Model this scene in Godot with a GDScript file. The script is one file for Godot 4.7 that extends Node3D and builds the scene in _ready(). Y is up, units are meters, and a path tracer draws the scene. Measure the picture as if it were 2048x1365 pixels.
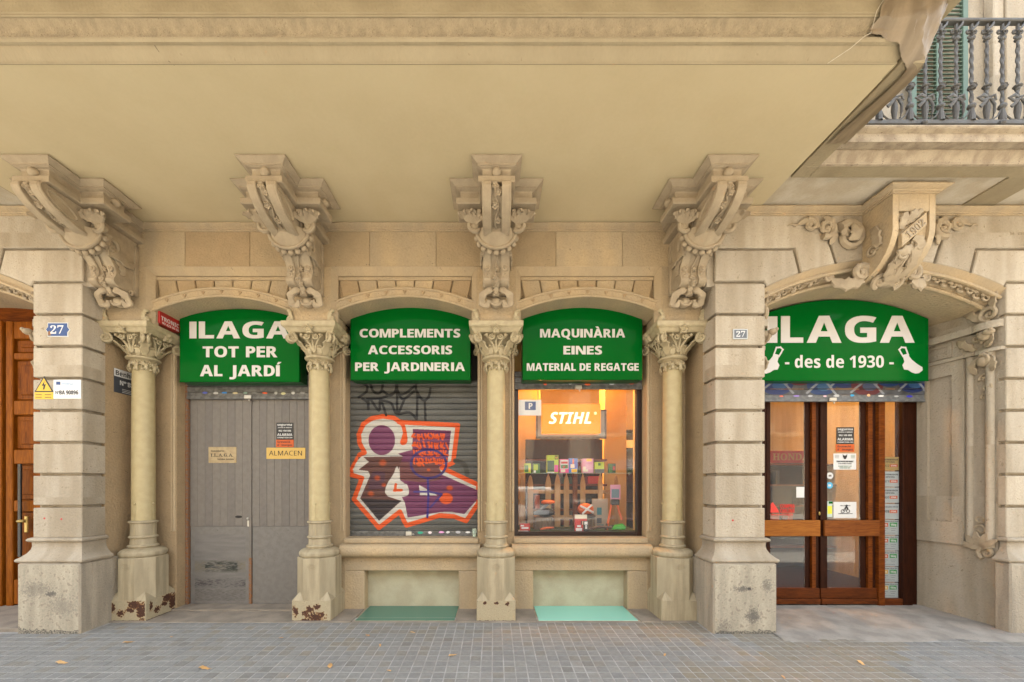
extends Node3D
# A street front under a projecting gallery: stone piers and columns, four green shop signs, a storage door, a closed shutter, a lit window and a shop door.
# Metres; y up; z = 0 is the wall face over the columns; the street lies towards +z.

var org := {}
var taken := {}
var M := {}
var caps := {}
var rng := RandomNumberGenerator.new()

class MB:
	var v := PackedVector3Array()
	var uv := PackedVector2Array()
	var col := PackedColorArray()
	var tint := Color.WHITE
	var use_col := false
	func tri(a: Vector3, b: Vector3, c: Vector3, ua := Vector2.ZERO, ub := Vector2.ZERO, uc := Vector2.ZERO) -> void:
		v.append(a); v.append(c); v.append(b)
		uv.append(ua); uv.append(uc); uv.append(ub)
		if use_col:
			col.append(tint); col.append(tint); col.append(tint)
	func quad(a: Vector3, b: Vector3, c: Vector3, d: Vector3) -> void:
		tri(a, b, c); tri(a, c, d)
	func uquad(a: Vector3, b: Vector3, c: Vector3, d: Vector3, r: Rect2) -> void:
		# a b c d = lower left, lower right, upper right, upper left
		var p := Vector2(r.position.x, r.end.y)
		var q := r.end
		var s := Vector2(r.end.x, r.position.y)
		tri(a, b, c, p, q, s); tri(a, c, d, p, s, r.position)
	func oquad(m: Vector3, a: Vector3, b: Vector3, c: Vector3, d: Vector3) -> void:
		if (b - a).cross(c - a).dot((a + b + c + d) * 0.25 - m) < 0.0:
			quad(a, d, c, b)
		else:
			quad(a, b, c, d)
	func otri(m: Vector3, a: Vector3, b: Vector3, c: Vector3) -> void:
		if (b - a).cross(c - a).dot((a + b + c) / 3.0 - m) < 0.0:
			tri(a, c, b)
		else:
			tri(a, b, c)
	func box(lo: Vector3, hi: Vector3, b := 0.0) -> void:
		var m := (lo + hi) * 0.5
		var h := (hi - lo) * 0.5
		b = minf(b, minf(h.x, minf(h.y, h.z)) * 0.6)
		var c := {}
		for sx in [-1, 1]:
			for sy in [-1, 1]:
				for sz in [-1, 1]:
					var s := Vector3(sx, sy, sz)
					for ax in 3:
						var p := h - Vector3(b, b, b)
						p[ax] = h[ax]
						c[Vector4i(sx, sy, sz, ax)] = m + s * p
		for ax in 3:
			var u := (ax + 1) % 3
			var w := (ax + 2) % 3
			for sgn in [-1, 1]:
				var q := []
				for k in [[-1, -1], [1, -1], [1, 1], [-1, 1]]:
					var s := Vector4i(0, 0, 0, ax)
					s[ax] = sgn; s[u] = k[0]; s[w] = k[1]
					q.append(c[s])
				oquad(m, q[0], q[1], q[2], q[3])
			if b > 0.0:
				for k in [[-1, -1], [1, -1], [1, 1], [-1, 1]]:
					var q := []
					for e in [[-1, u], [1, u], [1, w], [-1, w]]:
						var s := Vector4i(0, 0, 0, e[1])
						s[ax] = e[0]; s[u] = k[0]; s[w] = k[1]
						q.append(c[s])
					oquad(m, q[0], q[1], q[2], q[3])
		if b > 0.0:
			for sx in [-1, 1]:
				for sy in [-1, 1]:
					for sz in [-1, 1]:
						otri(m, c[Vector4i(sx, sy, sz, 0)], c[Vector4i(sx, sy, sz, 1)], c[Vector4i(sx, sy, sz, 2)])
	# rows of points joined as a skin
	func grid(rows: Array, closed := false, cap0 := false, cap1 := false) -> void:
		var k: int = rows[0].size()
		var kk := k if closed else k - 1
		for i in rows.size() - 1:
			var a: PackedVector3Array = rows[i]
			var b: PackedVector3Array = rows[i + 1]
			for j in kk:
				var j2 := (j + 1) % k
				quad(a[j], a[j2], b[j2], b[j])
		if cap0: fan(rows[0], true)
		if cap1: fan(rows[-1], false)
	func fan(r: PackedVector3Array, flip: bool) -> void:
		var m := Vector3.ZERO
		for p in r: m += p
		m /= r.size()
		for j in r.size():
			var b := r[(j + 1) % r.size()]
			if flip: tri(m, b, r[j])
			else: tri(m, r[j], b)
	func lathe(c: Vector3, prof: Array, seg := 24, a0 := 0.0, a1 := TAU) -> void:
		var rows := []
		for p in prof:
			var r := PackedVector3Array()
			for j in seg + 1:
				var a := a0 + (a1 - a0) * j / seg
				r.append(c + Vector3(p[0] * sin(a), p[1], p[0] * cos(a)))
			rows.append(r)
		grid(rows)
	func ball(c: Vector3, r: Vector3, seg := 12, rings := 8) -> void:
		var rows := []
		for i in rings + 1:
			var t := PI * i / rings - PI / 2
			var row := PackedVector3Array()
			for j in seg:
				var a := TAU * j / seg
				row.append(c + Vector3(r.x * cos(t) * sin(a), r.y * sin(t), r.z * cos(t) * cos(a)))
			rows.append(row)
		grid(rows, true)
	# flattened tube along pts: half widths wb (across) and wn (along the given normal)
	func ribbon(pts: Array, wb: Array, wn: Array, nref: Variant, seg := 8, groove := 0.0) -> void:
		var rows := []
		var k := pts.size()
		for i in k:
			var t: Vector3 = (pts[mini(i + 1, k - 1)] - pts[maxi(i - 1, 0)]).normalized()
			var nr: Vector3 = nref[i] if nref is Array else nref
			var bb := t.cross(nr).normalized()
			var nn := bb.cross(t).normalized()
			var row := PackedVector3Array()
			for j in seg:
				var a := TAU * j / seg
				var q := sin(a)
				if groove > 0.0 and q > 0.0:
					q *= 1.0 - groove * pow(sin(a), 6.0)
				row.append(pts[i] + bb * (wb[i] * cos(a)) + nn * (wn[i] * q))
			rows.append(row)
		grid(rows, true, true, true)
	func tube(pts: Array, r: Variant, seg := 8, nref := Vector3(0.123, 0.991, 0.05)) -> void:
		var w := []
		for i in pts.size():
			w.append(r[i] if r is Array else r)
		ribbon(pts, w, w, nref, seg)
	# spiral in the plane u, v; from radius r0 inwards
	func volute(c: Vector3, u: Vector3, vv: Vector3, r0: float, turns: float, w0: float, w1: float, a0 := 0.0, rise := 0.0, flat := 1.0, lead: Array = []) -> void:
		var n := u.cross(vv).normalized()
		var pts := lead.duplicate()
		var wb := []
		var wn := []
		for p in lead:
			wb.append(w0); wn.append(w0 * flat)
		var k := int(ceil(turns * 12.0)) + 1
		for i in k:
			var f := float(i) / (k - 1)
			var a := a0 + TAU * turns * f
			var r := r0 * (1.0 - 0.8 * f)
			pts.append(c + u * (r * cos(a)) + vv * (r * sin(a)) + n * (rise * f))
			var w := lerpf(w0, w1, f)
			wb.append(w); wn.append(w * flat)
		ribbon(pts, wb, wn, n, 7)
		ball(c + n * rise, Vector3.ONE * w1 * 1.5, 8, 5)
	# lobed leaf that follows pts
	func leaf(pts: Array, nref: Variant, width: float, thick: float, lobes := 4.0, tip := 0.25) -> void:
		var cur := []
		var steps := int(lobes * 4) + 2
		var nr := []
		for i in steps + 1:
			var f := float(i) / steps * (pts.size() - 1)
			var a := mini(int(f), pts.size() - 2)
			var p0: Vector3 = pts[maxi(a - 1, 0)]
			var p3: Vector3 = pts[mini(a + 2, pts.size() - 1)]
			cur.append((pts[a] as Vector3).cubic_interpolate(pts[a + 1], p0, p3, f - a))
			nr.append((nref[a] as Vector3).lerp(nref[a + 1], f - a).normalized() if nref is Array else nref)
		var wb := []
		var wn := []
		for i in steps + 1:
			var f := float(i) / steps
			var w := width * (0.35 + 0.65 * sin(PI * clampf(0.12 + f * 0.8, 0, 1))) * (1.0 - 0.34 * absf(sin(PI * lobes * f)))
			if f > 0.85: w *= lerpf(1.0, tip, (f - 0.85) / 0.15)
			wb.append(w)
			wn.append(thick * (1.0 - 0.5 * f) * (0.8 + 0.3 * absf(cos(PI * lobes * f))))
		ribbon(cur, wb, wn, nr, 10, 0.55)
	func rosette(c: Vector3, u: Vector3, vv: Vector3, r: float, h: float, lobes := 5, a0 := 0.0) -> void:
		var n := u.cross(vv).normalized()
		var seg := lobes * 6
		var rows := []
		for i in 5:
			var f: float = [1.0, 0.97, 0.72, 0.4, 0.12][i]
			var hh: float = [-0.25, 0.45, 1.0, 0.5, 0.8][i]
			var row := PackedVector3Array()
			for j in seg:
				var a := TAU * j / seg
				var rr := r * f * (1.0 - (0.36 * f) * pow(absf(sin(lobes * a * 0.5)), 1.4))
				row.append(c + u * (rr * cos(a + a0)) + vv * (rr * sin(a + a0)) + n * (h * hh))
			rows.append(row)
		grid(rows, true, false, true)
	# polygon (in axes u, w at o) pushed along d, with chamfered front edge
	func prism(poly: Array, o: Vector3, u: Vector3, w: Vector3, d: Vector3, bev := 0.0, back := true) -> void:
		var p := PackedVector2Array(poly)
		if Geometry2D.is_polygon_clockwise(p): p.reverse()
		var k := p.size()
		var ins := PackedVector2Array()
		for i in k:
			var a := (p[i] - p[(i + k - 1) % k]).normalized()
			var b := (p[(i + 1) % k] - p[i]).normalized()
			var na := Vector2(-a.y, a.x)
			var nb := Vector2(-b.y, b.x)
			var m := (na + nb)
			m = m / maxf(m.length_squared() * 0.5, 0.3)
			ins.append(p[i] + m * bev)
		var at := func(q: Vector2, e: Vector3) -> Vector3: return o + u * q.x + w * q.y + e
		var dn := d.normalized() * bev
		var ori := u.cross(w).dot(d) > 0.0
		var t := Geometry2D.triangulate_polygon(ins if bev > 0.0 else p)
		for i in range(0, t.size(), 3):
			var q := ins if bev > 0.0 else p
			put(ori, at.call(q[t[i]], d), at.call(q[t[i + 1]], d), at.call(q[t[i + 2]], d), Geometry2D.is_polygon_clockwise(PackedVector2Array([q[t[i]], q[t[i + 1]], q[t[i + 2]]])))
		for i in k:
			var j := (i + 1) % k
			var a: Vector3 = at.call(p[i], Vector3.ZERO)
			var b: Vector3 = at.call(p[j], Vector3.ZERO)
			var c: Vector3 = at.call(p[j], d - dn)
			var e: Vector3 = at.call(p[i], d - dn)
			if ori: quad(a, b, c, e)
			else: quad(b, a, e, c)
			if bev > 0.0:
				var f: Vector3 = at.call(ins[j], d)
				var g: Vector3 = at.call(ins[i], d)
				if ori: quad(e, c, f, g)
				else: quad(c, e, g, f)
		if back:
			var t2 := Geometry2D.triangulate_polygon(p)
			for i in range(0, t2.size(), 3):
				put(not ori, at.call(p[t2[i]], Vector3.ZERO), at.call(p[t2[i + 1]], Vector3.ZERO), at.call(p[t2[i + 2]], Vector3.ZERO), Geometry2D.is_polygon_clockwise(PackedVector2Array([p[t2[i]], p[t2[i + 1]], p[t2[i + 2]]])))
	func put(o: bool, a: Vector3, b: Vector3, c: Vector3, clockwise: bool) -> void:
		if o != clockwise: tri(a, b, c)
		else: tri(a, c, b)
	# moulding: profile [out, y] carried along the plan path of Vector2(x, z); out is to the right of the direction of travel
	func mould(path: Array, prof: Array, closed := false) -> void:
		var k := path.size()
		var off := []
		for i in k:
			var a: Vector2
			var b: Vector2
			if closed or (i > 0 and i < k - 1):
				a = (path[i] - path[(i + k - 1) % k]).normalized()
				b = (path[(i + 1) % k] - path[i]).normalized()
			elif i == 0:
				a = (path[1] - path[0]).normalized(); b = a
			else:
				a = (path[k - 1] - path[k - 2]).normalized(); b = a
			var na := Vector2(-a.y, a.x)
			var nb := Vector2(-b.y, b.x)
			var m := na + nb
			off.append(m / maxf(m.length_squared() * 0.5, 0.2))
		var rows := []
		for p in prof:
			var row := PackedVector3Array()
			for i in k:
				var q: Vector2 = path[i] + off[i] * p[0]
				row.append(Vector3(q.x, p[1], q.y))
			rows.append(row)
		grid(rows, closed)
	func flat_cap(path: Array, y: float, out: float, up: bool) -> void:
		var p := PackedVector2Array(path)
		if out != 0.0:
			p = Geometry2D.offset_polygon(p, out, Geometry2D.JOIN_MITER)[0]
		var t := Geometry2D.triangulate_polygon(p)
		for i in range(0, t.size(), 3):
			var a := Vector3(p[t[i]].x, y, p[t[i]].y)
			var b := Vector3(p[t[i + 1]].x, y, p[t[i + 1]].y)
			var c := Vector3(p[t[i + 2]].x, y, p[t[i + 2]].y)
			if ((b - a).cross(c - a).y > 0.0) == up: tri(a, b, c)
			else: tri(a, c, b)
	# profile [radius, z] carried round an arc in the xy plane
	func arc(c: Vector2, prof: Array, a0: float, a1: float, seg := 24) -> void:
		var rows := []
		for i in seg + 1:
			var a := lerpf(a0, a1, float(i) / seg)
			var row := PackedVector3Array()
			for p in prof:
				row.append(Vector3(c.x + p[0] * sin(a), c.y + p[0] * cos(a), p[1]))
			rows.append(row)
		grid(rows)
	func add(o: MB, t: Transform3D) -> void:
		var flip := t.basis.determinant() < 0.0
		for i in range(0, o.v.size(), 3):
			for j in ([0, 2, 1] if flip else [0, 1, 2]):
				v.append(t * o.v[i + j]); uv.append(o.uv[i + j])
				if use_col: col.append(tint)
	func mesh(at: Vector3, ang := 28.0, with_uv := false) -> ArrayMesh:
		var n := v.size()
		var nor := PackedVector3Array()
		nor.resize(n)
		var area := PackedVector3Array()
		area.resize(n)
		for i in range(0, n, 3):
			var c := (v[i + 2] - v[i]).cross(v[i + 1] - v[i])
			var d := c.normalized()
			for j in 3:
				nor[i + j] = d
				area[i + j] = c
		if ang > 0.0:
			var cosa := cos(deg_to_rad(ang))
			var near := {}
			for i in n:
				var key := Vector3i((v[i] * 20000.0).round())
				if near.has(key): near[key].append(i)
				else: near[key] = [i]
			var res := nor.duplicate()
			for key in near:
				var l: Array = near[key]
				if l.size() < 2: continue
				for i in l:
					var s := Vector3.ZERO
					for j in l:
						if nor[i].dot(nor[j]) > cosa: s += area[j]
					res[i] = s.normalized() if s.length_squared() > 0.0 else nor[i]
			nor = res
		var vv := v.duplicate()
		for i in n: vv[i] -= at
		var a := []
		a.resize(Mesh.ARRAY_MAX)
		a[Mesh.ARRAY_VERTEX] = vv
		a[Mesh.ARRAY_NORMAL] = nor
		if with_uv: a[Mesh.ARRAY_TEX_UV] = uv
		if use_col: a[Mesh.ARRAY_COLOR] = col
		var m := ArrayMesh.new()
		m.add_surface_from_arrays(Mesh.PRIMITIVE_TRIANGLES, a)
		return m

func numbered(called: String) -> String:
	var k: int = taken.get(called, 0)
	taken[called] = k + 1
	return called if k == 0 else "%s_%03d" % [called, k]

func tag(o: Node, label: String, category: String, group := "") -> Node:
	o.set_meta("label", label)
	o.set_meta("category", category)
	if group != "": o.set_meta("group", group)
	return o

func thing(called: String, label: String, category: String, at := Vector3.ZERO, group := "") -> Node3D:
	var o := Node3D.new()
	o.name = numbered(called)
	add_child(o)
	o.position = at
	org[o] = at
	return tag(o, label, category, group)

func setting(called: String, mb: MB, mat: Material, ang := 28.0, with_uv := false) -> MeshInstance3D:
	var o := MeshInstance3D.new()
	o.name = numbered(called)
	o.mesh = mb.mesh(Vector3.ZERO, ang, with_uv)
	o.material_override = mat
	add_child(o)
	o.set_meta("kind", "structure")
	org[o] = Vector3.ZERO
	return o

func part(parent: Node, called: String, mb: MB, mat: Material, ang := 28.0, with_uv := false) -> MeshInstance3D:
	var o := MeshInstance3D.new()
	o.name = called
	o.mesh = mb.mesh(org[parent], ang, with_uv)
	o.material_override = mat
	parent.add_child(o, true)
	org[o] = org[parent]
	return o

func share(parent: Node, called: String, mesh: Mesh, mat: Material, at: Vector3) -> MeshInstance3D:
	var o := MeshInstance3D.new()
	o.name = called
	o.mesh = mesh
	o.material_override = mat
	parent.add_child(o, true)
	o.position = at - org[parent]
	org[o] = org[parent]
	return o

func copy(src: Node3D, at: Vector3, label: String) -> Node3D:
	var o: Node3D = src.duplicate()
	o.name = numbered(String(src.name).rstrip("0123456789").trim_suffix("_"))
	add_child(o)
	o.position = at
	org[o] = at
	for ch in o.get_children(): org[ch] = at
	o.set_meta("label", label)
	return o

func words(parent: Node, called: String, text: String, at: Vector3, height: float, width: float, mat: Material, bold := true, serif := false, depth := 0.003, turn := 0.0, align := HORIZONTAL_ALIGNMENT_CENTER, yaw := 0.0, heavy := 0.0) -> MeshInstance3D:
	# height: that of a capital letter; width: of the whole line (0 = natural)
	var f := SystemFont.new()
	f.font_names = PackedStringArray(["Droid Serif" if serif else "Droid Sans"])
	f.font_weight = 700 if bold else 400
	var t := TextMesh.new()
	if heavy > 0.0:
		var fv := FontVariation.new()
		fv.base_font = f
		fv.variation_embolden = heavy
		t.font = fv
	else:
		t.font = f
	t.font_size = 64
	t.pixel_size = 0.01
	t.depth = 0.01
	t.curve_step = 3.0
	t.text = text
	t.horizontal_alignment = align
	t.vertical_alignment = VERTICAL_ALIGNMENT_CENTER
	var key := "%s%s%s" % [bold, serif, heavy]
	if not caps.has(key):
		var h: TextMesh = t.duplicate()
		h.text = "H"
		caps[key] = h.get_aabb()
	var cap: float = caps[key].size.y
	var box := t.get_aabb()
	var sy := height / cap
	var sx := sy if width <= 0.0 else width / box.size.x
	var o := MeshInstance3D.new()
	o.name = called
	o.mesh = t
	o.material_override = mat
	parent.add_child(o, true)
	var b := Basis(Vector3.UP, yaw) * Basis(Vector3.BACK, turn) * Basis.from_scale(Vector3(sx, sy, depth / 0.01))
	o.transform = Transform3D(b, at - org[parent] - b * Vector3(0, caps[key].get_center().y, 0))
	org[o] = org[parent]
	return o

# heavy sign capitals, one piece per letter; the font's barred I is replaced by a plain stroke
func capitals(parent: Node, text: String, at: Vector3, height: float, width: float, mat: Material) -> void:
	var f := SystemFont.new()
	f.font_names = PackedStringArray(["Droid Sans"])
	f.font_weight = 700
	var fv := FontVariation.new()
	fv.base_font = f
	fv.variation_embolden = 0.45
	var ref := TextMesh.new()
	ref.font = fv
	ref.font_size = 64
	ref.pixel_size = 0.01
	ref.depth = 0.01
	ref.text = "H"
	var cap := ref.get_aabb()
	var pos := []
	var x := 0.0
	for ch in text:
		var adv := 0.34
		var box := AABB()
		var tm: TextMesh = null
		if ch == " ": adv = 0.20
		elif ch == "I" or ch == "Í":
			adv = 0.13
		else:
			tm = ref.duplicate()
			tm.text = ch
			tm.curve_step = 3.0
			box = tm.get_aabb()
			adv = box.size.x
		pos.append([ch, x, adv, tm, box])
		x += adv + (0.045 if ch != " " else 0.0)
	var total := x - 0.045
	var sx := width / total
	var sy := height / cap.size.y
	for q in pos:
		if q[0] == " ": continue
		var left: float = at.x - width * 0.5 + q[1] * sx
		if q[3] == null:
			var m := MB.new()
			m.box(Vector3(left, at.y - height * 0.5, at.z), Vector3(left + q[2] * sx, at.y + height * 0.5, at.z + 0.0016))
			part(parent, "letter", m, mat)
			if q[0] == "Í":
				m = MB.new()
				m.prism([Vector2(left + 0.01, at.y + height * 0.58), Vector2(left + q[2] * sx * 0.75, at.y + height * 0.58), Vector2(left + q[2] * sx * 1.45, at.y + height * 0.80), Vector2(left + q[2] * sx * 0.6, at.y + height * 0.80)], Vector3(0, 0, at.z), Vector3.RIGHT, Vector3.UP, Vector3(0, 0, 0.0016))
				part(parent, "accent", m, mat)
		else:
			var o := MeshInstance3D.new()
			o.name = "letter"
			o.mesh = q[3]
			o.material_override = mat
			parent.add_child(o, true)
			var b := Basis.from_scale(Vector3(sx, sy, 0.3))
			o.transform = Transform3D(b, Vector3(left - (q[4] as AABB).position.x * sx, at.y - cap.get_center().y * sy, at.z) - org[parent])

# ---------------------------------------------------------------- materials
func lin(r: float, g: float, b: float, a := 1.0) -> Color:
	var c := Color(r, g, b).linear_to_srgb()
	c.a = a
	return c

func noise_bytes(sd: int, freq: float, oct: int, size := 512, kind := FastNoiseLite.TYPE_SIMPLEX_SMOOTH) -> PackedByteArray:
	var f := FastNoiseLite.new()
	f.seed = sd
	f.noise_type = kind
	f.frequency = freq
	f.fractal_octaves = oct
	var im := f.get_seamless_image(size, size)
	im.convert(Image.FORMAT_L8)
	return im.get_data()

# base colour (linear) mixed with a second tone by coarse patches, plus grain and small dark pits
func tone_map(sd: int, base: Vector3, second: Vector3, mixed: float, grain: float, pits := 0.0, pit := Vector3(0.148, 0.111, 0.074), size := 512, coarse := 0.008, fine := 0.12, stretch := false) -> ImageTexture:
	var a := noise_bytes(sd, coarse, 4, size)
	var b := noise_bytes(sd + 1, fine, 3, size)
	var c := noise_bytes(sd + 2, 0.03, 4, size)
	var out := PackedByteArray()
	out.resize(size * size * 3)
	for i in size * size:
		var ia := i
		if stretch:
			ia = ((i / size) / 8) * size + i % size
		var k := clampf((a[ia] / 255.0 - 0.5) * 2.2 + 0.5, 0, 1) * mixed
		var g := 1.0 + grain * (b[i] / 255.0 - 0.5) * 2.0 + grain * 0.6 * (c[i] / 255.0 - 0.5) * 2.0
		var p := base.lerp(second, k) * g
		if pits > 0.0:
			var q := clampf((b[(i * 7 + 131) % (size * size)] / 255.0 * 0.25 + b[i] / 255.0 * 0.45 + c[i] / 255.0 * 0.3 - (1.0 - pits)) * 14.0, 0, 1)
			p = p.lerp(pit, q)
		var s := Color(p.x, p.y, p.z).linear_to_srgb()
		out[i * 3] = int(clampf(s.r, 0, 1) * 255.0)
		out[i * 3 + 1] = int(clampf(s.g, 0, 1) * 255.0)
		out[i * 3 + 2] = int(clampf(s.b, 0, 1) * 255.0)
	return ImageTexture.create_from_image(Image.create_from_data(size, size, false, Image.FORMAT_RGB8, out))

func relief(sd: int, freq: float, oct: int, strength: float, size := 512) -> ImageTexture:
	var f := FastNoiseLite.new()
	f.seed = sd
	f.frequency = freq
	f.fractal_octaves = oct
	var im := f.get_seamless_image(size, size)
	im.convert(Image.FORMAT_RGBA8)
	im.bump_map_to_normal_map(strength)
	return ImageTexture.create_from_image(im)

func surf(tex: Texture2D, rough: float, scale := 0.5, tint := Color.WHITE, bump: Texture2D = null, bump_scale := 1.0, offset := Vector3.ZERO) -> StandardMaterial3D:
	var m := StandardMaterial3D.new()
	m.albedo_color = tint
	m.roughness = rough
	m.cull_mode = BaseMaterial3D.CULL_DISABLED
	m.uv1_triplanar = true
	m.uv1_world_triplanar = true
	m.uv1_triplanar_sharpness = 4.0
	m.uv1_scale = Vector3.ONE * scale
	m.uv1_offset = offset
	m.albedo_texture = tex
	if bump:
		m.normal_enabled = true
		m.normal_texture = bump
		m.normal_scale = bump_scale
	return m

func plain(c: Color, rough := 0.6, metal := 0.0) -> StandardMaterial3D:
	var m := StandardMaterial3D.new()
	m.albedo_color = c
	m.roughness = rough
	m.metallic = metal
	m.cull_mode = BaseMaterial3D.CULL_DISABLED
	return m

func printed(tex: Texture2D, rough := 0.6) -> StandardMaterial3D:
	var m := plain(Color(0.87, 0.87, 0.87), rough)
	m.albedo_texture = tex
	m.texture_repeat = false
	return m

func make_materials() -> void:
	var grit := relief(5, 0.14, 4, 2.5)
	var fine := relief(9, 0.2, 3, 1.5)
	var warm := Vector3(0.4033, 0.3034, 0.1813)
	var grey := Vector3(0.3515, 0.2738, 0.1739)
	var t1 := tone_map(11, warm, grey, 1.0, 0.10, 0.32, Vector3(0.1776, 0.1332, 0.0814), 512, 0.012, 0.16, true)
	var t2 := tone_map(31, warm * 0.99, Vector3(0.3626, 0.2775, 0.1665), 0.9, 0.10, 0.32, Vector3(0.185, 0.1406, 0.0888), 512, 0.014, 0.16)
	M.stone = []
	for k in 5:
		var s: float = [1.0, 0.955, 1.03, 0.93, 0.985][k]
		var g: float = [1.0, 0.99, 1.0, 0.975, 1.0][k]
		M.stone.append(surf(t1 if k % 2 == 0 else t2, 0.86, 0.42, Color(s, s * g, s * g * g), grit, 0.45, Vector3(k * 0.37, k * 0.61, k * 0.23)))
	# piers stand out in the weather: paler and washed
	var t3 := tone_map(51, Vector3(0.3885, 0.333, 0.2553), Vector3(0.2997, 0.2479, 0.1776), 1.0, 0.09, 0.33, Vector3(0.222, 0.1776, 0.1184), 512, 0.012, 0.12, true)
	M.pier = []
	for k in 4:
		var s: float = [1.0, 0.96, 1.03, 0.98][k]
		M.pier.append(surf(t3, 0.88, 0.5, Color(s, s, s), grit, 0.45, Vector3(k * 0.41, k * 0.29, k * 0.17)))
	# plinths: scuffed and smudged
	M.plinth = surf(tone_map(71, Vector3(0.3552, 0.3034, 0.2294), Vector3(0.2294, 0.1961, 0.1517), 0.7, 0.12, 0.33, Vector3(0.148, 0.1221, 0.0925), 512, 0.02, 0.2, true), 0.9, 0.55, Color.WHITE, grit, 0.6)
	M.carve = surf(tone_map(91, Vector3(0.3478, 0.2775, 0.185), Vector3(0.296, 0.2331, 0.1554), 1.0, 0.07, 0.27, Vector3(0.148, 0.111, 0.074), 512, 0.02), 0.86, 0.8, Color.WHITE, fine, 0.4)
	# columns of painted iron
	M.cream = surf(tone_map(111, Vector3(0.4107, 0.3367, 0.1813), Vector3(0.3774, 0.3034, 0.1591), 1.0, 0.03, 0.20, Vector3(0.185, 0.1184, 0.0592), 512, 0.02), 0.5, 0.9, Color.WHITE, fine, 0.15)
	M.drab = surf(tone_map(131, Vector3(0.3626, 0.3034, 0.1961), Vector3(0.2812, 0.2294, 0.1443), 1.0, 0.07, 0.28, Vector3(0.148, 0.1036, 0.0666), 512, 0.03, 0.15, true), 0.62, 0.9, Color.WHITE, fine, 0.3)
	M.rusty = surf(tone_map(151, Vector3(0.37, 0.3108, 0.1998), Vector3(0.2516, 0.1998, 0.1258), 0.7, 0.08, 0.40, Vector3(0.074, 0.0333, 0.0148), 512, 0.012, 0.05), 0.7, 1.3, Color.WHITE, fine, 0.4)
	M.capital = surf(tone_map(141, Vector3(0.3996, 0.333, 0.2035), Vector3(0.333, 0.2701, 0.1628), 1.0, 0.06, 0.30, Vector3(0.148, 0.0962, 0.0592), 512, 0.02), 0.6, 1.0, Color.WHITE, fine, 0.3)
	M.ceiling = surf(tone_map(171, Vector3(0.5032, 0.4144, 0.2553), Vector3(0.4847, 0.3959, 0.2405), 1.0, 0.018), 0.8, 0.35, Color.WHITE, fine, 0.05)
	M.fascia = surf(tone_map(181, Vector3(0.296, 0.2405, 0.148), Vector3(0.2553, 0.2035, 0.1221), 1.0, 0.05, 0.27, Vector3(0.185, 0.1332, 0.074)), 0.85, 0.5, Color.WHITE, grit, 0.25)  # same paint as the soffit, darkened in colour to offset sky light
	M.cove = surf(tone_map(185, Vector3(0.2886, 0.2294, 0.1443), Vector3(0.2294, 0.1813, 0.1147), 1.0, 0.14, 0.36, Vector3(0.148, 0.111, 0.0666), 512, 0.03, 0.2), 0.9, 0.7, Color.WHITE, grit, 0.9)
	M.plaster = surf(tone_map(191, Vector3(0.4884, 0.4329, 0.3404), Vector3(0.407, 0.3404, 0.2442), 1.0, 0.05, 0.25, Vector3(0.3108, 0.2442, 0.1628)), 0.9, 0.6, Color.WHITE, grit, 0.3)
	M.weathered = surf(tone_map(211, Vector3(0.3552, 0.2886, 0.1998), Vector3(0.2146, 0.1628, 0.111), 0.8, 0.09, 0.34, Vector3(0.1258, 0.0888, 0.0592), 512, 0.015), 0.9, 0.8, Color.WHITE, grit, 0.5)
	M.apron = surf(tone_map(231, Vector3(0.4292, 0.3996, 0.2812), Vector3(0.37, 0.333, 0.2294), 1.0, 0.05, 0.27, Vector3(0.222, 0.1924, 0.148)), 0.75, 0.6, Color.WHITE, fine, 0.2)
	var ce := tone_map(251, Vector3(0.296, 0.2664, 0.2294), Vector3(0.222, 0.1998, 0.1739), 1.0, 0.10, 0.34, Vector3(0.1258, 0.111, 0.0962), 512, 0.008, 0.2)
	M.cement = surf(ce, 0.92, 0.7, Color.WHITE, grit, 0.3)
	M.kerb = surf(ce, 0.92, 0.7, Color(0.95, 0.92, 0.88), grit, 0.3)
	M.grout = surf(tone_map(271, Vector3(0.333, 0.3219, 0.2997), Vector3(0.2664, 0.2553, 0.2331), 1.0, 0.12), 0.95, 1.0)
	var tl := tone_map(291, Vector3(0.2109, 0.205, 0.1909), Vector3(0.185, 0.1791, 0.1643), 1.0, 0.14, 0.34, Vector3(0.111, 0.1036, 0.0962), 512, 0.02, 0.3)
	M.tile = []
	for k in [Color(1, 1, 1), Color(0.97, 0.97, 0.975), Color(1.03, 1.03, 1.02), Color(0.98, 0.96, 0.93), Color(0.92, 0.91, 0.90), Color(1.0, 0.96, 0.90), Color(0.99, 0.94, 0.85)]:
		M.tile.append(surf(tl, 0.85, 1.4, k, grit, 0.5, Vector3(k.r * 3, k.g * 2, k.b)))
	M.tile_mix = surf(tl, 0.85, 1.4, Color.WHITE, grit, 0.5)
	M.tile_mix.vertex_color_use_as_albedo = true
	M.far_wall = surf(tone_map(315, Vector3(0.42, 0.35, 0.25), Vector3(0.36, 0.29, 0.20), 1.0, 0.06), 0.9, 0.4)
	M.far_pave = surf(tone_map(317, Vector3(0.40, 0.36, 0.31), Vector3(0.33, 0.30, 0.26), 1.0, 0.1), 0.9, 0.6)
	M.asphalt = surf(tone_map(311, Vector3(0.13, 0.128, 0.124), Vector3(0.10, 0.098, 0.096), 1.0, 0.2), 0.9, 0.5)
	# green fascia boxes of the shop
	M.green = plain(lin(0.0008, 0.096, 0.0112), 0.16)
	M.green.metallic_specular = 0.17
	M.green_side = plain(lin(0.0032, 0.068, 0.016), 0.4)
	M.letter = plain(lin(0.528, 0.504, 0.48), 0.5)
	M.white = plain(lin(0.6, 0.6, 0.592), 0.5)
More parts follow.
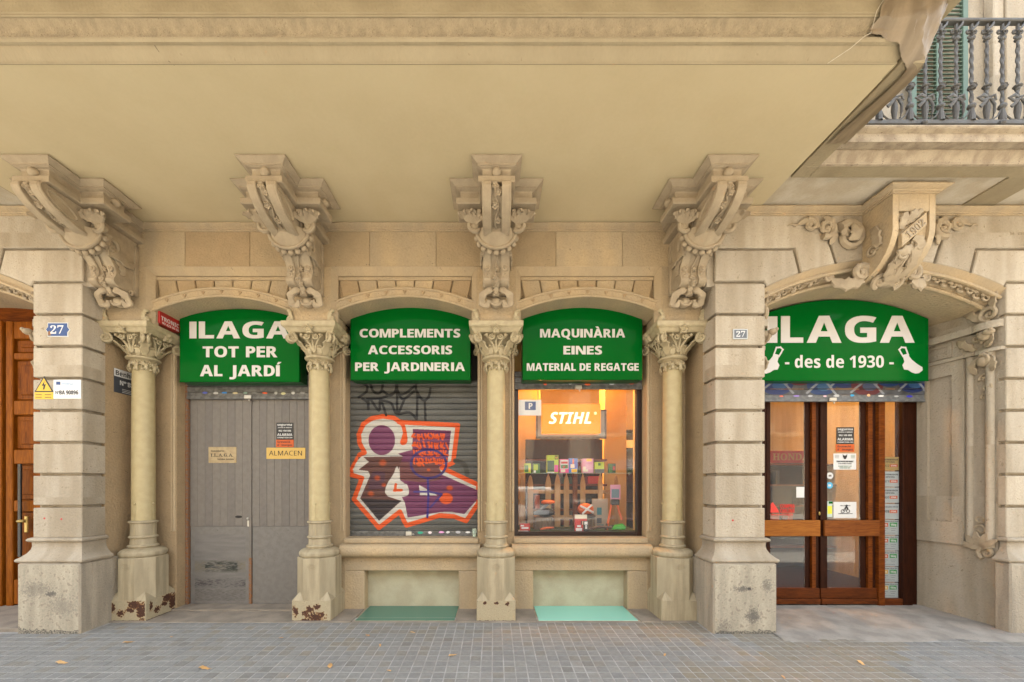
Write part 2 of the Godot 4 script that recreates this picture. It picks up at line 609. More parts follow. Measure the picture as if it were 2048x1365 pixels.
	M.black = plain(lin(0.0144, 0.0144, 0.016), 0.45)
	M.ink = plain(lin(0.016, 0.0144, 0.0128), 0.6)
	M.void = plain(lin(0.024, 0.0208, 0.0176), 0.9)
	M.red = plain(lin(0.4, 0.0176, 0.0144), 0.4)
	M.orange = plain(lin(0.496, 0.08, 0.0048), 0.5)
	M.blue = plain(lin(0.008, 0.044, 0.168), 0.45)
	M.yellow = plain(lin(0.6, 0.36, 0.016), 0.45)
	M.brass = plain(lin(0.448, 0.32, 0.104), 0.35, 0.55)
	M.brass_old = surf(tone_map(331, Vector3(0.3848, 0.296, 0.1628), Vector3(0.3108, 0.2294, 0.1258), 1.0, 0.06), 0.45, 3.0)
	M.steel = surf(tone_map(351, Vector3(0.1554, 0.1554, 0.1517), Vector3(0.0888, 0.0873, 0.0829), 1.0, 0.14, 0.33, Vector3(0.0444, 0.037, 0.0333), 512, 0.02), 0.5, 1.2, Color.WHITE, fine, 0.2)
	M.steel.metallic = 0.35
	M.steel_light = surf(tone_map(361, Vector3(0.148, 0.1517, 0.1554), Vector3(0.0962, 0.0999, 0.1036), 1.0, 0.1, 0.3, Vector3(0.0518, 0.0518, 0.0518), 512, 0.02), 0.5, 1.4)
	M.red_bright = plain(lin(0.64, 0.024, 0.016), 0.5)
	M.leaf_green = plain(lin(0.016, 0.24, 0.048), 0.5)
	M.lockmetal = plain(lin(0.44, 0.432, 0.4), 0.35, 0.7)
	# storage door paint
	M.grey_paint = surf(tone_map(371, Vector3(0.1591, 0.1421, 0.1243), Vector3(0.1443, 0.1273, 0.111), 1.0, 0.06, 0.285, Vector3(0.0592, 0.0481, 0.0407), 512, 0.02, 0.1), 0.6, 1.1, Color.WHITE, fine, 0.3)
	M.grey_paint2 = M.grey_paint.duplicate()
	M.grey_paint2.albedo_color = Color(0.95, 0.95, 0.96)
	M.grey_paint2.uv1_offset = Vector3(0.3, 0.5, 0.1)
	M.grey_bare = surf(tone_map(375, Vector3(0.1665, 0.1539, 0.1391), Vector3(0.148, 0.1362, 0.1221), 1.0, 0.08, 0.32, Vector3(0.0444, 0.037, 0.0333), 512, 0.02, 0.1), 0.65, 1.1, Color.WHITE, fine, 0.35)
	M.rust = surf(tone_map(379, Vector3(0.1628, 0.1258, 0.0962), Vector3(0.2368, 0.0888, 0.0259), 1.0, 0.12, 0.34, Vector3(0.0592, 0.0296, 0.0148), 512, 0.03), 0.8, 2.0)
	# woods
	M.wood = []
	for k in 3:
		M.wood.append(wood(401 + k * 10, [Vector3(0.037, 0.0104, 0.0044), Vector3(0.185, 0.0488, 0.0074), Vector3(0.296, 0.1073, 0.0222)][k], [Vector3(0.0133, 0.0044, 0.0026), Vector3(0.0629, 0.0155, 0.0044), Vector3(0.148, 0.0459, 0.0104)][k], k == 1))
	M.wood_flat = wood(441, Vector3(0.1258, 0.0333, 0.0081), Vector3(0.0518, 0.0141, 0.0052), true)
	M.wood_bar = wood(445, Vector3(0.3404, 0.1258, 0.0222), Vector3(0.2072, 0.0629, 0.0118), true)
	M.wood_bar2 = wood(447, Vector3(0.222, 0.0703, 0.0148), Vector3(0.111, 0.0311, 0.0081), true)
	M.wood_door = wood(455, Vector3(0.27, 0.082, 0.006), Vector3(0.11, 0.028, 0.003), false)
	M.wood_door2 = wood(457, Vector3(0.22, 0.062, 0.005), Vector3(0.08, 0.019, 0.002), false)
	M.dark_frame = plain(lin(0.0176, 0.0064, 0.0048), 0.35)
	M.pine = wood(451, Vector3(0.37, 0.222, 0.0962), Vector3(0.296, 0.1628, 0.0629), false)
	M.bark = wood(461, Vector3(0.148, 0.1036, 0.0666), Vector3(0.0518, 0.037, 0.0259), false)
	M.iron = surf(tone_map(465, Vector3(0.074, 0.0725, 0.0688), Vector3(0.0592, 0.0518, 0.0444), 1.0, 0.12), 0.6, 2.0)
	M.shutter_green = plain(lin(0.08, 0.128, 0.096), 0.6)
	M.net = surf(tone_map(467, Vector3(0.222, 0.1665, 0.1036), Vector3(0.148, 0.1073, 0.0629), 1.0, 0.06, 0.0, Vector3.ZERO, 512, 0.02, 0.12, true), 0.5, 0.9)
	M.glass = plain(Color(1, 1, 1, 0.04), 0.02)
	M.glass.transparency = BaseMaterial3D.TRANSPARENCY_ALPHA
	M.floor_glass = []
	for k in 2:
		M.floor_glass.append(plain([lin(0.055, 0.17, 0.12), lin(0.25, 0.60, 0.48)][k], 0.12))
	M.room = surf(tone_map(471, Vector3(0.4884, 0.3256, 0.111), Vector3(0.4588, 0.296, 0.0962), 1.0, 0.03), 0.8, 0.5)

func wood(sd: int, light: Vector3, dark: Vector3, along_x: bool) -> StandardMaterial3D:
	var size := 512
	var a := noise_bytes(sd, 0.02, 4, size)
	var b := noise_bytes(sd + 1, 0.1, 3, size)
	var out := PackedByteArray()
	out.resize(size * size * 3)
	for y in size:
		for x in size:
			var l := x if along_x else y
			var c := y if along_x else x
			var k := (c * 1 % size) * size + (l / 14)
			var w := a[((l / 5) % size) * size + c] / 255.0
			var g := b[k] / 255.0
			var f := clampf(0.55 * g + 0.6 * w + 0.18 * sin(c * 0.35 + w * 14.0), 0, 1)
			var p := dark.lerp(light, f)
			var s := Color(p.x, p.y, p.z).linear_to_srgb()
			var i := (y * size + x) * 3
			out[i] = int(s.r * 255.0); out[i + 1] = int(s.g * 255.0); out[i + 2] = int(s.b * 255.0)
	var m := surf(ImageTexture.create_from_image(Image.create_from_data(size, size, false, Image.FORMAT_RGB8, out)), 0.4, 1.1)
	m.metallic_specular = 0.2
	return m

# ---------------------------------------------------------------- scene
const CEIL := 4.497
const COLS := [-4.186, -2.08, 0.024, 2.13]
const BAYS := [-3.133, -1.028, 1.077]
const COL_Z := -0.222
const PIER_Z := 0.258
const DOOR_C := 4.2
const SLOPE := 0.0344

func ground(z: float) -> float:
	return -SLOPE * z

func _ready() -> void:
	rng.seed = 27
	var cam := Camera3D.new()
	cam.name = "camera"
	add_child(cam)
	cam.position = Vector3(0, 1.547, 4.463)
	cam.projection = Camera3D.PROJECTION_FRUSTUM
	cam.near = 0.05
	cam.far = 200.0
	cam.size = 0.05 * 1365.0 / 785.0
	cam.frustum_offset = Vector2(0.05 * 36.0 / 785.0, 0.05 * 289.5 / 785.0)
	cam.current = true

	var sky_mat := ProceduralSkyMaterial.new()
	sky_mat.sky_top_color = Color(0.86, 0.90, 0.95)
	sky_mat.sky_horizon_color = Color(0.93, 0.94, 0.95)
	sky_mat.sky_curve = 0.25
	sky_mat.ground_bottom_color = Color(0.35, 0.34, 0.32)
	sky_mat.ground_horizon_color = Color(0.6, 0.6, 0.6)
	sky_mat.energy_multiplier = 0.45
	var sky := Sky.new()
	sky.sky_material = sky_mat
	var env := Environment.new()
	env.background_mode = Environment.BG_SKY
	env.sky = sky
	env.tonemap_mode = Environment.TONE_MAPPER_LINEAR
	env.tonemap_exposure = 9.7
	env.sdfgi_enabled = true
	env.ssao_enabled = true
	env.ssil_enabled = true
	var we := WorldEnvironment.new()
	we.name = "world_environment"
	we.environment = env
	add_child(we)

	var sun := DirectionalLight3D.new()
	sun.name = "sun"
	sun.light_color = Color(1.0, 0.96, 0.88)
	sun.light_energy = 1.6
	sun.light_angular_distance = 0.6
	sun.shadow_enabled = true
	sun.sky_mode = DirectionalLight3D.SKY_MODE_LIGHT_ONLY
	add_child(sun)
	sun.rotation_degrees = Vector3(-72, 172, 0)

	make_materials()
	build_ground()
	build_street()
	build_piers()
	build_wall()
	build_bays()
	build_arch_walls()
	build_gallery()
	build_balcony()
	build_columns()
	build_corbels()
	build_keystone()
	build_signs()
	build_storage_door()
	build_shutter()
	build_window()
	build_shop_door()
	build_house_door()
	build_plates()
	build_litter()

# ---------------------------------------------------------------- ground
func build_ground() -> void:
	var g := MB.new()
	for k in 24:
		var z0 := -0.12 + k * 0.19
		var z1 := z0 + 0.19
		g.quad(Vector3(-16, ground(z0), z0), Vector3(-16, ground(z1), z1), Vector3(16, ground(z1), z1), Vector3(16, ground(z0), z0))
	var zk := -0.12 + 24 * 0.19
	g.quad(Vector3(-16, ground(zk), zk), Vector3(-16, ground(zk) - 0.14, zk), Vector3(16, ground(zk) - 0.14, zk), Vector3(16, ground(zk), zk))
	var pave := setting("pavement", g, M.grout)
	# paving squares of 10 cm; those nearest to the street side of the frame are pieces of their own
	var tile := MB.new()
	tile.box(Vector3(-0.0445, -0.006, -0.0445), Vector3(0.0445, 0.0025, 0.0445), 0.0015)
	var tm := tile.mesh(Vector3.ZERO, 0.0)
	var rest := MB.new()
	rest.use_col = true
	var sheet := FastNoiseLite.new()
	sheet.seed = 4
	sheet.frequency = 0.55
	var tilt := Basis(Vector3.RIGHT, atan(SLOPE))
	for row in 24:
		var z := 0.285 + 0.1 * (row - 3)
		for kx in 150:
			var x := -7.5 + 0.1 * kx - 0.016 + 0.05
			if z < 0.02: continue
			if z < 0.36 and x > -5.05 and x < -4.33 : continue
			if z < 0.36 and x > 2.27 and x < 2.99: continue
			if x > 2.95 and z < 0.52 + 0.06 * sin(x * 5.0): continue
			if x < -4.98 and z < 0.33: continue
			if z < 0.0 and absf(x - 0.024) > 1.99: continue
			if z < 0.06 and x > -3.95 and x < -2.36: continue
			var worn := sheet.get_noise_2d(x * 1.3, z * 2.0)
			var kind := 0
			var pick := rng.randf()
			if x > 1.55 and x < 4.2 and z < 1.5 and worn > -0.35 + 0.25 * absf(x - 2.7): kind = 5 if pick < 0.6 else 6
			elif x < -1.2 and x > -2.2 and z > 0.3 and z < 0.8 and pick < 0.25: kind = 5
			elif pick < 0.50: kind = 0
			elif pick < 0.72: kind = 1
			elif pick < 0.84: kind = 2
			elif pick < 0.97: kind = 3
			else: kind = 4
			if z > 0.1 and z < 0.33 and pick > 0.5: kind = 3 if pick < 0.8 else 5
			var lift := rng.randf_range(-0.0012, 0.0012)
			var yaw := Basis(Vector3.UP, rng.randf_range(-0.012, 0.012))
			var t := Transform3D(tilt * yaw, Vector3(x, ground(z) + lift, z))
			if row >= 10 and row <= 13 and absf(x - 0.17) < 3.75:
				var o := share(pave, "paving_tile", tm, M.tile[kind], t.origin)
				o.basis = t.basis
			else:
				var c: Color = M.tile[kind].albedo_color
				rest.tint = c.srgb_to_linear()
				rest.add(tile, t)
	var r := part(pave, "paving_tiles", rest, M.tile_mix, 0.0)
	r.set_meta("kind", "stuff")
	# bare stone and cement between the pavement and the front
	var s := MB.new()
	var slab := func(x0: float, x1: float, z0: float, z1: float, up: float) -> void:
		s.box(Vector3(x0, ground((z0 + z1) * 0.5) - 0.12, z0), Vector3(x1, ground((z0 + z1) * 0.5) + up, z1), 0.004)
	slab.call(-4.0, -2.30, -0.35, 0.035, 0.002)
	slab.call(-4.0, -2.30, -0.75, -0.354, 0.006)
	slab.call(-1.88, -1.62, -0.60, 0.034, 0.002)
	slab.call(-0.44, -0.20, -0.60, 0.034, 0.002)
	slab.call(0.25, 0.49, -0.60, 0.034, 0.002)
	slab.call(1.67, 1.93, -0.60, 0.034, 0.002)
	for c0 in [-1.028, 1.077]: slab.call(c0 - 0.62, c0 + 0.62, -0.011, 0.034, 0.001)
	slab.call(-2.31, -1.87, -0.6, 0.034, 0.0015)
	slab.call(-0.2, 0.25, -0.6, 0.034, 0.0015)
	slab.call(1.92, 2.31, -0.6, 0.034, 0.0015)
	slab.call(-4.36, -3.99, -0.6, 0.034, 0.0015)
	setting("threshold", s, M.kerb)
	# worn cement apron in front of the shop door, with a ragged edge
	var c := MB.new()
	var edge := []
	for k in 41:
		var x := 2.93 + k * 0.07
		edge.append(Vector2(x, 0.565 + 0.02 * sin(x * 5.0) + rng.randf_range(-0.015, 0.015)))
	for k in 40:
		var a: Vector2 = edge[k]
		var b: Vector2 = edge[k + 1]
		var rows := []
		for j in 9:
			var f := j / 8.0
			var za := lerpf(-0.75, a.y, f)
			var zb := lerpf(-0.75, b.y, f)
			var lift := 0.012 if f < 0.99 else -0.004
			rows.append(PackedVector3Array([Vector3(a.x, ground(za) + lift, za), Vector3(b.x, ground(zb) + lift, zb)]))
		c.grid(rows)
	setting("entrance_apron", c, M.cement)
	var d := MB.new()
	d.box(Vector3(-7.6, -0.12, -0.9), Vector3(-4.98, 0.035, 0.295), 0.006)
	setting("house_threshold", d, M.kerb)
	# road and far pavement
	var road := MB.new()
	road.quad(Vector3(-60, -0.30, 4.44), Vector3(-60, -0.30, 13.5), Vector3(60, -0.30, 13.5), Vector3(60, -0.30, 4.44))
	var rd := setting("road", road, M.asphalt)
	var mk := MB.new()
	for k in 9:
		mk.quad(Vector3(-14 + k * 4.0, -0.296, 8.0), Vector3(-14 + k * 4.0, -0.296, 8.12), Vector3(-12 + k * 4.0, -0.296, 8.12), Vector3(-12 + k * 4.0, -0.296, 8.0))
	mk.quad(Vector3(3.0, -0.296, 4.7), Vector3(5.6, -0.296, 7.4), Vector3(5.72, -0.296, 7.4), Vector3(3.12, -0.296, 4.7))
	part(rd, "road_marking", mk, M.white)
	var far := MB.new()
	far.box(Vector3(-60, -0.5, 13.5), Vector3(60, -0.16, 19), 0.02)
	setting("far_pavement", far, M.far_pave)

# ---------------------------------------------------------------- what stands across the street (mirrored in the glass)
func build_street() -> void:
	var t := thing("opposite_building", "pale apartment house across the street mirrored in the shop glass", "building", Vector3(0, 0, 18))
	var w := MB.new()
	w.box(Vector3(-40, -0.2, 18.0), Vector3(40, 10.5, 26))
	part(t, "wall", w, M.far_wall)
	var win := MB.new()
	win.box(Vector3(-0.6, 0, -0.06), Vector3(0.6, 2.6, 0.02), 0.01)
	var wm := win.mesh(Vector3.ZERO)
	var slab := MB.new()
	slab.box(Vector3(-1.1, -0.22, -0.9), Vector3(1.1, 0, 0.1), 0.03)
	var sm := slab.mesh(Vector3.ZERO)
	var rail := MB.new()
	for k in 15:
		rail.box(Vector3(-1.05 + k * 0.15 - 0.012, 0, -0.86), Vector3(-1.05 + k * 0.15 + 0.012, 1.0, -0.836))
	rail.box(Vector3(-1.08, 1.0, -0.88), Vector3(1.08, 1.05, -0.82))
	var rm := rail.mesh(Vector3.ZERO, 0.0)
	var pane := plain(lin(0.05, 0.055, 0.06), 0.1)
	for fl in 2:
		for k in 11:
			var at := Vector3(-17.5 + k * 3.5, 4.6 + fl * 3.7, 18.0)
			share(t, "window", wm, pane, at)
			share(t, "balcony", sm, M.stone[0], at)
			share(t, "railing", rm, M.iron, at)
	var shop := MB.new()
	shop.box(Vector3(1.5, 2.35, 17.8), Vector3(9.5, 3.1, 18.02), 0.02)
	part(t, "shop_sign", shop, M.white)
	var band := MB.new()
	band.box(Vector3(1.5, 2.35, 17.79), Vector3(9.5, 2.5, 17.81))
	part(t, "sign_band", band, M.green)
	words(t, "lettering", "SUPER MERC", Vector3(5.6, 2.78, 17.79), 0.36, 0.0, M.red, true, false, 0.01, 0.0, HORIZONTAL_ALIGNMENT_CENTER, PI)
	var sh := MB.new()
	for k in 9:
		sh.box(Vector3(-6.4 + k * 2.6, -0.1, 17.9), Vector3(-4.1 + k * 2.6, 2.3 + 0.9 * float(k % 3 == 0), 18.01), 0.02)
	part(t, "shop_front", sh, M.void)
	car("dark_car", "dark saloon car parked behind the viewer, mirrored in the shop window", Vector3(2.3, -0.30, 6.4), plain(lin(0.02, 0.021, 0.024), 0.25), false)
	car("white_van", "white van across the road, mirrored in the shop window", Vector3(0.2, -0.30, 10.6), plain(lin(0.75, 0.76, 0.77), 0.3), true)

func car(called: String, label: String, at: Vector3, paint: Material, van: bool) -> void:
	var t := thing(called, label, "van" if van else "car", at)
	var half := 0.86
	var side := []
	var cab := []
	if van:
		side = [Vector2(-2.15, 0.28), Vector2(2.1, 0.28), Vector2(2.15, 0.9), Vector2(2.1, 1.72), Vector2(2.0, 1.80), Vector2(-0.7, 1.80), Vector2(-1.35, 1.12), Vector2(-2.1, 0.95)]
	else:
		side = [Vector2(-2.15, 0.26), Vector2(2.1, 0.26), Vector2(2.15, 0.8), Vector2(2.0, 0.94), Vector2(1.3, 0.98), Vector2(-0.9, 0.92), Vector2(-2.05, 0.72)]
		cab = [Vector2(-1.0, 0.90), Vector2(1.75, 0.96), Vector2(1.15, 1.36), Vector2(0.55, 1.45), Vector2(-0.1, 1.42)]
	var b := MB.new()
	b.prism(side, at + Vector3(0, 0, half), Vector3.RIGHT, Vector3.UP, Vector3(0, 0, -2 * half), 0.08)
	part(t, "body", b, paint)
	var gl := plain(lin(0.03, 0.035, 0.04), 0.06)
	if not van:
		var c := MB.new()
		c.prism(cab, at + Vector3(0, 0, half - 0.1), Vector3.RIGHT, Vector3.UP, Vector3(0, 0, -2 * half + 0.2), 0.06)
		part(t, "cabin", c, paint)
	for x in ([-0.95, 0.2, 1.35] if van else [-0.35, 0.65]):
		var w := MB.new()
		var ww := 0.85
		var y0 := 1.12 if van else 0.99
		var y1 := 1.62 if van else 1.34
		var d := (0.0 if van else 0.1)
		w.prism([Vector2(x, y0), Vector2(x + ww, y0), Vector2(x + ww - 0.06, y1), Vector2(x + 0.22, y1)], at + Vector3(0, 0, -half + d - 0.004), Vector3.RIGHT, Vector3.UP, Vector3(0, 0, -0.012), 0.004)
		part(t, "window", w, gl)
	for x in [-1.35, 1.35]:
		for s in [-1, 1]:
			var w := MB.new()
			var rows := []
			for p in [[0.1, -0.1], [0.3, -0.1], [0.33, -0.07], [0.33, 0.07], [0.3, 0.1], [0.1, 0.1]]:
				var row := PackedVector3Array()
				for j in 20:
					row.append(at + Vector3(x + p[0] * cos(TAU * j / 20), 0.33 + p[0] * sin(TAU * j / 20), s * (half - 0.09) + p[1]))
				rows.append(row)
			w.grid(rows, true, true, true)
			part(t, "wheel", w, M.black)

# ---------------------------------------------------------------- piers
func pier_joints() -> Array:
	var j := [0.99]
	for k in 8: j.append(1.338 + 0.3435 * k)
	return j

func build_piers() -> void:
	pier("stone_pier", -4.944, -4.417, "rusticated stone pier carrying a blue and white number 27 plate")
	pier("stone_pier", 2.373, 2.906, "rusticated stone pier carrying the small grey number 27 plate")
	pier("stone_pier", 5.494, 6.3, "pale stone pier at the right edge beside the shop entrance")

func pier(called: String, x0: float, x1: float, label: String) -> void:
	var t := thing(called, label, "pier", Vector3((x0 + x1) * 0.5, 0, PIER_Z), "stone piers")
	var pl := MB.new()
	pl.box(Vector3(x0 - 0.068, -0.12, 0.205), Vector3(x1 + 0.068, 0.731, 0.344), 0.014)
	var plinth := part(t, "plinth", pl, M.plinth)
	if x0 < 4.0:
		var wf := MB.new()
		var zf := 0.3447
		wf.uquad(Vector3(x0 - 0.052, 0.0 + ground(zf), zf), Vector3(x1 + 0.052, ground(zf), zf), Vector3(x1 + 0.052, 0.716, zf), Vector3(x0 - 0.052, 0.716, zf), Rect2(0, 0, 1, 1))
		part(plinth, "scuffed_face", wf, printed(scuffed_stone(0 if x0 < 0.0 else 1), 0.9), 0.0, true)
	var ba := MB.new()
	var prof := [[-0.02, 0.995], [0.012, 0.99], [0.028, 0.982], [0.036, 0.97], [0.034, 0.957], [0.022, 0.947], [0.006, 0.942], [0.004, 0.90], [0.010, 0.865], [0.03, 0.825], [0.066, 0.785], [0.086, 0.772], [0.092, 0.758], [0.088, 0.744], [0.076, 0.734], [0.0, 0.731]]
	ba.mould([Vector2(x0, 0.0 if x0 > 0.0 and x0 < 3.0 else 0.205), Vector2(x0, PIER_Z), Vector2(x1, PIER_Z), Vector2(x1, 0.0 if x1 < 0.0 else 0.205)], prof)
	part(t, "base_moulding", ba, M.pier[1])
	var core := MB.new()
	core.box(Vector3(x0 + 0.045, 0.7, -0.3), Vector3(x1 - 0.045, 4.12, PIER_Z - 0.045))
	part(t, "core", core, M.pier[3])
	var j := pier_joints()
	for k in 8:
		var b := MB.new()
		b.box(Vector3(x0, j[k], -0.0), Vector3(x1, j[k + 1] - 0.03, PIER_Z), 0.007)
		part(t, "stone_block", b, M.pier[rng.randi() % 4])

# ---------------------------------------------------------------- wall over the columns
func build_wall() -> void:
	var t := thing("facade_wall", "pale stone frieze and imposts above the columns", "wall", Vector3(-1.02, 3.394, 0))
	var cuts := [-4.417, -3.517, -2.778, -1.415, -0.659, 0.7045, 1.46, 2.373]
	for k in 7:
		var b := MB.new()
		b.box(Vector3(cuts[k] + 0.002, 4.041, -0.2), Vector3(cuts[k + 1] - 0.002, 4.445, 0.0), 0.003)
		part(t, "frieze_stone", b, M.stone[[0, 3, 1, 4, 1, 2, 0][k]])
	var back := MB.new()
	back.box(Vector3(-4.7, 3.74, -0.62), Vector3(2.7, 4.6, -0.112))
	part(t, "backing", back, M.stone[3])
	var co := MB.new()
	var prof := [[0.0, 4.435], [0.014, 4.437], [0.016, 4.447], [0.03, 4.449], [0.036, 4.458], [0.062, 4.466], [0.08, 4.476], [0.086, 4.48], [0.086, 4.488], [0.05, 4.489], [0.05, 4.53]]
	co.mould([Vector2(-4.417, 0), Vector2(2.373, 0)], prof)
	part(t, "cornice", co, M.stone[0])
	for k in 4:
		var b := MB.new()
		var x0: float = COLS[k] - 0.226
		var x1: float = COLS[k] + 0.226
		if k == 0: x0 = -4.5
		if k == 3: x1 = 2.45
		b.box(Vector3(x0, 3.39, -0.45), Vector3(x1, 4.039, 0.0), 0.003)
		part(t, "impost", b, M.stone[[0, 2, 0, 4][k]])
		# wall strip behind the column, with mouldings along its edges
		var w := MB.new()
		var y0 := -0.05
		x0 = COLS[k] - 0.229
		x1 = COLS[k] + 0.229
		if k == 0: x0 = -4.6
		if k == 3: x1 = 2.6
		w.box(Vector3(x0, y0, -0.66), Vector3(x1, 3.55, -0.42), 0.006)
		part(t, "jamb", w, M.stone[[3, 1, 3, 1][k]])
		for s in [-1, 1]:
			if (k == 0 and s < 0) or (k == 3 and s > 0): continue
			var e := MB.new()
			var xe: float = COLS[k] + s * 0.2
			var from := 0.98
			e.prism([Vector2(-0.012, 0), Vector2(0.012, 0), Vector2(0.009, 0.012), Vector2(-0.009, 0.012)], Vector3(xe - s * 0.022, from, -0.4205), Vector3.RIGHT, Vector3.BACK, Vector3(0, 2.25, 0))
			e.prism([Vector2(-0.016, 0), Vector2(0.016, 0), Vector2(0.014, 0.011), Vector2(0.007, 0.017), Vector2(-0.007, 0.017), Vector2(-0.014, 0.011)], Vector3(xe + s * 0.008, from, -0.4205), Vector3.RIGHT, Vector3.BACK, Vector3(0, 2.25, 0))
			part(t, "jamb_moulding", e, M.stone[0])
	# side walls between the piers and the recess
	for s in [-1, 1]:
		var w := MB.new()
		if s < 0: w.box(Vector3(-4.8, -0.05, -0.5), Vector3(-4.425, 4.1, 0.004), 0.004)
		else: w.box(Vector3(2.381, -0.05, -0.5), Vector3(2.8, 4.1, 0.004), 0.004)
		part(t, "side_wall", w, M.stone[3])
		var p := MB.new()
		if s < 0: p.box(Vector3(-4.8, -0.05, -0.5), Vector3(-4.351, 0.729, 0.215), 0.01)
		else: p.box(Vector3(2.307, -0.05, -0.5), Vector3(2.8, 0.729, 0.215), 0.01)
		part(t, "side_plinth", p, M.plinth)
	# the house above and around, closed on all sides
	var h := thing("building_mass", "stone wall of the house above the gallery and balcony", "building", Vector3(0, 4.6, -0.2))
	var m := MB.new()
	m.box(Vector3(-16, 4.62, -9.0), Vector3(16, 8.4, 0.12))
	part(h, "upper_wall", m, M.pier[1])
	var e := MB.new()
	e.box(Vector3(-16, -0.2, -9.0), Vector3(-7.55, 4.62, 0.12))
	part(h, "side_house", e, M.pier[1])
	var e2 := MB.new()
	e2.box(Vector3(6.3, -0.2, -9.0), Vector3(16, 4.62, 0.2))
	part(h, "side_house", e2, M.pier[1])

# ---------------------------------------------------------------- arched bays
func build_bays() -> void:
	for b in 3:
		var c: float = BAYS[b]
		var t := thing("arched_bay", ["stone segmental arch over the storage door", "stone segmental arch over the graffiti shutter", "stone segmental arch over the lit window"][b], "arch", Vector3(c, 3.39, 0), "arches between the columns")
		var ctr := Vector2(c, 1.75)
		# bevelled frame
		var f := MB.new()
		for s in [-1, 1]:
			f.quad(Vector3(c + s * 0.827, 3.39, 0.0), Vector3(c + s * 0.77, 3.39, -0.06), Vector3(c + s * 0.77, 3.961, -0.06), Vector3(c + s * 0.827, 4.039, 0.0))
			f.quad(Vector3(c + s * 0.77, 3.39, -0.06), Vector3(c + s * 0.77, 3.39, -0.1), Vector3(c + s * 0.77, 3.961, -0.1), Vector3(c + s * 0.77, 3.961, -0.06))
		f.quad(Vector3(c - 0.827, 4.039, 0.0), Vector3(c - 0.77, 3.961, -0.06), Vector3(c + 0.77, 3.961, -0.06), Vector3(c + 0.827, 4.039, 0.0))
		f.box(Vector3(c - 0.77, 3.921, -0.1), Vector3(c + 0.77, 3.961, -0.062), 0.006)
		part(t, "bevelled_frame", f, M.stone[0])
		# voussoirs
		var xs := [-0.775, -0.746, -0.533, -0.32, -0.1065, 0.1065, 0.32, 0.533, 0.746, 0.775]
		for k in 9:
			var xa: float = xs[k] + (0.006 if k > 0 else 0.0)
			var xb: float = xs[k + 1] - (0.006 if k < 8 else 0.0)
			if xb - xa < 0.03: continue
			var poly := []
			for q in 5:
				var x := lerpf(xa, xb, q / 4.0)
				poly.append(Vector2(c + x * 0.97, 1.75 + sqrt(2.075 * 2.075 - x * x * 0.94)))
			poly.append(Vector2(c + xb * 1.035, 3.925))
			poly.append(Vector2(c + xa * 1.035, 3.925))
			var v := MB.new()
			v.prism(poly, Vector3(0, 0, -0.11), Vector3.RIGHT, Vector3.UP, Vector3(0, 0, 0.036), 0.009)
			part(t, "voussoir", v, M.stone[rng.randi() % 5])
		var a := 0.424
		var hd := MB.new()
		hd.arc(ctr, [[2.085, -0.1], [2.085, -0.045], [2.08, -0.034], [2.068, -0.029], [2.056, -0.035], [2.053, -0.046], [1.995, -0.046], [1.991, -0.036], [1.982, -0.030], [1.968, -0.034], [1.962, -0.046], [1.964, -0.062], [1.973, -0.075], [1.978, -0.08], [1.978, -0.72]], -a, a, 32)
		part(t, "hood_moulding", hd, M.stone[0])
		for k in 7:
			var an := -0.315 + 0.105 * k
			var o := Vector3(ctr.x + 2.024 * sin(an), ctr.y + 2.024 * cos(an), -0.046)
			var u := Vector3(cos(an), -sin(an), 0)
			var w := Vector3(sin(an), cos(an), 0)
			var h := MB.new()
			h.prism([Vector2(0, -0.022), Vector2(0.018, 0.0), Vector2(0.021, 0.012), Vector2(0.012, 0.019), Vector2(0.003, 0.013), Vector2(0.0, 0.005), Vector2(-0.003, 0.013), Vector2(-0.012, 0.019), Vector2(-0.021, 0.012), Vector2(-0.018, 0.0)], o, u, w, Vector3(0, 0, 0.012), 0.004)
			part(t, "heart", h, M.stone[3])
		if b > 0: build_sill(b, c)

